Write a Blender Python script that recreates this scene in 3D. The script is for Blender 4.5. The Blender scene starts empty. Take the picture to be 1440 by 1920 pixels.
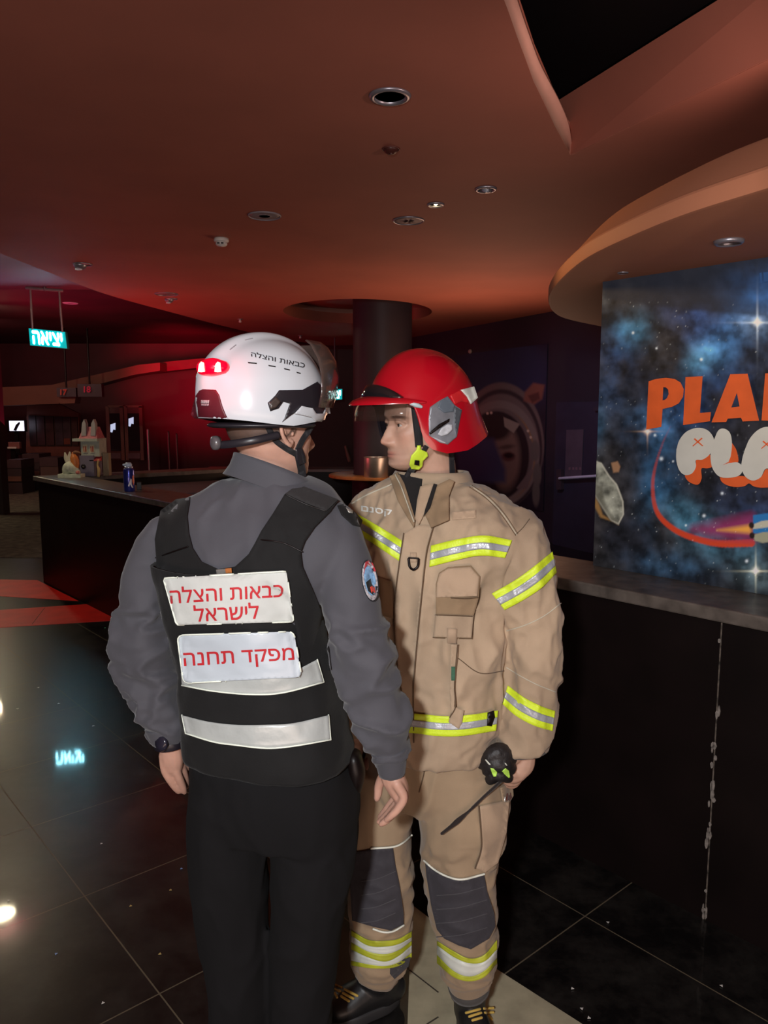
import bpy, bmesh, math, random
import numpy as np
from mathutils import Vector, Matrix
from mathutils.bvhtree import BVHTree

random.seed(7)
SC = bpy.context.scene
COL = SC.collection

# ------------------------------------------------------------------ camera
CAM_H, PITCH, FPX = 1.68, math.radians(7.2), 1442.0
cam_data = bpy.data.cameras.new('camera')
cam_data.sensor_fit = 'VERTICAL'
cam_data.sensor_height = 36.0
cam_data.lens = 36.0 * FPX / 1920.0
cam_data.clip_start = 0.02
cam = bpy.data.objects.new('camera', cam_data)
cam.location = (0, 0, CAM_H)
cam.rotation_euler = (math.pi / 2 - PITCH, 0, 0)
COL.objects.link(cam)
SC.camera = cam

# ------------------------------------------------------------------ world, exposure
world = bpy.data.worlds.new('world')
SC.world = world
world.use_nodes = True
world.node_tree.nodes['Background'].inputs[0].default_value = (1.0, 0.62, 0.5, 1)
world.node_tree.nodes['Background'].inputs[1].default_value = 0.012
SC.view_settings.view_transform = 'Standard'
SC.view_settings.look = 'None'
SC.view_settings.exposure = 0.0
SC.view_settings.gamma = 1.0
SC.view_settings.use_curve_mapping = False
SC.cycles.use_denoising = True
SC.cycles.max_bounces = 6
SC.cycles.sample_clamp_indirect = 3.0

# ------------------------------------------------------------------ lights, mostly washes and fills added to the lobby
def lamp(name, kind, loc, power, color, target=None, **kw):
    d = bpy.data.lights.new(name, kind)
    d.energy = power
    d.color = color
    for k, v in kw.items():
        setattr(d, k, v)
    o = bpy.data.objects.new(name, d)
    o.location = loc
    if target is not None:
        o.rotation_euler = (Vector(target) - Vector(loc)).to_track_quat('-Z', 'Y').to_euler()
    COL.objects.link(o)
    return o

lamp('hand_torch_light', 'AREA', (-0.32, -0.55, 2.0), 54, (0.98, 0.99, 1.0), (0.12, 1.9, 1.05), size=0.12)
lamp('fill_behind', 'AREA', (0.5, -3.0, 0.3), 105, (1.0, 0.70, 0.56), (0.4, 4.5, 3.0), shape='ELLIPSE', size=6.5, size_y=1.4)  # added low fill behind the camera, lifts the ceiling
lamp('warm_wash_right', 'SPOT', (-0.7, 3.5, 2.45), 60, (1.0, 0.60, 0.24), (0.68, 2.75, 2.2), spot_size=0.62, spot_blend=1.0, shadow_soft_size=0.1)  # added spot that yellows the curved end of the soffit
lamp('lip_spot', 'SPOT', (1.6, 2.5, 2.5), 42, (1.0, 0.72, 0.62), (0.72, 3.4, 3.03), spot_size=1.5, spot_blend=0.9, shadow_soft_size=0.05)  # added spot, hidden above the soffit to brighten the slot lip
lamp('warm_wash_ceiling', 'AREA', (1.2, 8.6, 1.25), 34, (1.0, 0.55, 0.35), (0.0, 8.0, 3.0), size=1.6)  # added uplight for the ceiling near the column
lamp('red_wash_back', 'SPOT', (-4.0, 13.5, 2.3), 1700, (1.0, 0.01, 0.06), (-4.7, 20.2, 2.9), spot_size=0.75, spot_blend=1.0, shadow_soft_size=0.3)  # added red spot, imitates the helmet lamp's glow on the back wall
lamp('red_wash_ceiling', 'AREA', (-3.4, 9.2, 1.2), 22, (1.0, 0.10, 0.12), (-2.7, 9.6, 3.0), size=1.2)  # added red light on the ceiling near its curved edge
lamp('red_wash_high', 'AREA', (-6.0, 12.5, 1.6), 34, (1.0, 0.05, 0.16), (-5.0, 13.5, 3.5), size=1.6)  # added to redden the high ceiling
lamp('purple_wash_corridor', 'AREA', (-6.5, 8.6, 2.3), 9, (0.55, 0.12, 0.5), (-6.0, 8.6, 3.15), size=1.2)
lamp('warm_hall_far', 'AREA', (-8.2, 14.5, 3.3), 32, (1.0, 0.48, 0.40), (-9.0, 17.5, 1.0), size=1.2)  # added lamp that brightens the display wall and benches
lamp('cool_wash_door', 'SPOT', (0.9, 7.6, 2.75), 60, (0.62, 0.66, 1.0), (2.35, 10.2, 1.2), spot_size=1.15, spot_blend=0.9, shadow_soft_size=0.15)  # added bluish spot for the door and astronaut wall
lamp('panel_fill', 'SPOT', (0.55, 0.85, 2.1), 17, (1.0, 0.93, 0.82), (1.2, 2.75, 1.6), spot_size=0.95, spot_blend=0.8, shadow_soft_size=0.08)  # added fill that brightens the space panel
lamp('display_spot', 'SPOT', (-3.4, 6.6, 2.9), 30, (1.0, 0.92, 0.85), (-3.45, 8.3, 1.2), spot_size=0.5, spot_blend=0.6, shadow_soft_size=0.03)

# ------------------------------------------------------------------ geometry helpers
C0 = np.array([0.0, 0.0, CAM_H])
CF = np.array([0, math.cos(PITCH), -math.sin(PITCH)])
CU = np.array([0, math.sin(PITCH), math.cos(PITCH)])
CR = np.array([1.0, 0, 0])

def ray(px, py):
    return CF + CR * ((px - 720.0) / FPX) + CU * ((960.0 - py) / FPX)
def atz(px, py, z):
    d = ray(px, py); return C0 + d * ((z - CAM_H) / d[2])
def aty(px, py, Y):
    d = ray(px, py); return C0 + d * (Y / d[1])
def atplane(px, py, p0, n):
    d = ray(px, py); return C0 + d * (np.dot(np.array(p0) - C0, n) / np.dot(d, n))
def proj(V):
    v = np.asarray(V) - C0
    z = v @ CF
    return np.stack([720 + FPX * (v @ CR) / z, 960 - FPX * (v @ CU) / z], -1)

def unit(v):
    v = np.asarray(v, float); return v / (np.linalg.norm(v) + 1e-12)

def catmull(P, t):
    P = np.asarray(P, float); n = len(P)
    t = np.asarray(t) * (n - 1)
    i = np.clip(np.floor(t).astype(int), 0, n - 2); u = (t - i)[:, None]
    p1, p2 = P[i], P[i + 1]
    p0 = np.where((i > 0)[:, None], P[np.maximum(i - 1, 0)], 2 * p1 - p2)
    p3 = np.where((i < n - 2)[:, None], P[np.minimum(i + 2, n - 1)], 2 * p2 - p1)
    return 0.5 * (2 * p1 + (p2 - p0) * u + (2 * p0 - 5 * p1 + 4 * p2 - p3) * u ** 2 + (3 * p1 - p0 - 3 * p2 + p3) * u ** 3)

def resample(P, n):
    P = np.asarray(P, float)
    if P.ndim == 1: P = P[:, None]
    s = np.concatenate([[0], np.cumsum(np.linalg.norm(np.diff(P, axis=0), axis=1))])
    q = np.linspace(0, s[-1], n)
    return np.stack([np.interp(q, s, P[:, k]) for k in range(P.shape[1])], -1)

def spline(P, n):
    return catmull(P, np.linspace(0, 1, n))

def loft(rings, cap=True):
    m = len(rings[0]); V = np.concatenate(rings); F = []
    for r in range(len(rings) - 1):
        for k in range(m):
            F.append((r * m + k, r * m + (k + 1) % m, (r + 1) * m + (k + 1) % m, (r + 1) * m + k))
    if cap:
        b = len(V)
        V = np.concatenate([V, [rings[0].mean(0), rings[-1].mean(0)]])
        e = (len(rings) - 1) * m
        for k in range(m):
            F.append((b, (k + 1) % m, k))
            F.append((b + 1, e + k, e + (k + 1) % m))
    return V, F

def tube(pts, rad, n=16, sub=6, ref=None, flat=False, smooth=True):
    """a limb, cord or rod along pts; rad is a radius or (side, depth) per point"""
    pts = np.asarray(pts, float)
    rad = np.asarray([(r, r) if np.isscalar(r) else r for r in (rad if not np.isscalar(rad) else [rad] * len(pts))], float)
    if smooth and len(pts) > 2:
        t = np.linspace(0, 1, (len(pts) - 1) * sub + 1)
        P = catmull(pts, t); Rr = catmull(rad, t)
    else:
        P, Rr = pts, rad
    T = np.gradient(P, axis=0); T /= np.linalg.norm(T, axis=1)[:, None] + 1e-12
    a = np.array(ref, float) if ref is not None else (np.array([1., 0, 0]) if abs(T[0][0]) < 0.8 else np.array([0, 1., 0]))
    rings = []
    ang = np.linspace(0, 2 * math.pi, n, endpoint=False)
    for i in range(len(P)):
        a = a - T[i] * np.dot(a, T[i]); a = unit(a)
        b = np.cross(T[i], a)
        rings.append(P[i] + np.outer(np.cos(ang), a) * Rr[i][0] + np.outer(np.sin(ang), b) * Rr[i][1])
        if ref is not None: a = np.array(ref, float)
    if not flat:
        def capr(c, ring, d, r):
            return [c + (ring - c) * math.cos(q) + d * r * math.sin(q) for q in (0.5, 1.0, 1.35)]
        h = capr(P[0], rings[0], -T[0], min(Rr[0])); tl = capr(P[-1], rings[-1], T[-1], min(Rr[-1]))
        rings = h[::-1] + rings + tl
    return loft(rings)

def box(c, s, rot=0.0):
    x, y, z = np.array(s) / 2.0
    V = np.array([(-x, -y, -z), (x, -y, -z), (x, y, -z), (-x, y, -z), (-x, -y, z), (x, -y, z), (x, y, z), (-x, y, z)])
    cs, sn = math.cos(rot), math.sin(rot)
    V = np.stack([V[:, 0] * cs - V[:, 1] * sn, V[:, 0] * sn + V[:, 1] * cs, V[:, 2]], -1) + np.array(c)
    return V, [(0, 3, 2, 1), (4, 5, 6, 7), (0, 1, 5, 4), (1, 2, 6, 5), (2, 3, 7, 6), (3, 0, 4, 7)]

def prism(poly, z0, z1):
    n = len(poly)
    V = np.array([(p[0], p[1], z0) for p in poly] + [(p[0], p[1], z1) for p in poly], float)
    F = [tuple(range(n))[::-1], tuple(range(n, 2 * n))] + [(k, (k + 1) % n, n + (k + 1) % n, n + k) for k in range(n)]
    return V, F

def lathe(prof, c=(0, 0, 0), n=32, axis=None):
    ang = np.linspace(0, 2 * math.pi, n, endpoint=False)
    rings = [np.stack([r * np.cos(ang), r * np.sin(ang), np.full(n, z)], -1) for r, z in prof]
    V, F = loft(rings)
    if axis is not None:
        q = Vector((0, 0, 1)).rotation_difference(Vector(axis)).to_matrix()
        V = V @ np.array(q).T
    return V + np.array(c), F

def join(*parts):
    Vs, Fs, o = [], [], 0
    for V, F in parts:
        Vs.append(np.asarray(V, float)); Fs += [tuple(int(i) + o for i in f) for f in F]; o += len(V)
    return np.concatenate(Vs), Fs

def slab(P, th, n):
    """quad P (4,3) given thickness th along -n"""
    P = np.array(P, float); Q = P - np.array(n) * th
    V = np.concatenate([P, Q])
    return V, [(0, 1, 2, 3), (7, 6, 5, 4), (0, 4, 5, 1), (1, 5, 6, 2), (2, 6, 7, 3), (3, 7, 4, 0)]

# noise for cloth folds ------------------------------------------------
_rng = np.random.RandomState(3)
_perm = _rng.permutation(256); _perm = np.concatenate([_perm, _perm, _perm])
_grad = _rng.normal(size=(256, 3)); _grad /= np.linalg.norm(_grad, axis=1)[:, None]
def pnoise(P):
    P = np.asarray(P, float); i = np.floor(P).astype(int); f = P - i; i &= 255
    u = f * f * f * (f * (f * 6 - 15) + 10)
    out = 0
    for dx in (0, 1):
        for dy in (0, 1):
            for dz in (0, 1):
                h = _perm[_perm[_perm[(i[:, 0] + dx) & 255] + ((i[:, 1] + dy) & 255)] + ((i[:, 2] + dz) & 255)]
                g = (_grad[h] * (f - np.array([dx, dy, dz]))).sum(1)
                w = (u[:, 0] if dx else 1 - u[:, 0]) * (u[:, 1] if dy else 1 - u[:, 1]) * (u[:, 2] if dz else 1 - u[:, 2])
                out = out + w * g
    return out * 1.5
def fbm(P, o=4):
    s, a = 0, 1.0
    for k in range(o):
        s = s + a * pnoise(np.asarray(P) * 2.0 ** k + 17.3 * k); a *= 0.5
    return s

# mesh / object helpers -------------------------------------------------
ORG = {}
def new_obj(name, me, parent=None, origin=None):
    o = bpy.data.objects.new(name, me); COL.objects.link(o)
    if parent is not None:
        o.parent = parent; ORG[o.name] = ORG[parent.name]
    else:
        o.location = origin; ORG[o.name] = np.array(origin, float)
    return o

def mk(name, VF, mat, parent=None, smooth=True, origin=None, mats=None, angle=None):
    V, F = VF
    V = np.asarray(V, float)
    if parent is not None: origin = ORG[parent.name]
    elif origin is None:
        origin = np.array([(V[:, 0].min() + V[:, 0].max()) / 2, (V[:, 1].min() + V[:, 1].max()) / 2, V[:, 2].min()])
    me = bpy.data.meshes.new(name)
    Fl = F.tolist() if isinstance(F, np.ndarray) else F
    me.from_pydata((V - origin).tolist(), [], Fl)
    if not isinstance(F, np.ndarray):
        bm = bmesh.new(); bm.from_mesh(me); bmesh.ops.recalc_face_normals(bm, faces=bm.faces); bm.to_mesh(me); bm.free()
    me.materials.append(mat)
    for m in (mats or []): me.materials.append(m)
    if smooth:
        me.polygons.foreach_set('use_smooth', [True] * len(me.polygons))
        if angle is not None: me.set_sharp_from_angle(angle=math.radians(angle))
    me.update()
    return new_obj(name, me, parent, origin)

def bevel(o, w=0.004, seg=2):
    m = o.modifiers.new('edge', 'BEVEL'); m.width = w; m.segments = seg; m.limit_method = 'ANGLE'; m.angle_limit = math.radians(35)
    return o

def tag(o, label=None, cat=None, group=None, kind=None):
    if label: o['label'] = label
    if cat: o['category'] = cat
    if group: o['group'] = group
    if kind: o['kind'] = kind
    return o
def struct(o, label=None, cat=None):
    return tag(o, label, cat, None, 'structure')

def thing(name, label, cat, loc, group=None):
    o = bpy.data.objects.new(name, None); COL.objects.link(o)
    o.location = loc; o.empty_display_size = 0.1
    ORG[o.name] = np.array(loc, float)
    return tag(o, label, cat, group)

def vox(shells, size, smooth=3, fac=0.5):
    V, F = join(*shells)
    me = bpy.data.meshes.new('tmp'); me.from_pydata(V.tolist(), [], F)
    bm = bmesh.new(); bm.from_mesh(me); bmesh.ops.recalc_face_normals(bm, faces=bm.faces); bm.to_mesh(me); bm.free()
    o = bpy.data.objects.new('tmp', me); COL.objects.link(o)
    r = o.modifiers.new('r', 'REMESH'); r.mode = 'VOXEL'; r.voxel_size = size
    if smooth:
        s = o.modifiers.new('s', 'SMOOTH'); s.iterations = smooth; s.factor = fac
    dg = bpy.context.evaluated_depsgraph_get(); dg.update()
    ev = bpy.data.meshes.new_from_object(o.evaluated_get(dg))
    n = len(ev.vertices); Vo = np.empty(n * 3); ev.vertices.foreach_get('co', Vo)
    Li = np.empty(len(ev.loops), int); ev.loops.foreach_get('vertex_index', Li)
    bpy.data.objects.remove(o); bpy.data.meshes.remove(me); bpy.data.meshes.remove(ev)
    return Vo.reshape(-1, 3), Li.reshape(-1, 4)

def normals(V, F):
    a = V[F[:, 2]] - V[F[:, 0]]; b = V[F[:, 3]] - V[F[:, 1]]
    fn = np.cross(a, b); N = np.zeros_like(V)
    for k in range(4): np.add.at(N, F[:, k], fn)
    return N / (np.linalg.norm(N, axis=1)[:, None] + 1e-12)

def bvh_of(VF):
    V, F = VF
    return BVHTree.FromPolygons(np.asarray(V).tolist(), F.tolist() if isinstance(F, np.ndarray) else F)

def cast(bvh, px, py, Yf=None):
    """distance along the sight line to the cloth under a point of the photograph"""
    d = unit(ray(px, py))
    h = bvh.ray_cast(Vector(C0), Vector(d))
    if h[0] is not None: return h[3]
    Y = Yf if Yf else 2.0
    q = C0 + d * (Y / d[1])
    nn = bvh.find_nearest(Vector(q))
    return float(np.dot(np.array(nn[0]) - C0, d))

def pix_grid(bvh, top, bot, nx=40, ny=6, off=0.003, th=0.004, relax=6, Yf=None):
    """a strip lying on a surface between two edges traced in the photograph"""
    T, B = resample(spline(top, 60) if len(top) > 2 else top, nx), resample(spline(bot, 60) if len(bot) > 2 else bot, nx)
    G = np.array([[T[i] * (1 - j / (ny - 1)) + B[i] * (j / (ny - 1)) for i in range(nx)] for j in range(ny)])
    D = np.array([[cast(bvh, *G[j, i], Yf) for i in range(nx)] for j in range(ny)])
    S = D.copy()
    for _ in range(relax):
        q = np.pad(S, 1, mode='edge'); S = (q[:-2, 1:-1] + q[2:, 1:-1] + q[1:-1, :-2] + q[1:-1, 2:]) / 4
        S = np.minimum(S, D + 0.002)
    S = np.minimum(S, D) - off
    dirs = np.array([[unit(ray(*G[j, i])) for i in range(nx)] for j in range(ny)])
    Fv = C0 + dirs * S[..., None]; Bv = C0 + dirs * (S + th)[..., None]
    V = np.concatenate([Fv.reshape(-1, 3), Bv.reshape(-1, 3)]); n = nx * ny; F = []
    ix = lambda j, i: j * nx + i
    for j in range(ny - 1):
        for i in range(nx - 1):
            a, b, c, d = ix(j, i), ix(j, i + 1), ix(j + 1, i + 1), ix(j + 1, i)
            F += [(a, d, c, b), (a + n, b + n, c + n, d + n)]
    rim = [ix(0, i) for i in range(nx)] + [ix(j, nx - 1) for j in range(1, ny)] + [ix(ny - 1, i) for i in range(nx - 2, -1, -1)] + [ix(j, 0) for j in range(ny - 2, 0, -1)]
    for k in range(len(rim)):
        a, b = rim[k], rim[(k + 1) % len(rim)]
        F.append((a, b, b + n, a + n))
    return V, F

def dense(V2, F, L):
    """cut flat faces until no edge is longer than L"""
    bm = bmesh.new(); vs = [bm.verts.new((p[0], p[1], 0)) for p in V2]
    for f in F:
        try: bm.faces.new([vs[i] for i in f])
        except ValueError: pass
    bmesh.ops.remove_doubles(bm, verts=bm.verts, dist=1e-5)
    bmesh.ops.triangulate(bm, faces=bm.faces)
    for _ in range(7):
        E = [e for e in bm.edges if e.calc_length() > L]
        if not E: break
        bmesh.ops.subdivide_edges(bm, edges=E, cuts=1)
        bmesh.ops.triangulate(bm, faces=bm.faces)
    bm.verts.ensure_lookup_table(); bm.verts.index_update()
    W = np.array([v.co[:2] for v in bm.verts]); G = [tuple(v.index for v in f.verts) for f in bm.faces]
    bm.free()
    return W, G

def drape(bvh, V2, F, off=0.003, th=0.003, Yf=None, relax=0):
    """lay a flat shape (photograph coordinates) on a surface, with thickness"""
    D = np.array([cast(bvh, p[0], p[1], Yf) for p in V2])
    if relax:
        nb = [set() for _ in V2]
        for f in F:
            for i in f: nb[i].update(f)
        nb = [np.array(list(s)) for s in nb]
        S = D.copy()
        for _ in range(relax): S = np.array([S[s].mean() if len(s) else S[i] for i, s in enumerate(nb)])
        D = np.minimum(S, D)
    D = D - off
    dirs = np.array([unit(ray(*p)) for p in V2])
    n = len(V2)
    V = np.concatenate([C0 + dirs * D[:, None], C0 + dirs * (D + th)[:, None]])
    cnt = {}
    for f in F:
        for k in range(len(f)):
            a, b = f[k], f[(k + 1) % len(f)]
            cnt.setdefault((min(a, b), max(a, b)), []).append((a, b))
    G = [tuple(f) for f in F] + [tuple(i + n for i in reversed(f)) for f in F]
    G += [(e[0][1], e[0][0], e[0][0] + n, e[0][1] + n) for e in cnt.values() if len(e) == 1]
    return V, G

def pix_poly(bvh, poly, off=0.003, th=0.004, L=9, curve=False, Yf=None, relax=0):
    P = [tuple(p) for p in poly]
    if curve:
        P = [tuple(p) for p in catmull(np.array(P + [P[0]]), np.linspace(0, 1, len(P) * 5 + 1))[:-1]]
    V2, F = dense(P, [tuple(range(len(P)))], L)
    return drape(bvh, V2, F, off, th, Yf, relax)

def pix_line(bvh, pts, r=0.0015, off=0.0, n=40, Yf=None, m=8, straight=False):
    P = resample(spline(pts, 80) if len(pts) > 2 and not straight else pts, n)
    W = np.array([C0 + unit(ray(*p)) * (cast(bvh, p[0], p[1], Yf) - off) for p in P])
    return tube(W, [r] * n, n=m, smooth=False)

def flat_text(s, bold=0.0):
    """outlines of a word, each stroke filled on its own so that overlapping strokes stay solid"""
    from mathutils.geometry import interpolate_bezier, tessellate_polygon
    c = bpy.data.curves.new('txt', 'FONT'); c.body = s
    o = bpy.data.objects.new('txt', c); COL.objects.link(o)
    dg = bpy.context.evaluated_depsgraph_get(); dg.update()
    outs, holes = [], []
    for sp in o.to_curve(dg).splines:
        bp = sp.bezier_points; P = []
        for k in range(len(bp)):
            p, q = bp[k], bp[(k + 1) % len(bp)]
            pts = interpolate_bezier(p.co, p.handle_right, q.handle_left, q.co, 6)
            d = (q.co - p.co).length
            line = (p.handle_right - p.co).length < 1e-5 and (q.handle_left - q.co).length < 1e-5
            P += [tuple(v[:2]) for v in (pts[:1] if line or d < 1e-6 else pts[:-1])]
        P = np.array(P)
        A = 0.5 * np.sum(P[:, 0] * np.roll(P[:, 1], -1) - P[:, 1] * np.roll(P[:, 0], -1))
        outs.append((A, P))
    o.to_curve_clear(); bpy.data.objects.remove(o)
    sg = np.sign(max(outs, key=lambda q: abs(q[0]))[0])
    holes = [P for A, P in outs if A * sg < 0]; outs = [P for A, P in outs if A * sg > 0]
    V, F = [], []
    for P in outs:
        hs = [h for h in holes if P[:, 0].min() <= h[0, 0] <= P[:, 0].max() and P[:, 1].min() <= h[0, 1] <= P[:, 1].max()]
        loops = [P] + hs; base = len(V)
        for l in loops: V += [tuple(p) for p in l]
        for t in tessellate_polygon([[Vector((p[0], p[1], 0)) for p in l] for l in loops]): F.append(tuple(base + i for i in t))
    V = np.array(V); V = V - V.min(0)
    if bold:
        n = len(V)
        F = [tuple(i + k * n for i in f) for k in range(4) for f in F]
        V = np.concatenate([V + np.array([dx, dy]) * bold for dx, dy in ((0, 0), (1, 0), (0.5, 0.6), (0.5, -0.6))]); V -= V.min(0)
    return V / V.max(0), F

def bil(q, uv):
    """q: top-left, top-right, bottom-right, bottom-left; uv with v up"""
    q = np.array(q, float); u, v = uv[:, :1], uv[:, 1:]
    return q[0] * (1 - u) * v + q[1] * u * v + q[2] * u * (1 - v) + q[3] * (1 - u) * (1 - v)

def pix_text(bvh, s, quad, off=0.006, th=0.002, bold=0.02, L=5, Yf=None):
    V, F = flat_text(s, bold)
    out = []; per = len(V) // (4 if bold else 1)
    for k in range(4 if bold else 1):
        Fk = [tuple(i - k * per for i in f) for f in F if k * per <= f[0] < (k + 1) * per]
        V2, F2 = dense(bil(quad, V[k * per:(k + 1) * per]), Fk, L)
        out.append(drape(bvh, V2, F2, off + 0.0001 * k, th, Yf))
    return join(*out)

# ------------------------------------------------------------------ materials
MATS = {}
def mat(name, col, rough=0.6, metal=0.0, spec=0.5, var=0.12, vs=6.0, bump=0.0, bs=60.0, emit=None, es=1.0, alpha=None, trans=0.0, coat=0.0, sheen=0.0, sss=0.0, second=None, det=5.0):
    m = bpy.data.materials.new(name); m.use_nodes = True
    nt = m.node_tree; N = nt.nodes; Lk = nt.links; b = N['Principled BSDF']
    tc = N.new('ShaderNodeTexCoord')
    no = N.new('ShaderNodeTexNoise'); no.inputs['Scale'].default_value = vs; no.inputs['Detail'].default_value = det
    Lk.new(tc.outputs['Object'], no.inputs['Vector'])
    rp = N.new('ShaderNodeValToRGB')
    c1 = [c * (1 - var) for c in col]; c2 = [min(1, c * (1 + var)) for c in (second or col)]
    rp.color_ramp.elements[0].position = 0.3; rp.color_ramp.elements[1].position = 0.7
    rp.color_ramp.elements[0].color = (*c1, 1); rp.color_ramp.elements[1].color = (*c2, 1)
    Lk.new(no.outputs['Fac'], rp.inputs['Fac']); Lk.new(rp.outputs['Color'], b.inputs['Base Color'])
    b.inputs['Roughness'].default_value = rough; b.inputs['Metallic'].default_value = metal
    b.inputs['Specular IOR Level'].default_value = spec
    b.inputs['Coat Weight'].default_value = coat; b.inputs['Sheen Weight'].default_value = sheen
    b.inputs['Transmission Weight'].default_value = trans
    if sss:
        b.inputs['Subsurface Weight'].default_value = sss; b.inputs['Subsurface Radius'].default_value = (0.01, 0.004, 0.002); b.inputs['Subsurface Scale'].default_value = 1.0
    if alpha is not None: b.inputs['Alpha'].default_value = alpha
    if bump:
        n2 = N.new('ShaderNodeTexNoise'); n2.inputs['Scale'].default_value = bs; n2.inputs['Detail'].default_value = 3
        Lk.new(tc.outputs['Object'], n2.inputs['Vector'])
        bp = N.new('ShaderNodeBump'); bp.inputs['Strength'].default_value = bump; bp.inputs['Distance'].default_value = 0.01
        Lk.new(n2.outputs['Fac'], bp.inputs['Height']); Lk.new(bp.outputs['Normal'], b.inputs['Normal'])
    if emit is not None:
        b.inputs['Emission Color'].default_value = (*emit, 1); b.inputs['Emission Strength'].default_value = es
    MATS[name] = m
    return m

def srgb(r, g, b):
    f = lambda c: (c / 255 / 12.92) if c / 255 <= 0.04045 else ((c / 255 + 0.055) / 1.055) ** 2.4
    return (f(r), f(g), f(b))

def painted(name, VF, cols, mat_, **kw):
    """mesh whose paint colours are stored per vertex"""
    o = mk(name, VF, mat_, **kw)
    ca = o.data.color_attributes.new('paint', 'FLOAT_COLOR', 'POINT')
    ca.data.foreach_set('color', np.concatenate([cols, np.ones((len(cols), 1))], 1).astype(np.float32).ravel())
    return o

def paint_mat(name, rough=0.5, spec=0.4):
    m = bpy.data.materials.new(name); m.use_nodes = True
    nt = m.node_tree; b = nt.nodes['Principled BSDF']
    a = nt.nodes.new('ShaderNodeVertexColor'); a.layer_name = 'paint'
    tc = nt.nodes.new('ShaderNodeTexCoord'); no = nt.nodes.new('ShaderNodeTexNoise'); no.inputs['Scale'].default_value = 90
    nt.links.new(tc.outputs['Object'], no.inputs['Vector'])
    bp = nt.nodes.new('ShaderNodeBump'); bp.inputs['Strength'].default_value = 0.06; bp.inputs['Distance'].default_value = 0.01
    nt.links.new(no.outputs['Fac'], bp.inputs['Height']); nt.links.new(bp.outputs['Normal'], b.inputs['Normal'])
    nt.links.new(a.outputs['Color'], b.inputs['Base Color'])
    b.inputs['Roughness'].default_value = rough; b.inputs['Specular IOR Level'].default_value = spec
    return m
# ================================================================== THE SETTING
E1 = np.array([0.653, -0.757, 0]); E2 = np.array([0.757, 0.653, 0]); UP = np.array([0, 0, 1.0])
def grid_pt(a, b, z=0.0): return E1 * a + E2 * b + UP * z

M_CEIL = mat('ceiling_paint', (0.34, 0.105, 0.068), 0.75, var=0.10, vs=1.3, bump=0.05, bs=25)
M_CEIL2 = mat('soffit_paint', (0.42, 0.16, 0.085), 0.7, var=0.08, vs=1.5, bump=0.05, bs=25)
M_LIP = mat('lip_paint', (0.62, 0.33, 0.26), 0.6, var=0.05)
M_VOID = mat('void_black', (0.0022, 0.0015, 0.002), 0.95, spec=0.05)
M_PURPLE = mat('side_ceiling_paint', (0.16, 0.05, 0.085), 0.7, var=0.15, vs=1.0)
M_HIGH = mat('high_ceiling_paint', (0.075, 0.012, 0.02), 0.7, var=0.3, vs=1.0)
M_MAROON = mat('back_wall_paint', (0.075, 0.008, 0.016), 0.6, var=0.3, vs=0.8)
M_BEAM = mat('beam_brown', (0.12, 0.04, 0.022), 0.7, var=0.15, vs=1.2)
M_NAVY = mat('dark_navy_paint', (0.024, 0.019, 0.030), 0.55, var=0.12, vs=2)
M_CARPET = mat('carpet_grey', (0.085, 0.07, 0.055), 0.95, var=0.6, vs=9, bump=0.4, bs=160)

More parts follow.
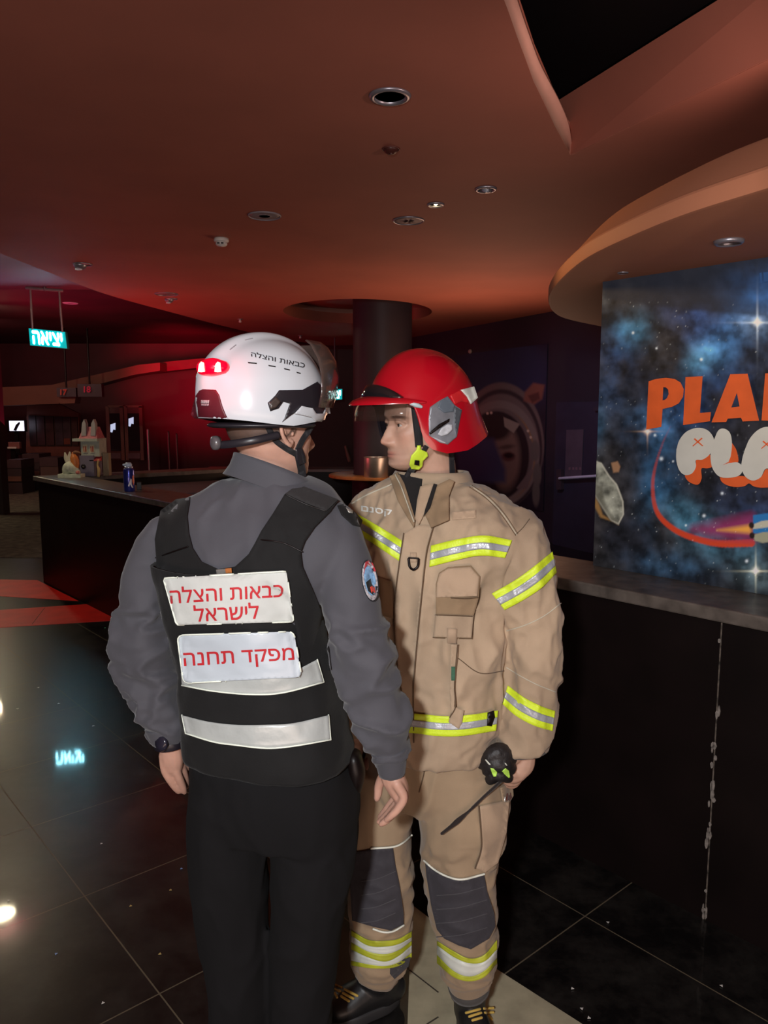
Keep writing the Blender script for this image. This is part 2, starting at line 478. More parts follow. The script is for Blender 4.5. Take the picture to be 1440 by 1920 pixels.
def floor_material():
    m = bpy.data.materials.new('polished_black_tiles'); m.use_nodes = True
    nt = m.node_tree; N, Lk = nt.nodes, nt.links; b = N['Principled BSDF']
    tc = N.new('ShaderNodeTexCoord')
    def line(vec, ph, pitch, w):
        d = N.new('ShaderNodeVectorMath'); d.operation = 'DOT_PRODUCT'; d.inputs[1].default_value = vec
        Lk.new(tc.outputs['Object'], d.inputs[0])
        a = N.new('ShaderNodeMath'); a.operation = 'SUBTRACT'; a.inputs[1].default_value = ph; Lk.new(d.outputs['Value'], a.inputs[0])
        a2 = N.new('ShaderNodeMath'); a2.operation = 'DIVIDE'; a2.inputs[1].default_value = pitch; Lk.new(a.outputs[0], a2.inputs[0])
        f = N.new('ShaderNodeMath'); f.operation = 'FRACT'; Lk.new(a2.outputs[0], f.inputs[0])
        s = N.new('ShaderNodeMath'); s.operation = 'SUBTRACT'; s.inputs[1].default_value = 0.5; Lk.new(f.outputs[0], s.inputs[0])
        q = N.new('ShaderNodeMath'); q.operation = 'ABSOLUTE'; Lk.new(s.outputs[0], q.inputs[0])
        g = N.new('ShaderNodeMath'); g.operation = 'GREATER_THAN'; g.inputs[1].default_value = 0.5 - w / pitch / 2; Lk.new(q.outputs[0], g.inputs[0])
        fl = N.new('ShaderNodeMath'); fl.operation = 'FLOOR'; Lk.new(a2.outputs[0], fl.inputs[0])
        return g
    g1 = line(tuple(E2), 0.845, 0.62, 0.0045); g2 = line(tuple(E1), -2.592, 0.607, 0.0045)
    mx = N.new('ShaderNodeMath'); mx.operation = 'MAXIMUM'; Lk.new(g1.outputs[0], mx.inputs[0]); Lk.new(g2.outputs[0], mx.inputs[1])
    no = N.new('ShaderNodeTexNoise'); no.inputs['Scale'].default_value = 5.0; no.inputs['Detail'].default_value = 9; no.inputs['Roughness'].default_value = 0.7
    Lk.new(tc.outputs['Object'], no.inputs['Vector'])
    rp = N.new('ShaderNodeValToRGB')
    rp.color_ramp.elements[0].position = 0.42; rp.color_ramp.elements[0].color = (0.0045, 0.004, 0.0042, 1)
    rp.color_ramp.elements[1].position = 0.75; rp.color_ramp.elements[1].color = (0.030, 0.027, 0.024, 1)
    Lk.new(no.outputs['Fac'], rp.inputs['Fac'])
    mc = N.new('ShaderNodeMix'); mc.data_type = 'RGBA'; Lk.new(mx.outputs[0], mc.inputs['Factor'])
    Lk.new(rp.outputs['Color'], mc.inputs['A']); mc.inputs['B'].default_value = (0.13, 0.105, 0.07, 1)
    Lk.new(mc.outputs['Result'], b.inputs['Base Color'])
    rr = N.new('ShaderNodeMapRange'); rr.inputs['To Min'].default_value = 0.24; rr.inputs['To Max'].default_value = 0.40
    Lk.new(no.outputs['Fac'], rr.inputs['Value'])
    ra = N.new('ShaderNodeMath'); ra.operation = 'MAXIMUM'; 
    gm = N.new('ShaderNodeMath'); gm.operation = 'MULTIPLY'; gm.inputs[1].default_value = 0.6; Lk.new(mx.outputs[0], gm.inputs[0])
    Lk.new(rr.outputs['Result'], ra.inputs[0]); Lk.new(gm.outputs[0], ra.inputs[1]); Lk.new(ra.outputs[0], b.inputs['Roughness'])
    b.inputs['Specular IOR Level'].default_value = 0.36
    b.inputs['Coat Weight'].default_value = 0.5; b.inputs['Coat Roughness'].default_value = 0.045; b.inputs['Coat IOR'].default_value = 1.45
    return m
M_FLOOR = floor_material()
M_RED = mat('red_floor_tile', (0.62, 0.018, 0.014), 0.45, var=0.15, vs=5, spec=0.3)
M_BEIGE = mat('beige_floor_tile', (0.40, 0.36, 0.25), 0.45, var=0.18, vs=14, det=8)
M_GROUT = mat('grout', (0.05, 0.04, 0.03), 0.8)

V = np.array([(-16, -5, 0), (9, -5, 0), (9, 26, 0), (-16, 26, 0), (-16, -5, -0.1), (9, -5, -0.1), (9, 26, -0.1), (-16, 26, -0.1)], float)
F = [(0, 1, 2, 3), (7, 6, 5, 4), (0, 4, 5, 1), (1, 5, 6, 2), (2, 6, 7, 3), (3, 7, 4, 0)]
floor = struct(mk('floor', (V, F), M_FLOOR, smooth=False, origin=(0, 0, 0)))
def inlay(name, px, m, lines=()):
    P = [atz(x, y, 0)[:2] for x, y in px]
    o = mk(name, prism(P, -0.02, 0.002), m, parent=floor, smooth=False)
    for a, b in lines:
        A, B = atz(*a, 0), atz(*b, 0); d = unit(B - A); s = np.array([-d[1], d[0], 0]) * 0.0022
        mk('grout_line', prism([(A + s)[:2], (A - s)[:2], (B - s)[:2], (B + s)[:2]], 0.0, 0.0026), M_GROUT, parent=floor, smooth=False)
    return o
inlay('red_inlay', [(-160, 1084), (70, 1088), (147, 1127), (0, 1118), (-160, 1108)], M_RED)
inlay('red_inlay', [(-160, 1160), (0, 1144), (163, 1133), (221, 1163), (0, 1177), (-160, 1190)], M_RED, [((60, 1171), (84, 1140))])
inlay('beige_inlay', [(772, 1697), (925, 1814), (1098, 1925), (1260, 2030), (752, 2030), (764, 1925)], M_BEIGE, [((768, 1820), (822, 1862)), ((800, 1922), (822, 1908))])
V, F = prism([(-16, 9.4), (-4.0, 8.95), (-3.3, 9.4), (-1.5, 26), (-16, 26)], 0.001, 0.006)
struct(mk('floor_carpet', (V, F), M_CARPET, smooth=False, origin=(0, 0, 0)))

# ---- main ceiling: one slab with a curved edge, a ring opening and a light slot
def slab_with_holes(name, outer, holes, z, th, m, res=1):
    c = bpy.data.curves.new(name, 'CURVE'); c.dimensions = '2D'; c.fill_mode = 'BOTH'; c.extrude = th / 2
    for loop in [outer] + holes:
        s = c.splines.new('POLY'); s.points.add(len(loop) - 1); s.use_cyclic_u = True
        for p, q in zip(s.points, loop): p.co = (q[0], q[1], 0, 1)
    o = bpy.data.objects.new('tmp', c); COL.objects.link(o)
    dg = bpy.context.evaluated_depsgraph_get(); dg.update()
    me = bpy.data.meshes.new_from_object(o.evaluated_get(dg))
    bpy.data.objects.remove(o)
    me.name = name; me.materials.clear(); me.materials.append(m)
    r = bpy.data.objects.new(name, me); COL.objects.link(r); r.location = (0, 0, z + th / 2); ORG[r.name] = np.array([0, 0, z + th / 2])
    return r
def circle(c, r, n=48, k=1.0): return [(c[0] + r * math.cos(t), c[1] + r * k * math.sin(t)) for t in np.linspace(0, 2 * math.pi, n, endpoint=False)]
ZC = 3.0
edge_px = [(0, 475), (90, 510), (200, 552), (330, 588), (430, 614), (540, 638), (620, 648)]
edge = [atz(x, y, ZC)[:2] for x, y in edge_px]
edge = [tuple(p) for p in spline(edge, 40)]
wall_line = [tuple(atz(x, y, ZC)[:2]) for x, y in ((700, 646), (780, 632), (1030, 585))]
outer = [(-3.3, -5)] + [(-3.3, 4.5)] + edge + wall_line + [(5.2, 4.4), (5.2, -5)]
rl, rr_ = atz(532, 576, ZC), atz(803, 586, ZC)
RING_C = np.array([-0.34, 10.25]); RING_R = 0.96
op_l = [tuple(atz(x, y, ZC)[:2]) for x, y in ((1070, 292), (1040, 236), (1000, 152), (970, 70), (945, 0), (925, -80))]
slot = op_l + [(0.45, 1.3), (1.6, 1.3), tuple(atz(1440, 112, ZC)[:2])]
DL1, DL2, DL3 = (atz(x, y, ZC) for x, y in ((731, 180), (911, 354), (817, 383)))
ceiling = struct(slab_with_holes('ceiling', outer, [circle(RING_C, RING_R, 72, 1.24), slot, circle(DL1, 0.068), circle(DL2, 0.05), circle(DL3, 0.042)], ZC, 0.14, M_CEIL))
# the ring around the column is a shallow cove
ang = np.linspace(0, 2 * math.pi, 72, endpoint=False)
ring = lambda r, z: np.stack([RING_C[0] + r * np.cos(ang), RING_C[1] + 1.24 * r * np.sin(ang), np.full(72, z)], -1)
mk('cove_rim', loft([ring(RING_R, ZC), ring(RING_R + 0.004, ZC + 0.2), ring(RING_R + 0.06, ZC + 0.2), ring(RING_R + 0.06, ZC + 0.02)], cap=False), M_LIP, parent=ceiling)
mk('cove_top', loft([ring(RING_R + 0.05, ZC + 0.2), ring(RING_R + 0.05, ZC + 0.24)]), M_CEIL, parent=ceiling)
# lips of the light slot: the near one leans back, the far one stands upright
lipT = [atz(x, y, ZC + 0.05) for x, y in ((1073, 278), (1066, 235), (1048, 191), (1016, 130), (998, 85), (969, 0), (948, -80))]
lipB = [np.array([*p, ZC]) for p in op_l]
lb, lt = spline(lipB, 30), spline(lipT, 30)
Vl = np.concatenate([lb, lt, lb + UP * 0.012, lt + UP * 0.012]); n = 30; Fl = []
for k in range(n - 1):
    Fl += [(k, k + 1, n + k + 1, n + k), (2 * n + k, 3 * n + k, 3 * n + k + 1, 2 * n + k + 1), (k, 2 * n + k, 2 * n + k + 1, k + 1), (n + k, n + k + 1, 3 * n + k + 1, 3 * n + k)]
mk('slot_lip', (Vl, Fl), M_LIP, parent=ceiling)
fb0, fb1 = np.array([*op_l[0], ZC]), atz(1440, 112, ZC); ft0, ft1 = atz(1050, 188, ZC + 0.26), atz(1350, 0, ZC + 0.26)
fb1 = fb0 + (fb1 - fb0) * 1.6; ft1 = ft0 + (ft1 - ft0) * 1.6
nn = unit(np.cross(fb1 - fb0, UP))
nn = nn if nn[0] < 0 else -nn
mk('slot_side', slab([fb0 + nn * .008, fb1 + nn * .008, ft1 + nn * .008, ft0 + nn * .008], 0.006, nn), M_CEIL, parent=ceiling, smooth=False)
mk('slot_void', prism([(-0.6, -1), (4.6, -1), (4.6, 4.6), (-0.6, 4.6)], ZC + 0.27, ZC + 0.3), M_VOID, parent=ceiling, smooth=False)

# ---- higher ceilings beyond the curved edge
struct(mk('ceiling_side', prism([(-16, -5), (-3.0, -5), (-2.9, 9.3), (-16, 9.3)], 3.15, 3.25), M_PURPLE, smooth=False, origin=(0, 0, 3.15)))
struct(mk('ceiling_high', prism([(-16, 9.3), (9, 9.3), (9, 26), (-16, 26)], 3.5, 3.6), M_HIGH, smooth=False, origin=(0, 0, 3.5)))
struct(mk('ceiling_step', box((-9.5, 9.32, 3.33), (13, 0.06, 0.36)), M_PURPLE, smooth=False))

# ---- curved soffit above the painted panel
ZS = 2.19
rim_px = [(1127, 613), (1062, 599), (1036, 585), (1028, 567), (1033, 547), (1057, 518), (1100, 484), (1173, 448), (1281, 404), (1440, 354)]
rim = [atz(x, y, ZS)[:2] for x, y in rim_px]
rim = [np.array(p) for p in spline(rim, 60)]
tail = [(0.98, 1.1), (1.1, 0.4), (2.9, 0.4), (2.9, 4.9), (1.75, 4.85)]
poly = rim + [np.array(t) for t in tail]
def shrink(P, d):
    P = np.array(P); nx, pv = np.roll(P, -1, 0), np.roll(P, 1, 0); t = nx - pv; t /= np.linalg.norm(t, axis=1)[:, None]
    nrm = np.stack([t[:, 1], -t[:, 0]], -1)
    if np.dot((P.mean(0) - P[20]), nrm[20]) < 0: nrm = -nrm
    return P + nrm * d
rings = []
for d, z in ((0.012, ZS), (0.003, ZS + 0.003), (0.0, ZS + 0.010), (0.0, ZS + 0.045), (0.004, ZS + 0.052), (0.02, ZS + 0.062), (0.10, ZS + 0.15), (0.14, ZS + 0.17)):
    q = shrink(poly, d); rings.append(np.concatenate([q, np.full((len(q), 1), z)], 1))
soffit = struct(mk('ceiling_soffit', loft(rings), M_CEIL2, origin=(0, 0, ZS), angle=25))

# ---- walls far behind
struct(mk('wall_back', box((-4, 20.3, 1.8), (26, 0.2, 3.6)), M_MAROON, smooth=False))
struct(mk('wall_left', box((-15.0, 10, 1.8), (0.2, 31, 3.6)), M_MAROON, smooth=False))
WA, WB = np.array([*wall_line[2], 0]), np.array([*wall_line[0], 0]); wd = unit(WB - WA); WA2, WB2 = WA - wd * 5.2, WB + wd * 0.2
wn = np.array([wd[1], -wd[0], 0]); wn = wn if wn[1] < 0 else -wn
M_PAINT = paint_mat('mural_paint', 0.5, 0.35)
struct(mk('wall_right', slab([WA2, WB2, WB2 + UP * 3.5, WA2 + UP * 3.5], 0.2, wn), M_NAVY, smooth=False))
WP = WA + wn * 0.0
def on_wall(px, py, out=0.0): return atplane(px, py, WP + wn * out, wn)
# column through the ring
COLC = np.array([-0.02, 10.25])
column = struct(mk('column', lathe([(0.385, 0), (0.385, 3.24)], (COLC[0], COLC[1], 0), 48), mat('column_dark', (0.030, 0.024, 0.034), 0.5, var=0.08), angle=40))

# ---- door in the right wall
DP = wn * 0.03
M_DOOR = mat('door_blue_black', (0.030, 0.029, 0.052), 0.5, var=0.12)
dq = [on_wall(1043, 755, 0.05), on_wall(1143, 753, 0.05)]
db0, db1 = dq[0] * [1, 1, 0], dq[1] * [1, 1, 0]; dh = 1.84
door = struct(mk('door_1', slab([db0, db1, db1 + UP * dh, db0 + UP * dh], 0.07, wn), M_DOOR, smooth=False))
mk('notice_plate', slab([on_wall(1059, 895, 0.062), on_wall(1090, 893, 0.062), on_wall(1094, 805, 0.062), on_wall(1062, 806, 0.062)], 0.01, wn), mat('door_plate', (0.10, 0.075, 0.10), 0.4), parent=door, smooth=False)
for x in (1066, 1073, 1079, 1086):
    mk('plate_mark', slab([on_wall(x, 881, 0.066), on_wall(x + 3.5, 881, 0.066), on_wall(x + 3.5, 876, 0.066), on_wall(x, 876, 0.066)], 0.003, wn), mat('plate_print', (0.22, 0.13, 0.16), 0.5), parent=door, smooth=False)
mk('push_bar', tube([on_wall(1049, 897, 0.11), on_wall(1140, 891, 0.11)], [0.018, 0.018], smooth=False), mat('push_bar_steel', (0.75, 0.76, 0.95), 0.3, metal=0.1), parent=door)
mk('push_bar_case', slab([on_wall(1043, 918, 0.10), on_wall(1052, 918, 0.10), on_wall(1052, 880, 0.10), on_wall(1043, 880, 0.10)], 0.06, wn), mat('bar_case', (0.06, 0.04, 0.05), 0.4), parent=door, smooth=False)
mk('door_closer', slab([on_wall(1112, 770, 0.1), on_wall(1128, 770, 0.1), on_wall(1128, 762, 0.1), on_wall(1112, 763, 0.1)], 0.06, wn), mat('closer_dark', (0.04, 0.035, 0.05), 0.4), parent=door, smooth=False)
mk('baseboard_right', slab([on_wall(1030, 1040, 0.02), on_wall(1140, 1019, 0.02), on_wall(1140, 1024, 0.02), on_wall(1030, 1046, 0.02)], 0.02, wn), mat('skirting_metal', (0.2, 0.2, 0.3), 0.3, metal=0.6), smooth=False)['kind'] = 'structure'

# ---- astronaut painting on the right wall
def soft(d, w): return np.clip(0.5 - d / w, 0, 1)[:, None]
def ell(P, c, r, rot=0.0):
    q = P - np.array(c); a = math.radians(rot); q = np.stack([q[:, 0] * math.cos(a) + q[:, 1] * math.sin(a), -q[:, 0] * math.sin(a) + q[:, 1] * math.cos(a)], -1)
    return (np.linalg.norm(q / np.array(r), axis=1) - 1) * min(r)
def polysd(P, poly):
    poly = np.array(poly, float); d = np.full(len(P), 1e9); ins = np.zeros(len(P), bool)
    for k in range(len(poly)):
        a, b = poly[k], poly[(k + 1) % len(poly)]; ab = b - a
        t = np.clip(((P - a) @ ab) / (ab @ ab), 0, 1); d = np.minimum(d, np.linalg.norm(P - a - t[:, None] * ab, axis=1))
        c = (a[1] > P[:, 1]) != (b[1] > P[:, 1])
        ins ^= c & (P[:, 0] < (b[0] - a[0]) * (P[:, 1] - a[1]) / (b[1] - a[1] + 1e-12) + a[0])
    return np.where(ins, -d, d)
def over(Cc, col, a): return Cc * (1 - a) + np.array(col) * a

u0, u1 = np.dot(on_wall(850, 800) - WA, wd), np.dot(on_wall(1024, 800) - WA, wd)
nu, nv = 170, 170
us, vs_ = np.linspace(min(u0, u1), max(u0, u1), nu), np.linspace(0.4, 2.6, nv)
Vg = np.array([WA + wn * 0.012 + wd * u + UP * v for v in vs_ for u in us])
Fg = [(j * nu + i, j * nu + i + 1, (j + 1) * nu + i + 1, (j + 1) * nu + i) for j in range(nv - 1) for i in range(nu - 1)]
P = proj(Vg); Q = np.concatenate([P * 0.03, np.zeros((len(P), 1))], 1)
K = np.tile(np.array([[0.0105, 0.0083, 0.0132]]), (len(P), 1)) * (1 + 0.3 * fbm(Q, 3))[:, None]
K = over(K, (0.012, 0.016, 0.045), 0.7 * np.exp(-(ell(P, (945, 700), (60, 50)) / 30).clip(0) ** 2)[:, None])
oc, orr = (935, 845), (88, 122)
K = over(K, (0.085, 0.06, 0.052), soft(ell(P, (940, 835), (80, 118)), 3))
K = over(K, (0.022, 0.015, 0.016), soft(abs(ell(P, (940, 842), (74, 108))) - 3, 3))
K = over(K, (0.12, 0.09, 0.075), soft(abs(ell(P, (936, 850), (70, 92))) - 5.5, 3))
K = over(K, (0.16, 0.085, 0.04), soft(abs(ell(P, (936, 852), (66, 88), -6)) - 1.6, 2) * np.clip((P[:, :1] - 960) / 30, 0, 1))
K = over(K, (0.012, 0.008, 0.009), soft(ell(P, (930, 855), (62, 84)), 3))
K = over(K, (0.115, 0.068, 0.05), soft(ell(P, (948, 858), (27, 58)), 10))           # face behind the visor
K = over(K, (0.015, 0.009, 0.008), soft(ell(P, (926, 800), (32, 24), 20), 8))
K = over(K, (0.06, 0.022, 0.018), soft(ell(P, (953, 856), (13, 9)), 4)); K = over(K, (0.008, 0.004, 0.004), soft(ell(P, (954, 854), (9, 5)), 3))
K = over(K, (0.05, 0.028, 0.02), soft(ell(P, (950, 838), (15, 4), -8), 4))
K = over(K, (0.17, 0.125, 0.095), soft(polysd(P, [(944, 782), (975, 795), (963, 812), (946, 800)]), 2))
K = over(K, (0.028, 0.028, 0.055), soft(polysd(P, [(855, 820), (925, 822), (948, 880), (948, 905), (860, 905)]), 10))
K = over(K, (0.13, 0.045, 0.03), soft(polysd(P, [(984, 735), (1000, 718), (1021, 722), (1016, 748), (1002, 758), (982, 752)]), 5))
K = over(K, (0.06, 0.02, 0.015), soft(polysd(P, [(990, 742), (1010, 735), (1013, 748), (998, 756)]), 4))
for cx, cy, rx, ry in ((1003, 845, 9, 20), (1007, 890, 8, 22), (1005, 925, 7, 24)): K = over(K, (0.075, 0.06, 0.05), soft(ell(P, (cx, cy), (rx, ry)), 3))
for cx, cy in ((914, 775), (921, 774), (990, 808), (995, 820)): K = over(K, (0.35, 0.26, 0.18), soft(ell(P, (cx, cy), (2.4, 2.4)), 2))
for k in range(4): K = over(K, (0.10, 0.07, 0.06), soft(polysd(P, [(968 + 5 * k, 915), (995 + k, 880), (998 + k, 882), (972 + 5 * k, 918)]), 2))
astro = painted('wall_mural', (Vg, Fg), np.clip(K * 2.3, 0, .9), M_PAINT, smooth=False); struct(astro)
mk('wall_sensor', lathe([(0.0, 0.0), (0.035, 0.0), (0.035, 0.02), (0.02, 0.04), (0, 0.042)], on_wall(883, 659, 0.0), 20, axis=wn), mat('sensor_white', (0.5, 0.4, 0.33), 0.5))
tag(bpy.data.objects['wall_sensor'], 'small pale round sensor high on the dark wall above the red helmet', 'sensor')

# ================================================================== BAR COUNTER with the painted panel on it
M_BLACK = mat('counter_black', (0.0055, 0.0030, 0.0030), 0.42, spec=0.3, var=0.3, vs=4, bump=0.02)
M_TOP = mat('worktop_stone', (0.10, 0.085, 0.075), 0.35, var=0.35, vs=18, det=8, bump=0.05)
bc0, bc1 = grid_pt(-8.02, 2.345), grid_pt(2.2, 2.345)
counter = thing('bar_counter', 'long black bar counter with stone edge running behind both men', 'counter', tuple((bc0 + bc1) / 2))
ZT = 1.075
def bar_box(a0, a1, b0, b1, z0, z1):
    P = [grid_pt(a, b) for a, b in ((a0, b0), (a1, b0), (a1, b1), (a0, b1))]
    return prism([p[:2] for p in P], z0, z1)
jx = float(np.dot(atz(1332, 1715, 0), E1))
mk('front_panel', bar_box(-8.02, jx - 0.003, 2.375, 2.44, 0.0, ZT - 0.045), M_BLACK, parent=counter, smooth=False)
mk('front_panel', bar_box(jx + 0.003, 2.2, 2.375, 2.44, 0.0, ZT - 0.045), M_BLACK, parent=counter, smooth=False)
mk('end_panel', bar_box(-8.02, -7.95, 2.44, 4.6, 0.0, ZT - 0.045), M_BLACK, parent=counter, smooth=False)
wt = join(bar_box(-8.08, 2.2, 2.345, 2.72, ZT - 0.045, ZT), bar_box(-8.08, -7.72, 2.72, 4.6, ZT - 0.045, ZT))
bevel(mk('worktop', wt, M_TOP, parent=counter, smooth=False), 0.006)
mk('inner_shelf', bar_box(-7.72, -6.6, 2.72, 4.5, ZT - 0.16, ZT - 0.12), mat('inner_shelf_grey', (0.10, 0.075, 0.09), 0.5, var=0.1), parent=counter, smooth=False)
mk('back_panel', bar_box(-7.95, -7.7, 4.5, 4.56, 0.0, ZT - 0.1), M_BLACK, parent=counter, smooth=False)
mk('joint_core', bar_box(jx - 0.003, jx + 0.003, 2.378, 2.43, 0.0, ZT - 0.045), mat('joint_chipboard', (0.10, 0.08, 0.065), 0.9, var=0.8, vs=40), parent=counter, smooth=False)
chips = []
for k in range(26):
    y = random.choice([1150, 1255, 1270, 1290, 1310, 1335, 1360, 1380, 1400, 1420, 1445, 1475, 1520, 1550, 1660, 1690, 1705]) + random.uniform(-12, 12)
    t = (y - 1120) / 595.0; a = jx + random.uniform(-0.009, 0.009); z = (1 - t) * (ZT - 0.05)
    c = grid_pt(a, 2.375, z); w, h = random.uniform(0.003, 0.008), random.uniform(0.006, 0.022)
    q = [c + E1 * (w * math.cos(th) * random.uniform(0.6, 1)) + UP * (h * math.sin(th)) for th in np.linspace(0, 2 * math.pi, 7, endpoint=False)]
    Vq = np.array(q + [p - E2 * 0.0025 for p in q]); chips.append((Vq, [tuple(range(7)), tuple(range(13, 6, -1))] + [(i, (i + 1) % 7, 7 + (i + 1) % 7, 7 + i) for i in range(7)]))
M_CHIP = mat('chip_grey', (0.20, 0.18, 0.165), 0.8, var=0.4, vs=60)
for ch in chips: mk('paint_chip', ch, M_CHIP, parent=counter, smooth=False)

# painted space panel
PB = 2.64
pn = -E2
def on_panel(px, py, out=0.0): return atplane(px, py, grid_pt(0, PB) + pn * out, pn)
a_l = float(np.dot(on_panel(1112, 1045), E1)); a_r = 2.0
nu, nv = 560, 300
us = np.linspace(a_l, a_l + 1.35, nu); vs_ = np.linspace(ZT + 0.001, ZS + 0.01, nv)
Vg = np.array([grid_pt(u, PB, v) for v in vs_ for u in us])
Fg = [(j * nu + i, j * nu + i + 1, (j + 1) * nu + i + 1, (j + 1) * nu + i) for j in range(nv - 1) for i in range(nu - 1)]
P = proj(Vg); Q = np.concatenate([P / 70.0, np.full((len(P), 1), 0.4)], 1)
n1, n2, n3 = fbm(Q, 5), fbm(Q * 2.3 + 9, 5), fbm(Q * 0.6 + 31, 4)
K = np.tile(np.array([[0.022, 0.024, 0.034]]), (len(P), 1))
K = K + np.array([0.035, 0.03, 0.022]) * np.clip(0.3 + n3, 0, 1)[:, None] * np.clip(1.25 - (P[:, :1] - 1110) / 260, 0.1, 1)
def cloud(c, r, col, s=1.0, rot=0):
    global K
    d = ell(P, c, r, rot) / min(r) + 1
    K = K + np.array(col) * (np.exp(-(d * 1.25) ** 2) * s * np.clip(0.75 + 0.9 * n1, 0, 2))[:, None]
for c, r, col, s, rot in (((1185, 622), (45, 40), (0.03, 0.14, 0.24), 1.0, 0), ((1160, 660), (50, 60), (0.01, 0.06, 0.20), .8, 0), ((1300, 600), (60, 45), (0.01, 0.06, 0.24), .9, 20),
    ((1350, 650), (75, 48), (0.02, 0.10, 0.26), 1.0, -20), ((1420, 560), (70, 90), (0.02, 0.12, 0.36), 1.0, 0), ((1420, 605), (40, 30), (0.20, 0.30, 0.42), .9, 0), ((1310, 675), (50, 30), (0.06, 0.20, 0.30), .8, -25),
    ((1215, 800), (50, 42), (0.05, 0.16, 0.34), 1.1, 0), ((1140, 730), (35, 60), (0.01, 0.07, 0.2), .7, 0), ((1235, 890), (40, 110), (0.01, 0.10, 0.24), .9, 8), ((1290, 980), (75, 40), (0.03, 0.17, 0.28), 1.0, 28),
    ((1370, 1030), (90, 40), (0.03, 0.13, 0.2), .9, 8), ((1250, 1060), (90, 36), (0.01, 0.06, 0.13), .9, 5), ((1290, 770), (60, 40), (0.0, 0.05, 0.18), .9, 0), ((1420, 1075), (50, 40), (0.10, 0.16, 0.18), .9, 0),
    ((1330, 720), (120, 60), (0.0, 0.03, 0.12), .7, 0), ((1120, 800), (20, 60), (0.01, 0.08, 0.16), .8, 0), ((1135, 560), (16, 30), (0.05, 0.06, 0.06), .8, 0), ((1400, 960), (80, 70), (0.0, 0.02, 0.08), .8, 0)):
    cloud(c, r, col, s, rot)
K = K * np.clip(0.72 + 0.8 * n2, 0.3, 1.6)[:, None]
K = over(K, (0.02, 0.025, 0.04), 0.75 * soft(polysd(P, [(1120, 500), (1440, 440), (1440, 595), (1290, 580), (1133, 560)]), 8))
cloud((1430, 545), (60, 40), (0.02, 0.10, 0.30), .9, 0)
# comet tail
tr = spline([(1257, 800), (1243, 830), (1230, 870), (1224, 905), (1227, 945), (1240, 972), (1268, 995), (1305, 1010), (1350, 1019), (1408, 1018)], 80)
dd = np.full(len(P), 1e9); tt = np.zeros(len(P))
for k, q in enumerate(tr):
    d = np.linalg.norm(P - q, axis=1); m_ = d < dd; dd[m_] = d[m_]; tt[m_] = k / 79.0
K = over(K, (0.55, 0.055, 0.02), soft(dd - (0.8 + 6.5 * tt ** 0.9), 2.5) * np.clip(0.15 + 1.5 * tt, 0, 1)[:, None])
# exhaust flame and rocket tail
fl = polysd(P, [(1300, 992), (1408, 968), (1412, 1010), (1330, 1002)])
K = over(K, (0.25, 0.03, 0.12), soft(fl - 4, 22) * 0.9)
K = over(K, (0.75, 0.35, 0.06), soft(polysd(P, [(1345, 994), (1408, 984), (1408, 1000)]), 9))
K = over(K, (0.02, 0.16, 0.42), soft(polysd(P, [(1412, 966), (1470, 958), (1470, 1000), (1412, 1000)]), 2))
K = over(K, (0.45, 0.45, 0.36), soft(polysd(P, [(1410, 984), (1428, 977), (1470, 972), (1470, 984), (1430, 990), (1412, 992)]), 2))
K = over(K, (0.30, 0.31, 0.22), soft(polysd(P, [(1411, 1003), (1430, 998), (1470, 996), (1470, 1012), (1430, 1018), (1416, 1014)]), 2))
for c in ((1409, 985), (1410, 1004)): K = over(K, (0.02, 0.01, 0.01), soft(ell(P, c, (5, 6)), 2))
# asteroids
n4 = fbm(Q * 4, 3)
ast = polysd(P, [(1112, 862), (1128, 868), (1143, 892), (1157, 908), (1169, 940), (1170, 965), (1160, 984), (1145, 976), (1128, 950), (1112, 925)])
K = over(K, (0.30, 0.17, 0.06), soft(polysd(P, [(1112, 925), (1120, 935), (1130, 965), (1160, 984), (1150, 978), (1126, 970), (1112, 945)]), 4))
K = K * (1 - soft(ast, 2)) + soft(ast, 2) * (np.array([0.34, 0.36, 0.30]) * np.clip(0.8 + 0.7 * n4, 0.2, 1.5)[:, None])
K = over(K, (0.55, 0.55, 0.47), soft(abs(ast + 1.5) - 1.2, 2) * 0.8)
K = over(K, (0.12, 0.12, 0.09), soft(polysd(P, [(1112, 900), (1128, 915), (1135, 945), (1150, 968), (1160, 982), (1145, 976), (1126, 950), (1112, 926)]), 5) * .6)
K = over(K, (0.32, 0.18, 0.10), soft(polysd(P, [(1146, 868), (1158, 865), (1163, 875), (1160, 885), (1150, 886)]), 3))
# stars
def star(c, r, col=(0.7, 0.8, 0.9)):
    global K
    d = np.linalg.norm(P - np.array(c), axis=1); K = K + np.array(col) * np.exp(-(d / r) ** 2)[:, None]
def glint(c, L, w, col):
    global K
    q = abs(P - np.array(c))
    K = K + np.array(col) * (np.exp(-(q[:, 0] / L) ** 1.2) * np.exp(-(q[:, 1] / w) ** 2) + np.exp(-(q[:, 1] / L) ** 1.2) * np.exp(-(q[:, 0] / w) ** 2))[:, None]
rs = np.random.RandomState(5)
for k in range(260):
    star((rs.uniform(1112, 1440), rs.uniform(560, 1100)), rs.uniform(0.45, 0.95), np.array([0.45, 0.5, 0.5]) * rs.uniform(0.2, 1.0))
for c, r in (((1187, 624), 2.2), ((1231, 653), 1.8), ((1315, 674), 2.5), ((1240, 860), 3.0), ((1354, 925), 2.4), ((1320, 967), 2.6), ((1400, 1052), 2.6), ((1228, 816), 2.2), ((1286, 985), 1.8), ((1262, 865), 1.6)): star(c, r)
star((1214, 809), 5, (0.9, 0.6, 0.35)); glint((1214, 809), 13, 1.6, (0.7, 0.45, 0.25))
star((1420, 604), 7, (0.7, 0.75, 0.8)); glint((1420, 605), 26, 2.0, (0.5, 0.6, 0.7))
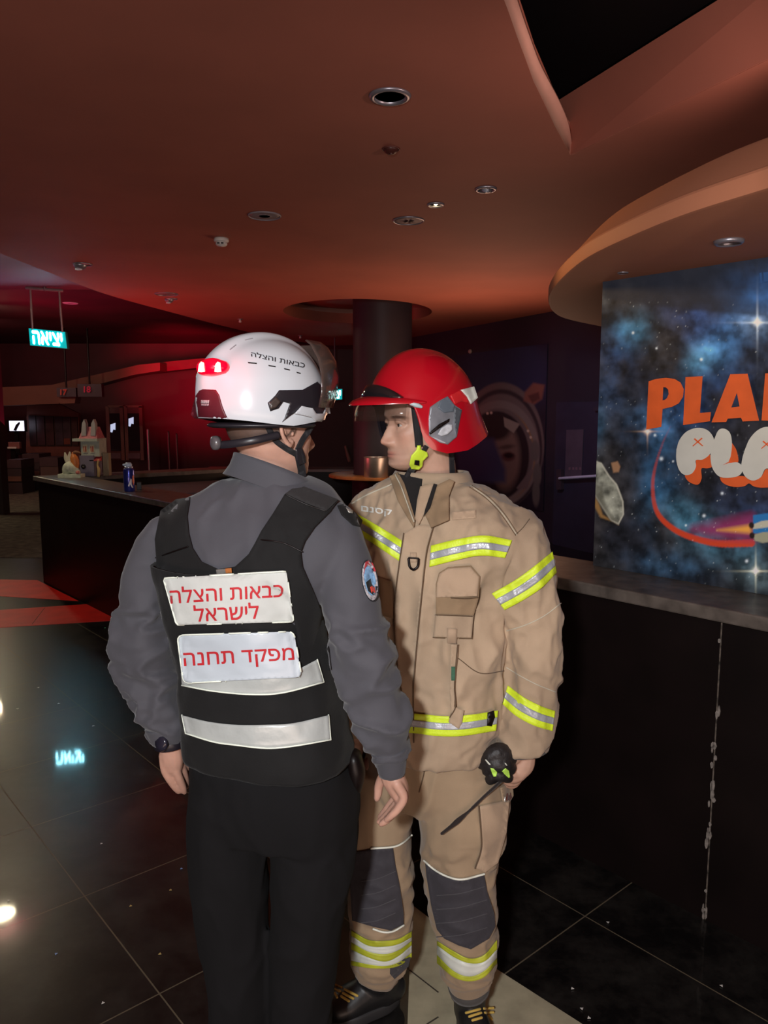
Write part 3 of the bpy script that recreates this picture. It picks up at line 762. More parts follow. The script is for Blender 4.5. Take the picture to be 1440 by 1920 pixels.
star((1417, 1070), 6, (0.75, 0.75, 0.6)); glint((1417, 1071), 22, 1.8, (0.7, 0.7, 0.5))
K = np.clip(K * 1.25, 0, 0.95)
panel = struct(painted('wall_panel', (Vg, Fg), K, M_PAINT, smooth=False))
mk('panel_core', join(bar_box(a_l + 0.001, a_l + 1.35, PB + 0.002, PB + 0.06, ZT, ZS + 0.01)), mat('panel_core_dark', (0.03, 0.028, 0.03), 0.6), parent=panel, smooth=False)

def panel_shape(polys, out, th=0.004, L=None):
    Vs = []
    for poly in polys:
        V2, F2 = dense(poly, [tuple(range(len(poly)))], 500)
        A = np.array([on_panel(p[0], p[1], out) for p in V2]); B = np.array([on_panel(p[0], p[1], out - th) for p in V2]); n = len(V2)
        cnt = {}
        for f in F2:
            for k in range(len(f)):
                a, b = f[k], f[(k + 1) % len(f)]; cnt.setdefault((min(a, b), max(a, b)), []).append((a, b))
        G = [tuple(f) for f in F2] + [tuple(i + n for i in reversed(f)) for f in F2] + [(e[0][1], e[0][0], e[0][0] + n, e[0][1] + n) for e in cnt.values() if len(e) == 1]
        Vs.append((np.concatenate([A, B]), G))
    return join(*Vs)
z8 = lambda pts: [(1180 + x * 260 / 1135.0, 660 + y * 440 / 1920.0) for x, y in pts]
M_OR = mat('orange_paint', (0.72, 0.115, 0.022), 0.55, var=0.10, vs=14)
M_WH = mat('white_paint', (0.60, 0.61, 0.56), 0.55, var=0.06, vs=10)
def arc(c, r, a0, a1, n=14): return [(c[0] + r[0] * math.cos(math.radians(a)), c[1] + r[1] * math.sin(math.radians(a))) for a in np.linspace(a0, a1, n)]
P_out = [(158, 240)] + [(220, 220), (300, 212), (370, 220), (420, 250), (445, 305), (440, 365), (405, 420), (350, 448), (272, 466), (262, 612), (138, 634)]
P_hole = [(278, 288), (300, 290), (318, 308), (322, 345), (308, 378), (290, 392), (272, 396)]
def with_hole(o, h):
    """one outline round the letter and back round its eye"""
    o, h = np.array(o), np.array(h)
    i = int(np.argmin([np.linalg.norm(o - h[0], axis=1)])); h = h[::-1]
    k = len(h) - 1; h = np.concatenate([h[k:], h[:k]])
    return [tuple(p) for p in np.concatenate([o[:i + 1], h, h[:1] + 0.01, o[i:i + 1] + 0.01, o[i + 1:]])]
letters = {'P': with_hole(P_out, P_hole), 'L': [(460, 205), (600, 198), (578, 498), (668, 492), (660, 566), (440, 598)],
           'A': with_hole([(826, 182), (968, 178), (1062, 562), (928, 568), (914, 538), (806, 545), (792, 572), (672, 576)], [(880, 335), (902, 446), (834, 454)]), 'N': [(1112, 175), (1250, 166), (1385, 400), (1400, 158), (1545, 148), (1515, 596), (1390, 598), (1235, 330), (1215, 566), (1082, 560)]}
for k in 'PLAN': mk('painted_letter', panel_shape([z8(letters[k])], 0.006), M_OR, parent=panel, smooth=False)
sm = lambda pts, s=6: [tuple(p) for p in catmull(np.array(pts + [pts[0]], float), np.linspace(0, 1, len(pts) * s + 1))[:-1]]
bubP = [(385, 800), (410, 720), (470, 650), (560, 620), (640, 640), (688, 700), (690, 770), (655, 840), (600, 880), (545, 885), (545, 940), (510, 995), (450, 1005), (405, 960), (384, 880)]
bubL = [(692, 720), (730, 640), (780, 628), (825, 665), (840, 750), (830, 850), (815, 905), (880, 902), (920, 930), (925, 975), (890, 1015), (800, 1030), (730, 1015), (680, 950), (664, 860), (672, 780)]
bubA = [(945, 800), (985, 710), (1050, 640), (1130, 612), (1240, 640), (1240, 1000), (1190, 1010), (1150, 960), (1110, 960), (1075, 1025), (1010, 1052), (950, 1020), (918, 950), (925, 870)]
shd = [[(545, 880), (600, 880), (660, 840), (680, 930), (640, 952), (590, 955), (592, 1030), (570, 1080), (530, 1082), (480, 1055), (455, 1010), (500, 1000), (540, 950)],
       [(838, 740), (875, 800), (893, 880), (880, 905), (815, 905), (830, 840)], [(740, 1025), (800, 1030), (900, 1015), (950, 1020), (1010, 1052), (1080, 1020), (1115, 960), (1150, 965), (1240, 1010), (1240, 1090), (1100, 1110), (1020, 1100), (980, 1075), (940, 1098), (870, 1105), (800, 1090), (755, 1060)]]
mk('bubble_shadow', panel_shape([z8(sm(s, 4)) for s in shd], 0.005), M_OR, parent=panel, smooth=False)
for b, o_ in ((bubP, 0.008), (bubL, 0.0085), (bubA, 0.009)): mk('bubble_letter', panel_shape([z8(sm(b))], o_), M_WH, parent=panel, smooth=False)
def cross(c):
    return [z8([(c[0] - 36, c[1] - 22), (c[0] - 26, c[1] - 30), (c[0] + 42, c[1] + 32), (c[0] + 34, c[1] + 36)]), z8([(c[0] - 42, c[1] + 38), (c[0] - 46, c[1] + 32), (c[0] + 28, c[1] - 34), (c[0] + 36, c[1] - 26)])]
mk('painted_cross', panel_shape(cross((563, 735)) + [z8([(765, 925), (800, 905), (822, 898), (824, 906), (800, 912)])], 0.011), M_OR, parent=panel, smooth=False)
mk('painted_cross', panel_shape(cross((1125, 755)), 0.0115), M_OR, parent=panel, smooth=False)
mk('panel_mark', panel_shape([[(1424, 512), (1428, 511), (1429, 530), (1426, 531)], [(1431, 511), (1446, 509), (1446, 527), (1433, 529)]], 0.006), mat('mark_blue', (0.03, 0.10, 0.28), 0.5), parent=panel, smooth=False)
# ================================================================== CEILING FIXTURES
M_TRIM = mat('downlight_trim', (0.34, 0.33, 0.38), 0.35, metal=0.7)
M_CAN = mat('downlight_can', (0.03, 0.03, 0.035), 0.5, metal=0.3)
M_LENS = mat('unlit_lens', (0.30, 0.32, 0.38), 0.15, spec=0.8)
M_BULB = mat('lit_bulb', (1, 0.8, 0.45), 0.3, emit=(1.0, 0.72, 0.36), es=60)
M_GRILLE = mat('speaker_grille_grey', (0.21, 0.16, 0.17), 0.6, var=0.3, vs=160)
M_PLASTIC = mat('white_plastic', (0.62, 0.58, 0.55), 0.45)

def ring_prof(r, w, h): return [(r - w * 0.2, 0.0), (r - w * 0.15, -h * 0.7), (r + w * 0.3, -h), (r + w * 0.8, -h * 0.6), (r + w, 0.0)]
def ringmesh(p, r, w, h, n=40):
    ang = np.linspace(0, 2 * math.pi, n, endpoint=False)
    rings = [np.stack([p[0] + q * np.cos(ang), p[1] + q * np.sin(ang), np.full(n, p[2] + z)], -1) for q, z in ring_prof(r, w, h)]
    V, F = loft(rings + [rings[0]], cap=False)
    return V, F
def downlight(p, r, label, lit=False, tilt=None, lens=False):
    t = thing('downlight', label, 'ceiling light', p, 'round lights in the ceiling')
    mk('trim_ring', ringmesh(p, r, r * 0.32, 0.012), M_TRIM, parent=t)
    mk('can', lathe([(r, 0.0), (r * 0.9, 0.07), (r * 0.5, 0.09), (0.0, 0.09), (0.0, 0.095), (r * 0.52, 0.095), (r * 0.97, 0.074), (r * 1.04, 0.0)], p, 32), M_CAN, parent=t)
    if lit: mk('bulb', lathe([(0, 0.0), (r * 0.42, 0.012), (r * 0.5, 0.03), (r * 0.3, 0.08), (0, 0.085)], (p[0], p[1], p[2] - 0.008), 24), M_BULB, parent=t)
    if tilt is not None: mk('eyeball', lathe([(0, -0.012), (r * 0.5, -0.010), (r * 0.75, 0.0), (r * 0.9, 0.03), (r * 0.7, 0.06), (0, 0.07)], p, 28, axis=tilt), M_TRIM, parent=t); mk('lens', lathe([(0, -0.016), (r * 0.42, -0.014), (r * 0.45, -0.006), (0, -0.005)], p, 24, axis=tilt), M_LENS, parent=t)
    elif lens: mk('lens', lathe([(0, 0.05), (r * 0.5, 0.05), (r * 0.55, 0.07), (0, 0.07)], p, 24), M_LENS, parent=t)
    return t
downlight(DL1, 0.068, 'largest round downlight in the ceiling, unlit, with a grey ring and black inside', lens=True)
downlight(DL2, 0.05, 'small tilted eyeball downlight just right of the glowing ceiling lamp', tilt=unit((0.25, 0.5, 1)))
downlight(DL3, 0.042, 'small glowing ceiling spotlight, the only lit one in view', lit=True)
lamp('ceiling_spot_glow', 'SPOT', tuple(DL3 - UP * 0.03), 30, (1.0, 0.72, 0.4), tuple(DL3 - UP * 2), spot_size=1.9, spot_blend=0.7, shadow_soft_size=0.03)
downlight(atz(1367, 451, ZS), 0.033, 'dark round downlight in the lower curved soffit above the space panel', lens=True)
p = atz(1168, 511, ZS); t = thing('sprinkler_plate', 'thin pale ring in the soffit close to the corner of the space panel', 'sprinkler', p)
mk('plate_ring', ringmesh(p, 0.016, 0.004, 0.004), M_TRIM, parent=t); mk('plate_disc', lathe([(0, 0), (0.016, 0), (0.016, -0.002), (0, -0.002)], p, 24), M_CEIL2, parent=t)
# a lit downlight just outside the picture whose glow the floor mirrors
P_OUT = np.array([-3.62, 6.75, 3.02])
t = thing('downlight', 'glowing ceiling lamp beyond the left edge, seen as a glow on the floor tiles', 'ceiling light', tuple(P_OUT), 'round lights in the ceiling')
mk('trim_ring', ringmesh(P_OUT, 0.12, 0.03, 0.015), M_TRIM, parent=t)
mk('bulb', lathe([(0, -0.03), (0.07, -0.025), (0.115, 0.0), (0.1, 0.03), (0, 0.03)], P_OUT, 28), mat('lit_lamp_face', (1, 0.85, 0.6), 0.3, emit=(1.0, 0.86, 0.55), es=115), parent=t)
mk('hanger', tube([P_OUT + UP * 0.02, P_OUT + UP * 0.15], [0.02, 0.02], smooth=False), M_CAN, parent=t)

P_OUT2 = np.array([-6.9, 13.0, 3.42])
t = thing('downlight', 'lit ceiling lamp of the far hall beyond the left edge, mirrored in the floor', 'ceiling light', tuple(P_OUT2), 'round lights in the ceiling')
mk('trim_ring', ringmesh(P_OUT2, 0.16, 0.03, 0.015), M_TRIM, parent=t)
mk('bulb', lathe([(0, -0.03), (0.1, -0.025), (0.155, 0.0), (0.15, 0.07), (0, 0.08)], P_OUT2, 28), MATS['lit_lamp_face'], parent=t)

def disc(name, px, r, m, label, cat, z=ZC, rim=M_TRIM, group=None):
    p = atz(*px, z); t = thing(name, label, cat, p, group)
    mk('rim', ringmesh(p, r * 0.93, r * 0.09, 0.010), rim, parent=t)
    mk('grille', lathe([(0, -0.006), (r * 0.7, -0.006), (r * 0.94, -0.003), (r * 0.94, 0.0), (0, 0.0)], p, 40), m, parent=t)
    return t
GS = 'flat round speakers in the ceiling'
disc('ceiling_speaker', (766, 413), 0.108, M_GRILLE, 'flat round ceiling speaker with pale rim beside the glowing spotlight', 'speaker', group=GS)
disc('ceiling_speaker', (496, 404), 0.110, mat('grille_mid_grey', (0.25, 0.22, 0.25), 0.5, var=0.2, vs=150), 'plain grey round ceiling speaker above and right of the smoke detector', 'speaker', rim=mat('grey_rim', (0.24, 0.21, 0.24), 0.5), group=GS)
disc('ceiling_speaker', (312, 551), 0.125, M_GRILLE, 'round ceiling speaker with thin pale rim near the curved ceiling edge', 'speaker', group=GS)
disc('ceiling_speaker', (132, 568), 0.12, mat('grille_pale', (0.75, 0.75, 0.8), 0.5), 'pale oval-looking speaker on the dark ceiling right of the hanging exit sign', 'speaker', z=3.5, rim=mat('pale_rim', (0.75, 0.75, 0.8), 0.5), group=GS)

p = atz(733, 279, ZC); t = thing('sprinkler_cover', 'small dark red-brown domed cover on the ceiling below the largest downlight', 'sprinkler', p)
mk('dome', lathe([(0, -0.026), (0.022, -0.022), (0.036, -0.010), (0.040, 0), (0, 0)], p, 28), mat('dome_brown', (0.055, 0.015, 0.012), 0.4), parent=t)
mk('base_ring', ringmesh(p, 0.040, 0.006, 0.006), mat('dome_ring', (0.09, 0.025, 0.02), 0.5), parent=t)

p = atz(415, 447, ZC); t = thing('smoke_detector', 'small white smoke detector hanging from the orange-brown ceiling', 'smoke detector', p)
mk('base', lathe([(0, 0), (0.054, 0), (0.056, -0.02), (0.05, -0.028), (0, -0.028)], p, 32), M_PLASTIC, parent=t)
mk('head', lathe([(0, -0.028), (0.042, -0.028), (0.044, -0.045), (0.034, -0.056), (0, -0.058)], p, 32), M_PLASTIC, parent=t)
for s in (-1, 1): mk('vent_slot', box((p[0] + s * 0.014, p[1] - 0.041, p[2] - 0.042), (0.018, 0.01, 0.010)), M_CAN, parent=t, smooth=False)

def spot_fix(px, label, r=0.05):
    p = atz(*px, ZC); t = thing('adjustable_spotlight', label, 'ceiling light', p, 'small spotlights near the ceiling edge')
    mk('trim_ring', ringmesh(p, r, 0.014, 0.012), M_TRIM, parent=t)
    mk('eyeball', lathe([(0, -0.05), (r * 0.5, -0.045), (r * 0.8, -0.02), (r * 0.86, 0.0), (0, 0)], p + np.array([-0.02, -0.01, 0]), 28), M_TRIM, parent=t)
    mk('lens', lathe([(0, -0.058), (r * 0.42, -0.055), (r * 0.45, -0.046), (0, -0.046)], p + np.array([-0.03, -0.02, 0.0]), 24), mat('spot_lens', (0.75, 0.75, 0.85), 0.1, spec=1.0), parent=t)
spot_fix((155, 495), 'small chrome spotlight on the ceiling nearest the hanging exit sign', 0.07)
spot_fix((321, 560), 'small chrome spotlight just beside a pale-rimmed round ceiling speaker', 0.06)
for px, lb in (((450, 598), 'tiny sprinkler head above the white helmet and its red lamp'), ((563, 629), 'tiny sprinkler head on the ceiling between the two helmets')):
    p = atz(*px, ZC); t = thing('ceiling_sprinkler', lb, 'sprinkler', p, 'tiny sprinkler heads')
    mk('collar', lathe([(0, 0), (0.04, 0), (0.04, -0.008), (0, -0.010)], p, 20), M_TRIM, parent=t)
    mk('nozzle', lathe([(0, -0.01), (0.014, -0.01), (0.02, -0.045), (0, -0.05)], p, 16), M_PLASTIC, parent=t)

# ================================================================== EXIT SIGNS
M_EXIT = mat('exit_green_lit', (0.0, 0.35, 0.33), 0.4, emit=(0.0, 0.42, 0.44), es=0.9)
M_EXITT = mat('exit_text_lit', (0.8, 0.95, 0.95), 0.4, emit=(0.34, 0.80, 1.0), es=22)
M_EXITC = mat('exit_case', (0.02, 0.16, 0.15), 0.4)
def exit_sign(q, Y, label, rods=None, text='יציאה', es_text=M_EXITT):
    P = [aty(*c, Y) for c in q]
    cen = sum(P) / 4; n = np.array([0, -1.0, 0]); ux = unit(P[1] - P[0])
    t = thing('exit_sign', label, 'exit sign', tuple(cen - UP * (cen[2] - min(p[2] for p in P))), 'illuminated exit signs')
    mk('case', slab([P[3], P[2], P[1], P[0]], 0.05, n), M_EXITC, parent=t, smooth=False)
    ins = lambda k, f, o: [cen + (p - cen) * f + n * o for p in (P[3], P[2], P[1], P[0])]
    mk('lit_face', slab(ins(0, 0.965, 0.006), 0.006, n), M_EXIT, parent=t, smooth=False)
    V2, F2 = flat_text(text[::-1], 0.05)
    tl, tr, br, bl = [cen + (p - cen) * np.array([0.80, 1, 0.78]) + n * 0.010 for p in P]
    u, v = V2[:, :1], V2[:, 1:]
    A = tl * (1 - u) * v + tr * u * v + br * u * (1 - v) + bl * (1 - u) * (1 - v)
    mk('sign_lettering', (A, F2), es_text, parent=t, smooth=False)
    return t, P
ESY = 9.15
t, P = exit_sign([(53, 615), (123, 622), (127, 654), (56, 648)], ESY, 'hanging green exit sign with white Hebrew lettering on two rods at left')
for a, b in (((57, 541), (61, 617)), ((111, 545), (117, 622))):
    mk('hanging_rod', tube([aty(*a, ESY), aty(*b, ESY)], [0.011, 0.011], smooth=False), mat('rod_grey', (0.32, 0.24, 0.24), 0.4, metal=0.3), parent=t)
mk('ceiling_bar', tube([aty(50, 540, ESY), aty(116, 545, ESY)], [0.018, 0.018], smooth=False), mat('bar_grey', (0.22, 0.16, 0.18), 0.4), parent=t)
b0 = aty(84, 543, ESY)
mk('hanging_plate', tube([b0, np.array([b0[0], b0[1], 3.16])], [0.02, 0.02], smooth=False), mat('bar_grey2', (0.12, 0.07, 0.09), 0.4), parent=t)
t, P = exit_sign([(613, 731), (642, 729), (642, 749), (614, 751)], 13.5, 'small distant green exit sign glimpsed between the two helmets', es_text=mat('exit_text_far', (0.8, 0.95, 0.95), 0.4, emit=(0.7, 1.0, 0.95), es=3.0))
mk('hanging_rod', tube([aty(628, 731, 13.52), np.array([*aty(628, 731, 13.52)[:2], 3.5])], [0.012, 0.012], smooth=False), MATS['bar_grey2'], parent=t)

# ================================================================== TABLE ROUND THE COLUMN, STEEL BIN
TB = 0.90
t = thing('round_table', 'round table with orange wooden edge built around the dark column', 'table', (COLC[0], COLC[1], 0))
ang = np.linspace(0, 2 * math.pi, 64, endpoint=False)
tr_ = lambda r, z: np.stack([COLC[0] + r * np.cos(ang), COLC[1] + r * np.sin(ang), np.full(64, z)], -1)
M_OAK = mat('oak_orange', (0.50, 0.20, 0.06), 0.45, var=0.3, vs=9)
mk('tabletop', loft([tr_(0.40, TB), tr_(0.70, TB), tr_(0.715, TB - 0.01), tr_(0.715, TB - 0.035), tr_(0.70, TB - 0.045), tr_(0.40, TB - 0.045), tr_(0.40, TB)], cap=False), M_OAK, parent=t, angle=40)
mk('base_drum', loft([tr_(0.41, 0.0), tr_(0.41, TB - 0.045), tr_(0.395, TB - 0.045), tr_(0.395, 0.0), tr_(0.41, 0.0)], cap=False), M_NAVY, parent=t, angle=40)
bp = np.array([COLC[0] - 0.08, COLC[1] - 0.545, TB])
t = thing('steel_container', 'shiny round steel container on the table beside the dark column', 'container', tuple(bp))
M_STEEL = mat('brushed_steel', (0.62, 0.60, 0.56), 0.36, metal=0.9)
mk('body', lathe([(0, 0.0), (0.15, 0.0), (0.155, 0.01), (0.155, 0.245), (0.150, 0.25), (0.146, 0.245), (0.146, 0.02), (0, 0.02)], bp, 48), M_STEEL, parent=t, angle=40)
mk('rolled_rim', loft([bp + np.stack([(0.152 + 0.006 * math.cos(a)) * np.cos(ang), (0.152 + 0.006 * math.cos(a)) * np.sin(ang), np.full(64, 0.25 + 0.006 * math.sin(a))], -1) for a in np.linspace(0, 2 * math.pi, 9)], cap=False), M_STEEL, parent=t)
lamp('table_fill', 'SPOT', (-1.6, 8.0, 2.4), 40, (1, 0.85, 0.65), tuple(bp + UP * 0.1), spot_size=0.5, spot_blend=0.8, shadow_soft_size=0.15)  # this spot and the next are added to brighten container and table edge
lamp('table_fill', 'SPOT', (1.2, 7.6, 2.4), 30, (1, 0.9, 0.75), tuple(bp + UP * 0.1), spot_size=0.5, spot_blend=0.8, shadow_soft_size=0.15)

# ================================================================== THINGS ON THE BAR COUNTER AT LEFT
def on_top(px, py): return atz(px, py, ZT)
# aerosol can
cp = on_top(243, 921); k = 1.0
t = thing('spray_can', 'small blue can with white cap standing on the counter edge at left', 'can', tuple(cp))
M_CANB = mat('can_blue', (0.035, 0.045, 0.30), 0.25, metal=0.5, var=0.25, vs=18, coat=0.5)
mk('body', lathe([(0, 0), (0.040, 0), (0.043, 0.006), (0.043, 0.165), (0.039, 0.178), (0.028, 0.186), (0, 0.186)], cp, 32), M_CANB, parent=t, angle=35)
mk('collar', lathe([(0, 0.184), (0.032, 0.184), (0.034, 0.190), (0.033, 0.198), (0, 0.198)], cp, 28), mat('can_collar', (0.55, 0.58, 0.7), 0.3, metal=0.6), parent=t)
mk('cap', join(lathe([(0, 0.197), (0.026, 0.197), (0.027, 0.214), (0.020, 0.228), (0, 0.230)], cp, 24), tube([cp + [-0.006, 0, 0.215], cp + [-0.036, -0.012, 0.212]], [0.010, 0.008], smooth=False)), mat('can_cap', (0.55, 0.68, 0.85), 0.35), parent=t)
can_bvh = bvh_of(lathe([(0, 0), (0.040, 0), (0.0432, 0.006), (0.0432, 0.165), (0.039, 0.178), (0, 0.186)], cp, 64))
mk('printed_swirl', pix_poly(can_bvh, [(240, 911), (243, 903), (245, 897), (247, 899), (247, 908), (250, 915), (247, 914), (244, 908), (242, 913)], 0.002, 0.0015, L=3, Yf=cp[1]), mat('can_white', (0.75, 0.75, 0.8), 0.4), parent=t, smooth=False)
mk('printed_flash', pix_poly(can_bvh, [(248, 893), (251, 890), (252, 904), (250, 910), (248, 902)], 0.002, 0.0015, L=3, Yf=cp[1]), mat('can_orange', (0.7, 0.12, 0.05), 0.4), parent=t, smooth=False)
bx = on_top(259, 919)
t = tag(bevel(mk('small_box', box(bx + np.array([0.0, 0.03, 0.032]), (0.038, 0.03, 0.064), 0.3), M_BLACK, smooth=False), 0.003), 'small black box right behind the blue can on the counter', 'box')

# toy house
hp = grid_pt(-7.90, 2.344 + 0.70, ZT); hp = on_top(176, 892) + UP * 0.002
D = hp[1]; sc = D / FPX * 1.01
def hx(px, py, dy=0.0): return np.array([(px - 176) * sc + hp[0], hp[1] + dy, hp[2] + (892 - py) * sc])
M_WOODG = mat('house_grey_green', (0.34, 0.36, 0.30), 0.6, var=0.15, vs=20)
M_CREAM = mat('house_cream', (0.52, 0.48, 0.32), 0.6, var=0.1, vs=20)
M_ROOF = mat('house_roof_pink', (0.36, 0.09, 0.11), 0.6, var=0.25, vs=30)
M_SLATE = mat('house_slate', (0.15, 0.13, 0.18), 0.6)
t = thing('toy_house', 'toy house with pink roof and two pointed gables standing on the far counter corner', 'toy house', tuple(hp))
def hbox(x0, x1, y0, y1, d0, d1):
    a, b = hx(x0, y1, d0), hx(x1, y0, d1); return box((a + b) / 2, np.abs(b - a))
mk('lower_wall', hbox(158, 184, 854, 892, -0.10, 0.12), M_SLATE, parent=t, smooth=False)
w = mk('upper_wall', hbox(160, 194, 826, 856, -0.08, 0.12), M_WOODG, parent=t, smooth=False)
mk('cornice', hbox(148, 193, 823, 828, -0.12, 0.14), M_WOODG, parent=t, smooth=False)
for x in (168, 181):
    f = mk('window', hbox(x - 4, x + 4, 834, 849, -0.086, -0.07), M_CREAM, parent=t, smooth=False)
    mk('pane', hbox(x - 2.6, x + 2.6, 837, 847, -0.090, -0.08), mat('toy_pane', (0.35, 0.05, 0.04), 0.4), parent=f, smooth=False)
    mk('glazing_bar', hbox(x - 0.4, x + 0.4, 836, 848, -0.094, -0.085), M_CREAM, parent=f, smooth=False)
rp = [hx(158, 824, -0.10), hx(192, 824, -0.10), hx(192, 824, 0.12), hx(158, 824, 0.12)]; rq = [hx(163, 802, -0.03), hx(187, 802, -0.03), hx(187, 802, 0.06), hx(163, 802, 0.06)]
mk('roof', (np.array(rp + rq), [(0, 3, 2, 1), (4, 5, 6, 7), (0, 1, 5, 4), (1, 2, 6, 5), (2, 3, 7, 6), (3, 0, 4, 7)]), M_ROOF, parent=t, smooth=False)
for x in (167, 184):
    q = [hx(x - 4.5, 818, -0.09), hx(x + 4.5, 818, -0.09), hx(x + 3.5, 796, -0.07), hx(x, 788, -0.06), hx(x - 3.5, 796, -0.07)]
    Vq = np.array(q + [p_ + np.array([0, 0.06, 0]) for p_ in q])
    g = mk('gable', (Vq, [(0, 1, 2, 3, 4), (9, 8, 7, 6, 5)] + [(i, (i + 1) % 5, 5 + (i + 1) % 5, 5 + i) for i in range(5)]), mat('gable_grey', (0.28, 0.25, 0.25), 0.6), parent=t, smooth=False)
mk('porch_roof', (np.array([hx(176, 862, -0.10), hx(196, 862, -0.10), hx(194, 855, -0.02), hx(178, 855, -0.02), hx(176, 864, -0.10), hx(196, 864, -0.10), hx(194, 864, -0.02), hx(178, 864, -0.02)]), [(0, 1, 2, 3), (7, 6, 5, 4), (0, 4, 5, 1), (1, 5, 6, 2), (2, 6, 7, 3), (3, 7, 4, 0)]), mat('porch_red', (0.40, 0.05, 0.05), 0.6), parent=t, smooth=False)
mk('porch_post', tube([hx(191, 892, -0.09), hx(192, 880, -0.09), hx(190, 872, -0.09), hx(192, 863, -0.09)], [0.012, 0.016, 0.010, 0.012], n=10), mat('post_gold', (0.42, 0.30, 0.12), 0.5), parent=t)
mk('side_fence', hbox(195, 206, 850, 892, -0.02, 0.05), mat('fence_tan', (0.27, 0.21, 0.13), 0.7), parent=t, smooth=False)
mk('round_vent', lathe([(0, 0), (0.022, 0), (0.024, 0.006), (0.014, 0.010), (0, 0.006)], hx(165, 874, -0.10), 20, axis=(0, -1, 0)), M_BLACK, parent=t)
# ornament
op = on_top(142, 893.5)
def ox(px, py, dy=-0.10): return np.array([(px - 142) * sc + op[0], op[1] + dy, op[2] + (893.5 - py) * sc])
M_STONE = mat('ornament_stone', (0.50, 0.54, 0.42), 0.7, var=0.25, vs=25, bump=0.3, bs=40)
t = thing('ornament', 'small ornament of pale stone base with orange bulb beside the toy house', 'ornament', tuple(op))
mk('plinth', join(box(ox(142, 890.5), (0.22, 0.12, 7 * sc)),), M_STONE, parent=t, smooth=False)
mk('rock', vox([tube([ox(131, 887), ox(136, 878), ox(142, 876), ox(152, 884)], [0.03, 0.055, 0.06, 0.035], n=14), tube([ox(134, 880), ox(140, 872)], [0.045, 0.03], n=14, smooth=False)], 0.006, 3), M_STONE, parent=t)
for a, b, c in (((138, 873), (134, 860), (132, 849)), ((139, 873), (140, 858), (141, 848))):
    mk('upright_leaf', tube([ox(*a), ox(*b), ox(*c)], [(0.012, 0.008), (0.022, 0.009), (0.008, 0.005)], n=12), mat('leaf_cream', (0.55, 0.50, 0.38), 0.6), parent=t)
mk('bulb_body', tube([ox(150, 879), ox(150, 868), ox(148, 858), ox(147, 850)], [0.022, 0.036, 0.036, 0.014], n=18), mat('bulb_orange', (0.55, 0.17, 0.035), 0.5, var=0.3, vs=12), parent=t)
mk('curved_tip', tube([ox(146, 852), ox(151, 848), ox(158, 849), ox(161, 851)], [0.014, 0.016, 0.011, 0.004], n=12), mat('tip_brown', (0.18, 0.07, 0.03), 0.6), parent=t)
mk('red_knob', lathe([(0, -0.02), (0.016, -0.012), (0.02, 0), (0.014, 0.014), (0, 0.02)], ox(157, 884, -0.15), 16), mat('knob_red', (0.45, 0.14, 0.12), 0.5), parent=t)

# ================================================================== FAR BACK OF THE LOBBY
YB = 18.5
def bq(x0, y0, x1, y1, Y=YB, d=0.1):
    a, b = aty(x0, y1, Y), aty(x1, y0, Y); return box(((a + b) / 2 + np.array([0, d / 2, 0])), (abs(b[0] - a[0]), d, abs(b[2] - a[2])))
def bpoly(P, Y=YB, d=0.3):
    q = [aty(*p, Y) for p in P]; n = len(q); Vq = np.array(q + [p + np.array([0, d, 0]) for p in q])
    return Vq, [tuple(range(n)), tuple(range(2 * n - 1, n - 1, -1))] + [(i, (i + 1) % n, n + (i + 1) % n, n + i) for i in range(n)]
struct(mk('trim_1', bpoly([(-40, 728), (95, 722), (260, 684), (300, 680), (300, 695), (250, 703), (120, 738), (110, 757), (-40, 762)], 17.2, 0.5), M_BEAM, smooth=False))
struct(mk('trim_2', bpoly([(250, 684), (420, 668), (420, 684), (250, 703)], 17.9, 0.4), mat('beam_maroon', (0.11, 0.018, 0.016), 0.7), smooth=False))
M_BOARD = mat('poster_board', (0.125, 0.032, 0.020), 0.6, var=0.2)
bd = bpoly([(50, 757), (110, 757), (147, 775), (152, 910), (48, 910)], 18.4, 0.12)
tag(mk('display_board', bd, M_BOARD, smooth=False), 'reddish-brown display wall holding six dark posters far at left', 'display board')
po = [(56, 67), (70, 83), (87, 100), (104, 117), (119, 132), (136, 145)]
lbs = ['narrow dark poster nearest the lit screen on the brown display wall', 'dark poster second from the lit screen on the display wall', 'dark poster third from the lit screen on the display wall', 'dark bluish poster fourth from the lit screen on the display wall', 'poster with a red lower half, fifth from the lit screen', 'narrow poster at the far end of the display wall behind the toy house']
pc = [(0.03, 0.012, 0.016), (0.05, 0.018, 0.024), (0.055, 0.018, 0.02), (0.045, 0.025, 0.035), (0.05, 0.026, 0.034), (0.05, 0.015, 0.015)]
for k, (a, b) in enumerate(po):
    t = thing('poster', lbs[k], 'poster', tuple(aty((a + b) / 2, 836, 18.38)), 'posters on the display wall')
    mk('frame', bq(a + 0.35, 779 + k * 0.6, b - 0.35, 836, 18.36, 0.035), mat('poster_frame', (0.02, 0.008, 0.008), 0.5), parent=t, smooth=False)
    mk('print', bq(a + 1.0, 781 + k * 0.6, b - 1.0, 834, 18.34, 0.02), mat('poster_print', pc[k], 0.35, var=0.6, vs=4), parent=t, smooth=False)
    if k == 4: mk('print_patch', bq(a + 1, 822, b - 1, 833, 18.325, 0.02), mat('poster_red', (0.14, 0.03, 0.015), 0.4), parent=t, smooth=False)
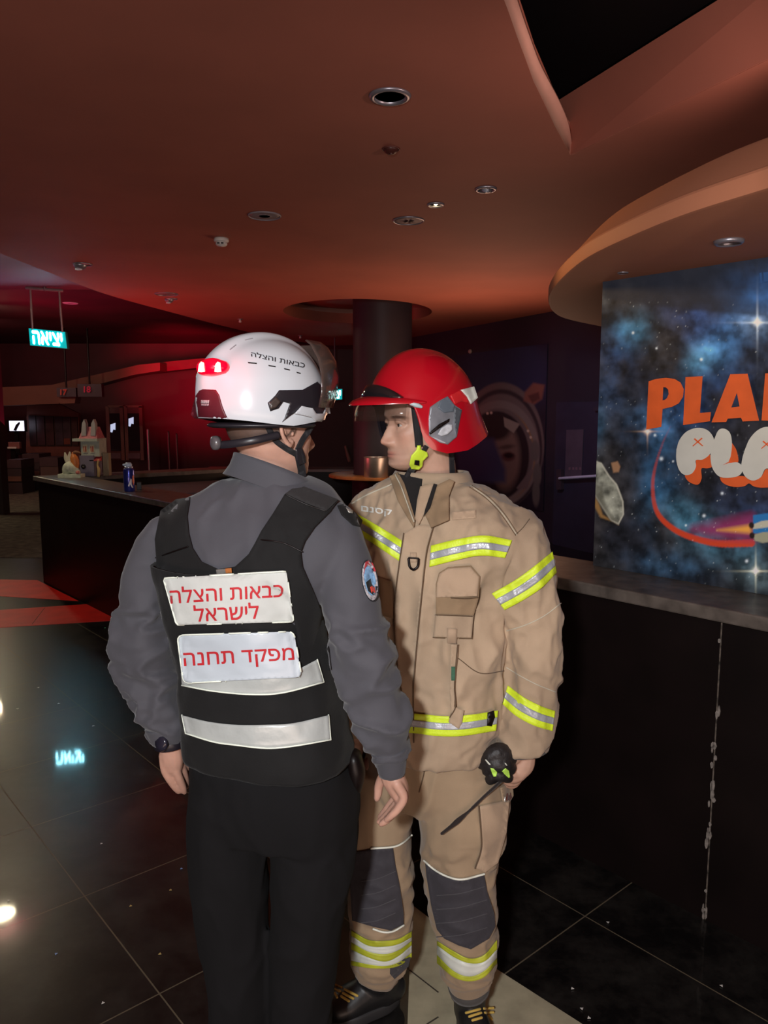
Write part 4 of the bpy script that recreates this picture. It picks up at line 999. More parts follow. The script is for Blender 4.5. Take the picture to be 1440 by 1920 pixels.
# low benches and boxes
def bench(x0, y0, x1, y1, Y, label, front=None):
    a, b = aty(x0, y1, Y), aty(x1, y0, Y)
    t = thing('bench', label, 'bench', (float((a[0] + b[0]) / 2), Y + 0.3, 0.0), 'low benches at the far back')
    w = b[0] - a[0]; h = b[2]
    c = np.array([(a[0] + b[0]) / 2, Y + 0.3, 0])
    mk('base', box(c + UP * (h * 0.38), (w, 0.6, h * 0.76)), front or mat('bench_base', (0.035, 0.018, 0.02), 0.6), parent=t, smooth=False)
    mk('seat_pad', box(c + UP * (h * 0.88), (w * 1.02, 0.62, h * 0.24)), mat('bench_pad', (0.05, 0.022, 0.026), 0.6), parent=t, smooth=False)
    mk('front_rail', box(c + np.array([0, -0.31, h * 0.45]), (w * 0.98, 0.03, h * 0.14)), mat('bench_rail', (0.14, 0.06, 0.04), 0.5), parent=t, smooth=False)
bench(44, 851, 73, 885, 17.3, 'dark low bench below the first posters of the display wall')
bench(76, 858, 108, 887, 16.4, 'low bench with lighter brown front nearest the toy house', mat('bench_front', (0.085, 0.045, 0.038), 0.6))
bench(14, 862, 39, 885, 16.3, 'low bench under the lit screen at far left')
# lit screen
t = thing('television', 'small bright white screen with dark diagonal shape at far left', 'screen', tuple(aty(31, 808, 18.0)))
mk('screen', bq(16, 789, 46, 808, 18.0, 0.05), mat('screen_lit', (0.7, 0.72, 0.9), 0.3, emit=(0.80, 0.80, 1.0), es=1.3), parent=t, smooth=False)
mk('dark_shape', bpoly([(25, 807), (30, 796), (36, 791), (37, 794), (32, 803), (30, 808)], 17.97, 0.02), M_BLACK, parent=t, smooth=False)
mk('frame', join(bq(15, 787.5, 47, 789, 17.98, 0.08), bq(15, 808, 47, 809.5, 17.98, 0.08), bq(14.5, 787.5, 16, 809.5, 17.98, 0.08), bq(46, 787.5, 47.5, 809.5, 17.98, 0.08)), M_BLACK, parent=t, smooth=False)
mk('stand', join(bq(29, 809, 33, 852, 18.05, 0.06), bq(22, 850, 40, 853, 18.0, 0.3), bq(30, 852, 32, 913, 18.05, 0.06), bq(24, 911.5, 38, 913, 18.0, 0.3)), M_BLACK, parent=t, smooth=False)
t = thing('flyer_stand', 'small pale stand with a pink front under the lit screen', 'stand', tuple(aty(26, 843, 17.4) * [1, 1, 0]))
mk('pink_front', bq(16, 829, 36, 841, 17.4, 0.1), mat('flyer_pink', (0.24, 0.09, 0.08), 0.5), parent=t, smooth=False)
mk('white_edge', bq(14, 838, 30, 841, 17.36, 0.12), mat('flyer_white', (0.65, 0.6, 0.55), 0.5), parent=t, smooth=False)
mk('leg', bq(24, 841, 27, 917, 17.45, 0.06), M_BLACK, parent=t, smooth=False)
# hall numbers
def number_sign(px, s, q, label, col):
    t = thing('hall_number_sign', label, 'number sign', tuple(aty((px[0] + px[2]) / 2, px[3], 16.6)), 'hall number signs')
    mk('board', bq(*px, 16.6, 0.15), mat('number_board', (0.022, 0.010, 0.022), 0.5), parent=t, smooth=False)
    V2, F2 = flat_text(s, 0.06); A = np.array([aty(q[0] + (q[2] - q[0]) * u, q[3] + (q[1] - q[3]) * v, 16.57) for u, v in V2])
    hc_ = aty((px[0] + px[2]) / 2, px[1], 16.65)
    mk('hanger', tube([hc_, np.array([hc_[0], hc_[1], 3.5])], [0.02, 0.02], smooth=False), M_BLACK, parent=t)
    mk('digits', (A, F2), mat('digit_red', col, 0.5, emit=col, es=0.22), parent=t, smooth=False)
    return t
number_sign((107, 727, 142, 744), '17', (113, 730, 125, 741), 'dark hall sign with red number 17 below the brown beam', (0.45, 0.05, 0.03))
number_sign((146, 720, 190, 744), '18', (157, 724, 170, 736), 'dark hall sign with red number 18 right of number 17', (0.45, 0.03, 0.06))
for q in ((124, 744),): struct(mk('trim_3', bpoly([(108, 745), (142, 744), (140, 756), (112, 757)], 16.7, 0.3), M_BEAM, smooth=False))
# pair of doors; glowing patches stand in for reflections in the glass
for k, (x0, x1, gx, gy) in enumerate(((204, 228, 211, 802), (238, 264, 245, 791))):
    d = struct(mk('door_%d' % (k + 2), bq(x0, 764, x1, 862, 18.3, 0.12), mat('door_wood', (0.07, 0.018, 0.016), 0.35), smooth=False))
    mk('door_frame', join(bq(x0 - 2, 762, x0, 863, 18.28, 0.16), bq(x1, 762, x1 + 2, 863, 18.28, 0.16), bq(x0 - 2, 760, x1 + 2, 764, 18.28, 0.16)), mat('door_frame_red', (0.12, 0.035, 0.025), 0.5), parent=d, smooth=False)
    g = mk('glass_pane', bq(x0 + 4, 775, x1 - 4, 845, 18.27, 0.03), mat('door_glass', (0.02, 0.01, 0.015), 0.08, spec=0.8), parent=d, smooth=False)
    mk('glass_reflection', bpoly([(gx - 4, gy - 6), (gx + 5, gy - 9), (gx + 5, gy + 4), (gx + 1, gy + 3), (gx - 1, gy + 9), (gx - 4, gy + 8)], 18.25, 0.015), mat('reflection_glow', (0.5, 0.55, 0.7), 0.3, emit=(0.62, 0.72, 1.0), es=0.7), parent=d, smooth=False)
    mk('kick_plate', bq(x0 + 2, 850, x1 - 2, 860, 18.27, 0.03), mat('kick_plate', (0.16, 0.10, 0.12), 0.3, metal=0.5), parent=d, smooth=False)
# slim metal posts behind the bar
for px, y0, lb in ((280, 806, 'slim bright metal post behind the blue can'), (318, 810, 'slim dull post between the bright post and the white helmet'), (333, 814, 'slim dull post closest to the officer in the dark hall')):
    c = aty(px, 880, 12.5); top = aty(px, y0, 12.5)[2]
    t = thing('slim_post', lb, 'post', (c[0], c[1], 0), 'slim posts behind the bar')
    mk('pole', tube([np.array([c[0], c[1], 0.02]), np.array([c[0], c[1], top])], [0.016, 0.016], smooth=False), mat('post_metal', (0.42, 0.30, 0.28) if px == 280 else (0.14, 0.05, 0.045), 0.35, metal=0.4), parent=t)
    mk('foot', lathe([(0, 0), (0.05, 0), (0.05, 0.012), (0.03, 0.03), (0, 0.03)], (c[0], c[1], 0), 24), M_BLACK, parent=t)
# dark pillar with a rail at the left edge
pc_ = aty(2, 890, 13.0)
struct(mk('column_left', box((pc_[0] - 0.05, 13.0, 1.75), (0.22, 0.22, 3.5)), mat('pillar_dark', (0.035, 0.022, 0.02), 0.5), smooth=False))
# second dark bar far behind with a pale edge
a, b = aty(380, 884, 12.0), aty(668, 880, 12.0)
t = thing('rear_counter', 'dark counter far behind with a thin pale edge left of the column', 'counter', (float((a[0] + b[0]) / 2), 12.3, 0))
w = float(b[0] - a[0]); zt = float(b[2])
mk('body', box(((a[0] + b[0]) / 2, 12.3, (zt - 0.04) / 2), (w, 0.6, zt - 0.04)), M_BLACK, parent=t, smooth=False)
mk('top', box(((a[0] + b[0]) / 2, 12.3, zt - 0.02), (w + 0.04, 0.66, 0.04)), mat('rear_top', (0.20, 0.17, 0.16), 0.3), parent=t, smooth=False)
# tall back panels behind the column
struct(mk('wall_inner', bq(545, 655, 700, 880, 15.2, 0.2), mat('inner_wall_dark', (0.035, 0.010, 0.010), 0.6), smooth=False))
t = tag(mk('wall_bracket', tube([aty(648, 838, 15.1), aty(655, 862, 15.1), aty(657, 866, 15.1)], [0.03, 0.04, 0.02], n=8), mat('bracket_pale', (0.24, 0.16, 0.12), 0.5)), 'short pale slanting piece on the dark wall left of the column', 'bracket')

# confetti on the tiles
conf = [(197, 1178, 'g'), (340, 1630, 'b'), (542, 1525, 'w'), (404, 1525, 'w'), (175, 1362, 'w'), (110, 1320, 'w'), (72, 1290, 'w'), (105, 1790, 'b'), (193, 1882, 'w'), (245, 1700, 'y'), (300, 1790, 'y'), (33, 1330, 'w'), (1140, 1731, 'w'), (1073, 1855, 'w'), (1091, 1893, 'w'), (1104, 1910, 'w'), (1353, 1850, 'w'), (320, 1670, 'y'), (190, 1583, 'w'), (16, 1690, 'w')]
CM = {'w': mat('confetti_white', (0.7, 0.68, 0.65), 0.4), 'b': mat('confetti_blue', (0.25, 0.4, 0.75), 0.4), 'g': mat('confetti_green', (0.2, 0.75, 0.45), 0.4), 'y': mat('confetti_gold', (0.55, 0.42, 0.15), 0.4)}
CN = {'w': 'tiny white', 'b': 'tiny bluish', 'g': 'tiny green', 'y': 'tiny gold'}
CL = {'w': 'tiny white confetti triangle lying on the black floor tiles', 'b': 'tiny bluish confetti triangle lying on the tiles left of the officer', 'g': 'tiny green confetti triangle on the tiles just in front of the red floor wedge', 'y': 'tiny gold confetti triangle lying on the tiles left of the officer'}
for x, y, c in conf:
    q = atz(x, y, 0.0); r = 0.0055 if y > 1400 else 0.009; a0 = random.uniform(0, 6)
    tri = [(q[0] + r * math.cos(a0 + k * 2.094), q[1] + r * math.sin(a0 + k * 2.094)) for k in range(3)]
    tag(mk('confetti_piece', prism(tri, 0.0028, 0.0040), CM[c], smooth=False), CL[c], 'confetti', 'confetti on the floor')
# ================================================================== PEOPLE: shared builders
def relax(V, F, it=1):
    for _ in range(it):
        S = np.zeros_like(V); c = np.zeros(len(V))
        m = V[F].mean(1)
        for k in range(4): np.add.at(S, F[:, k], m); np.add.at(c, F[:, k], 1)
        V = S / np.maximum(c, 1)[:, None]
    return V

def ring_px(xl, xr, y, Y, b, a=0.0, n=44, e=2.3):
    c = aty((xl + xr) / 2, y, Y); Z = (c - C0) @ CF; w = (xr - xl) / 2 * Z / FPX
    a = math.radians(a); r = np.array([math.cos(a), -math.sin(a), 0]); f = np.array([math.sin(a), math.cos(a), 0])
    A = math.sqrt(max(w * w - (b * math.sin(a)) ** 2, (0.4 * w) ** 2)) / math.cos(a)
    t = np.linspace(0, 2 * math.pi, n, endpoint=False)
    cx = np.sign(np.cos(t)) * np.abs(np.cos(t)) ** (2 / e); sy = np.sign(np.sin(t)) * np.abs(np.sin(t)) ** (2 / e)
    return c + np.outer(cx * A, r) + np.outer(sy * b, f)

def body_px(rows, a=0.0, sub=4, grow=0.0, e=2.3):
    """rows: (left edge, right edge, height in the photograph, distance, half depth)"""
    R = np.array(rows, float); S = catmull(R, np.linspace(0, 1, (len(R) - 1) * sub + 1))
    return loft([ring_px(q[0] - grow, q[1] + grow, q[2], q[3], q[4] + grow * 0.001, a, e=e) for q in S])

def limb_px(rows, depth=1.0, shrink_=1.0, n=22, sub=5, flat=False):
    """rows: (centre x, y, distance, half width in photograph pixels)"""
    P, R = [], []
    for x, y, Y, w in rows:
        c = aty(x, y, Y); Z = (c - C0) @ CF; P.append(c); R.append((w * Z / FPX * shrink_, w * Z / FPX * shrink_ * depth))
    return tube(P, R, n=n, sub=sub, ref=(1, 0, 0), flat=flat)

def fold(V, N, mask, amp, freq, st, seed=0.0, sharp=1.6):
    P = V * freq * np.array(st) + seed
    P = P + 0.55 * np.stack([pnoise(P * 0.6 + 3.1), pnoise(P * 0.6 + 7.7), pnoise(P * 0.6 + 11.9)], -1)
    n = pnoise(P) + 0.35 * pnoise(P * 2.1 + 5)
    r = np.clip(1 - np.abs(n) * 2.0, -0.3, 1) ** 1
    r = np.sign(r) * np.abs(r) ** sharp
    return V + N * (mask * amp * (r - 0.35))[:, None]

def box_mask(P, x0, y0, x1, y1, s=20):
    f = lambda v, a, b: np.clip((v - a) / s + 0.5, 0, 1) * np.clip((b - v) / s + 0.5, 0, 1)
    return f(P[:, 0], x0, x1) * f(P[:, 1], y0, y1)

def head_axes(yaw, tilt=0.0):
    y = math.radians(yaw); f = np.array([math.sin(y), math.cos(y), 0]); r = np.array([math.cos(y), -math.sin(y), 0])
    t = math.radians(tilt); u = UP * math.cos(t) - f * math.sin(t); f2 = f * math.cos(t) + UP * math.sin(t)
    return r, f2, u

def head_shells(c, yaw, tilt=0.0, s=1.0):
    r, f, u = head_axes(yaw, tilt)
    zk = [-.116, -.110, -.100, -.086, -.070, -.05, -.02, 0, .03, .06, .085, .104, .114]
    yf = [.056, .074, .083, .085, .084, .084, .083, .080, .088, .085, .068, .042, .012]
    yb = [.000, -.01, -.022, -.036, -.052, -.072, -.092, -.099, -.101, -.093, -.074, -.046, -.014]
    xw = [.018, .031, .042, .052, .059, .065, .071, .073, .074, .069, .054, .034, .011]
    z = np.linspace(-.116, .114, 84); I = lambda k: np.interp(z, zk, k)
    n = 150; t = np.linspace(-1, 1, n, endpoint=False); ph = math.pi * (t + 0.55 * np.sin(math.pi * t) / math.pi * -1)
    rings = []
    for zi, a, b, w in zip(z, I(yf), I(yb), I(xw)):
        cy = (a + b) / 2; hl = (a - b) / 2
        e = 2.25
        X = w * np.sign(np.sin(ph)) * np.abs(np.sin(ph)) ** (2 / e); Yv = np.cos(ph); Yv = cy + hl * np.sign(Yv) * np.abs(Yv) ** (2 / e)
        fr = np.clip((Yv - 0.01) / 0.04, 0, 1)
        g = lambda x0, z0, sx, sz: np.exp(-((X - x0) / sx) ** 2 - ((zi - z0) / sz) ** 2)
        nz = np.interp(zi, [-.064, -.058, -.053, -.046, -.040, -.028, -.010, .006, .018], [0, .004, .014, .027, .0285, .021, .012, .006, 0])
        d = nz * np.exp(-(X / np.interp(zi, [-.06, -.045, -.02, .01], [.014, .013, .0095, .009])) ** 2)
        for s_ in (-1, 1):
            d = d + .010 * g(s_ * .0145, -.046, .0065, .0075) - .013 * g(s_ * .031, .001, .015, .0105) + .005 * g(s_ * .028, .019, .019, .007)
            d = d + .005 * g(s_ * .048, -.026, .018, .016) - .004 * g(s_ * .036, -.068, .014, .02) - .003 * g(s_ * .05, .02, .012, .02)
        d = d + .0065 * g(0, -.0690, .020, .0042) + .0062 * g(0, -.0785, .017, .0046) - .0045 * g(0, -.0738, .024, .0016) + .006 * g(0, -.100, .019, .010) - .004 * g(0, -.089, .02, .005)
        Yv = Yv + d * fr
        rings.append(c + s * (np.outer(X, r) + np.outer(Yv, f) + np.full(n, zi)[:, None] * u))
    sh = [loft(rings)]
    L = lambda x, y, zz: c + s * (r * x + f * y + u * zz)
    for sd in (-1, 1):
        # eyelids
        sh.append(tube([L(sd * .018, .0715, -.001), L(sd * .025, .0785, .0055), L(sd * .034, .0765, .006), L(sd * .045, .066, .0)], [.0025, .0042, .0042, .0025], n=10))
        sh.append(tube([L(sd * .018, .0715, -.002), L(sd * .026, .0755, -.0078), L(sd * .035, .073, -.0075), L(sd * .045, .065, -.001)], [.0022, .0032, .0032, .0022], n=10))
        # ear: rim, bowl and lobe
        b = sd * .0715
        sh.append(tube([L(b, .014, -.012), L(b + sd * .006, .012, .012), L(b + sd * .012, .0, .029), L(b + sd * .018, -.018, .031), L(b + sd * .021, -.029, .014), L(b + sd * .018, -.026, -.010), L(b + sd * .012, -.014, -.028), L(b + sd * .008, -.002, -.038), L(b + sd * .004, .007, -.030)], [.0035, .0042, .0045, .0046, .0048, .0046, .0052, .0060, .0045], n=12, sub=5))
        sh.append(tube([L(b - sd * .002, -.004, -.024), L(b + sd * .006, -.010, .0), L(b + sd * .011, -.014, .022)], [(.006, .0045), (.014, .0045), (.010, .0035)], n=14, ref=f))
        sh.append(tube([L(b, .010, -.010), L(b + sd * .006, .008, -.013), L(b + sd * .006, .006, -.018)], [.003, .0035, .003], n=8))
        sh.append(tube([L(b + sd * .010, -.012, .018), L(b + sd * .012, -.020, .004), L(b + sd * .010, -.012, -.014)], [.0028, .0032, .003], n=8))
    return sh, L

def dome(c, ax, ph_n, lat_n, prof, rim, thick=0.008):
    """helmet shell: prof(direction, up share) -> radius in the helmet frame, rim(phi) -> height of the lower edge"""
    r, f, u = ax
    ph = np.linspace(-math.pi, math.pi, ph_n, endpoint=False)
    rings = []
    zr = np.array([rim(p) for p in ph])
    for k in range(lat_n):
        t = k / (lat_n - 1)
        el = math.pi / 2 * (1 - t * 0.985) if t < 1 else 0
        X, Yv, Z = prof(ph, t, zr)
        rings.append(c + np.outer(X, r) + np.outer(Yv, f) + np.outer(Z, u))
    inner = []
    for q in rings[::-1]:
        m = q.mean(0); cc = c + u * (np.dot(m - c, u))
        inner.append(cc + (q - cc) * (1 - thick / 0.13) - u * (thick * 0.4 if False else 0.0))
    n = ph_n
    V, F = loft(rings + [inner[0]] + inner[1:-1] + [inner[-1] - u * thick], cap=True)
    return V, F, (lat_n - 1) * n, ph

def skin_paint(V, L_inv, stub, hair, base):
    """colours of the skin itself: lips, shaved beard, cropped hair"""
    x, y, z = L_inv(V)
    col = np.tile(np.array([base]), (len(V), 1)) * (1 + 0.10 * fbm(V * 30, 3))[:, None]
    g = lambda x0, z0, sx, sz: np.exp(-((x - x0) / sx) ** 2 - ((z - z0) / sz) ** 2) * (y > .05)
    near = (np.abs(x) < .12) & (np.abs(y) < .14) & (np.abs(z) < .14)
    lips = np.clip(1.5 * (g(0, -.070, .019, .0042) + g(0, -.078, .016, .0048)), 0, 1) * near
    col = over(col, (base[0] * 0.82, base[1] * 0.50, base[2] * 0.52), lips[:, None] * 0.75)
    line = g(0, -.0738, .023, .0015) * near
    col = over(col, (0.08, 0.02, 0.02), np.clip(line, 0, 1)[:, None] * 0.8)
    beard = near * np.clip((y - .005) / .03, 0, 1) * np.clip((-.048 - z) / .02, 0, 1) * np.clip((.125 + z) / 0.02, 0, 1) * (1 - lips)
    col = over(col, (0.20, 0.125, 0.10), beard[:, None] * stub)
    flush = (g(0, -.044, .016, .012) + 0.6 * g(.045, -.035, .02, .02) + 0.6 * g(-.045, -.035, .02, .02)) * near
    col = over(col, (base[0] * 1.05, base[1] * 0.72, base[2] * 0.66), np.clip(flush, 0, 1)[:, None] * 0.5)
    for s_ in (-1, 1):
        brow = np.exp(-((x - s_ * .031) / .017) ** 2 - ((z - .0185 + 8 * (x - s_ * .031) ** 2) / .0042) ** 2) * (y > .05) * near
        col = over(col, (0.035, 0.018, 0.012), np.clip(brow * 1.6, 0, 1)[:, None] * 0.9)
    hm = near * np.clip((z + .038 - 0.55 * np.clip(y + .02, 0, 1)) / .012, 0, 1) * np.clip((.03 - y) / .02, 0, 1) * (np.abs(x) < .078) * hair
    col = over(col, (0.03, 0.02, 0.016), hm[:, None] * 0.85)
    return np.clip(col, 0, 1)

def skin_material(name, rough=0.5):
    m = paint_mat(name, rough, 0.4); b = m.node_tree.nodes['Principled BSDF']
    b.inputs['Subsurface Weight'].default_value = 0.12; b.inputs['Subsurface Radius'].default_value = (0.008, 0.003, 0.0015); b.inputs['Subsurface Scale'].default_value = 1.0
    return m
M_SKIN = skin_material('skin')
SKIN = (0.50, 0.285, 0.215)

def cloth(name, col, rough=0.85, var=0.10, vs=5, bump=0.12, bs=420, sheen=0.15, second=None):
    return mat(name, col, rough, spec=0.25, var=var, vs=vs, bump=bump, bs=bs, sheen=sheen, second=second)

# ================================================================== THE OFFICER seen from behind
YO = 1.65; AO = 20
officer = thing('person', 'person seen from behind in white helmet and black vest with white Hebrew labels', 'person', tuple(aty(495, 1900, YO) * [1, 1, 0]))
jk_rows = [(452, 580, 893, 1.66, .062), (402, 616, 908, 1.665, .080), (340, 646, 940, 1.67, .098), (302, 668, 975, 1.665, .110), (292, 676, 1010, 1.66, .118), (296, 660, 1055, 1.655, .124),
           (304, 612, 1120, 1.65, .126), (322, 606, 1180, 1.65, .122), (336, 608, 1240, 1.65, .118), (344, 628, 1310, 1.65, .120), (352, 644, 1380, 1.65, .124), (356, 648, 1404, 1.65, .126)]
armL = [(306, 1000, 1.70, 36), (283, 1060, 1.72, 46), (270, 1130, 1.73, 48), (267, 1190, 1.73, 54), (270, 1234, 1.73, 58), (286, 1285, 1.72, 47), (304, 1345, 1.70, 39), (313, 1372, 1.70, 33)]
armR = [(632, 985, 1.60, 42), (644, 1045, 1.58, 50), (657, 1124, 1.56, 54), (677, 1212, 1.55, 58), (699, 1301, 1.55, 54), (723, 1368, 1.55, 51), (730, 1410, 1.55, 34), (735, 1446, 1.55, 24)]
jV, jF = vox([body_px(jk_rows, AO), limb_px(armL, 0.95), limb_px(armR, 0.95)], 0.0055, 6)
N = normals(jV, jF); P = proj(jV)
mL = box_mask(P, 190, 1130, 345, 1390, 40); mR = box_mask(P, 610, 1150, 790, 1440, 40); mU = np.clip(1 - (P[:, 1] - 900) / 320, 0, 1)
jV = fold(jV, N, mL, 0.022, 12, (0.8, 0.8, 1.5), 1.0); jV = fold(jV, N, mR, 0.018, 10, (1.0, 0.7, 1.5), 8.0)
jV = fold(jV, N, box_mask(P, 370, 880, 560, 1060, 40), 0.007, 9, (1.5, 1, 0.5), 4.0); jV = fold(jV, N, 0.5 + 0 * mU, 0.006, 10, (1, 1, 1), 2.0)
jV = relax(jV, jF, 1)
M_GREY = cloth('jacket_charcoal', (0.066, 0.066, 0.078), 0.75, var=0.10, bump=0.06)
jacket = mk('jacket', (jV, jF), M_GREY, parent=officer)
bJ = bvh_of((jV, jF))
# collar band standing round the neck
def collar_band(rows, th=0.005, slope=0.30, a=AO, back=0.016):
    """rows: lower to upper edge; the front of the collar sits lower than its back"""
    A = []
    for q in rows:
        r = ring_px(*q, a); fw = (r - r.mean(0)) @ np.array([math.sin(math.radians(a)), math.cos(math.radians(a)), 0]) / q[4]
        r[:, 2] -= slope * (r[:, 0] - r[:, 0].min()) - 0.004 + back * fw; A.append(r)
    c = [r.mean(0) for r in A]
    inn = [cc + (r - cc) * (1 - th / 0.06) for r, cc in zip(A, c)][::-1]
    return loft(A + inn + [A[0]], cap=False)
cb = collar_band([(418, 604, 898, 1.662, .078), (432, 598, 880, 1.658, .076), (438, 592, 866, 1.657, .073), (440, 588, 858, 1.657, .071)])
mk('collar', cb, M_GREY, parent=officer)

# trousers
hips = [(356, 652, 1415, 1.65, .122), (352, 668, 1450, 1.65, .130), (352, 672, 1500, 1.65, .132), (360, 664, 1550, 1.65, .115)]
legOL = [(432, 1480, 1.66, 78), (428, 1600, 1.665, 74), (436, 1720, 1.67, 68), (448, 1850, 1.67, 60), (452, 2000, 1.68, 55), (456, 2300, 1.69, 52), (458, 2500, 1.70, 50)]
legOR = [(588, 1480, 1.64, 84), (588, 1600, 1.63, 80), (576, 1720, 1.63, 70), (566, 1850, 1.63, 60), (562, 2000, 1.63, 55), (560, 2300, 1.64, 52), (560, 2480, 1.65, 50)]
tV, tF = vox([body_px(hips, AO), limb_px(legOL, 1.1), limb_px(legOR, 1.1)], 0.007, 5)
N = normals(tV, tF); tV = fold(tV, N, 0.6 + 0 * tV[:, 0], 0.011, 8, (1.2, 1.2, 0.7), 3.0); tV = relax(tV, tF, 1)
M_TRO = cloth('trousers_black', (0.0055, 0.0053, 0.0062), 0.95, var=0.15, bump=0.08, sheen=0.0)
trousers = mk('trousers', (tV, tF), M_TRO, parent=officer)
bT = bvh_of((tV, tF))
mk('belt_loop', pix_poly(bT, [(622, 1408), (640, 1406), (642, 1430), (624, 1434)], 0.004, 0.004, L=8, Yf=1.64), cloth('loop_grey', (0.03, 0.029, 0.031)), parent=trousers)
mk('belt_pouch', tube([aty(664, 1420, 1.62), aty(668, 1450, 1.62), aty(666, 1485, 1.63)], [(0.018, 0.03), (0.02, 0.032), (0.012, 0.02)], n=14), M_BLACK, parent=officer)

def boot(heel, toe, ank, m, sole, parent, hgt=0.0):
    heel, toe, ank = map(lambda v: np.array(v, float), (heel, toe, ank)); d = unit(toe - heel); s = np.array([-d[1], d[0], 0]); Lh = np.linalg.norm(toe - heel)
    at = lambda t, z: heel + d * (Lh * t) + UP * z
    sh = [tube([at(0.06, .055), at(0.22, .062), at(.45, .058), at(.68, .048), at(.86, .042), at(.95, .038)], [(.034, .040), (.040, .052), (.043, .050), (.050, .040), (.046, .033), (.030, .026)], n=20, ref=s),
          tube([at(0.2, .05), at(.24, .09), ank, ank + UP * 0.07], [(.040, .05), (.043, .056), (.045, .054), (.048, .056)], n=20, ref=s)]
    b = mk('boot', vox(sh, 0.004, 4), m, parent=parent)
    o = []
    for t in np.linspace(0, 2 * math.pi, 40, endpoint=False):
        k = 0.5 + 0.52 * math.cos(t); w = np.interp(k, [0, .15, .4, .7, .9, 1.02], [.030, .040, .040, .052, .044, .030])
        o.append(heel + d * (Lh * k) + s * w * math.sin(t))
    pr = [(0.97, 0.001), (1.0, 0.005), (1.0, 0.026), (0.95, 0.032)]
    c = sum(o) / len(o)
    mk('sole', loft([np.array([c + (p - c) * q for p in o]) + UP * z for q, z in pr]), sole, parent=b)
    return b
M_BOOT = mat('boot_black', (0.010, 0.010, 0.011), 0.45, var=0.2, bump=0.05)
M_SOLE = mat('boot_sole', (0.020, 0.020, 0.022), 0.6)
for sx, YY in ((452, 1.68), (562, 1.64)):
    a = aty(sx, 2400, YY); boot((a[0] - .02, YY - .07, 0), (a[0] + .06, YY + .20, 0), (a[0], YY, .12), M_BOOT, M_SOLE, officer)

# vest: a tube round the trunk plus the shoulder straps lying on the jacket
vrows = [(292, 590, 1056, 1.652, .137), (300, 594, 1110, 1.65, .139), (316, 604, 1160, 1.65, .136), (326, 617, 1212, 1.65, .133), (333, 624, 1260, 1.65, .132), (340, 642, 1325, 1.65, .136), (345, 658, 1380, 1.65, .142), (350, 660, 1412, 1.65, .145)]
def tube_shell(rows, a, th=0.006, sub=6, wob=0.0, seed=0):
    R = np.array(rows, float); S = catmull(R, np.linspace(0, 1, (len(R) - 1) * sub + 1))
    A = [ring_px(q[0], q[1], q[2], q[3], q[4], a, n=120, e=2.5) for q in S]
    if wob:
        for r in A:
            c = r.mean(0); d = (r - c) * [1, 1, 0]; d /= np.linalg.norm(d, axis=1)[:, None]
            r += d * (wob * fbm(r * np.array([11, 11, 14.]) + seed, 3))[:, None]
    inn = [r.mean(0) + (r - r.mean(0)) * (1 - th / 0.15) for r in A][::-1]
    return loft(A + inn + [A[0]], cap=False)
M_VEST = cloth('vest_black', (0.0085, 0.0085, 0.0090), 0.85, var=0.2, vs=9, bump=0.1, bs=300, sheen=0.05)
vt = tube_shell(vrows, AO, wob=0.006, seed=2)
strL = [(301, 957), (330, 936), (357, 932), (351, 967), (354, 1000), (361, 1027), (377, 1052), (409, 1067), (442, 1062), (442, 1090), (300, 1090), (294, 1067), (290, 1011)]
strR = [(440, 1063), (466, 1039), (478, 1018), (490, 995), (512, 962), (534, 926), (570, 912), (602, 924), (634, 938), (619, 959), (590, 988), (572, 1014), (564, 1035), (567, 1062), (587, 1108), (604, 1150), (616, 1212), (621, 1256), (598, 1258), (560, 1200), (540, 1118), (500, 1090), (440, 1090)]
bV0 = bvh_of(vt)
vest = mk('vest', join(vt, pix_poly(bJ, strL, 0.010, 0.010, L=10, relax=3), pix_poly(bJ, strR, 0.013, 0.012, L=10, relax=3)), M_VEST, parent=officer)
flap = [(534, 926), (548, 916), (572, 913), (634, 936), (612, 958), (575, 944)]
mk('shoulder_flap', pix_poly(bJ, flap, 0.017, 0.006, L=9, relax=3), cloth('vest_flap', (0.020, 0.019, 0.020), 0.8), parent=vest)
for ln in ([(292, 1046), (320, 1036), (352, 1025)], [(489, 1012), (530, 1018), (566, 1034)], [(536, 928), (575, 946), (610, 958)]):
    mk('strap_seam', pix_line(bJ, ln, 0.0016, 0.013, n=24), M_BLACK, parent=vest)
M_LABEL = cloth('label_white', (0.52, 0.54, 0.52), 0.6, var=0.05, vs=12, bump=0.10, bs=40)
M_LABEL2 = mat('label_white_glossy', (0.50, 0.56, 0.62), 0.32, var=0.04, vs=10, bump=0.10, bs=30)
M_PIPING = cloth('label_piping', (0.78, 0.84, 0.74), 0.6)
M_TXT = cloth('red_print', (0.46, 0.018, 0.026), 0.6, var=0.1)
M_REFL = mat('reflective_grey', (0.47, 0.50, 0.49), 0.38, metal=0.15, var=0.10, vs=14, bump=0.25, bs=28)
def band(bvh, top, bot, off, m, parent, nm='reflective_strip', nx=50, ny=8, th=0.004, Yf=None, relax_=6): return mk(nm, pix_grid(bvh, top, bot, nx, ny, off, th, relax_, Yf), m, parent=parent)
band(bV0, [(339, 1262), (400, 1270), (470, 1272), (540, 1262), (594, 1237)], [(341, 1284), (401, 1295), (470, 1301), (530, 1298), (606, 1278)], 0.006, M_REFL, vest)
band(bV0, [(341, 1341), (390, 1353), (442, 1359), (500, 1359), (550, 1356), (616, 1341)], [(348, 1374), (400, 1390), (442, 1396), (500, 1402), (550, 1398), (619, 1386)], 0.006, M_REFL, vest)
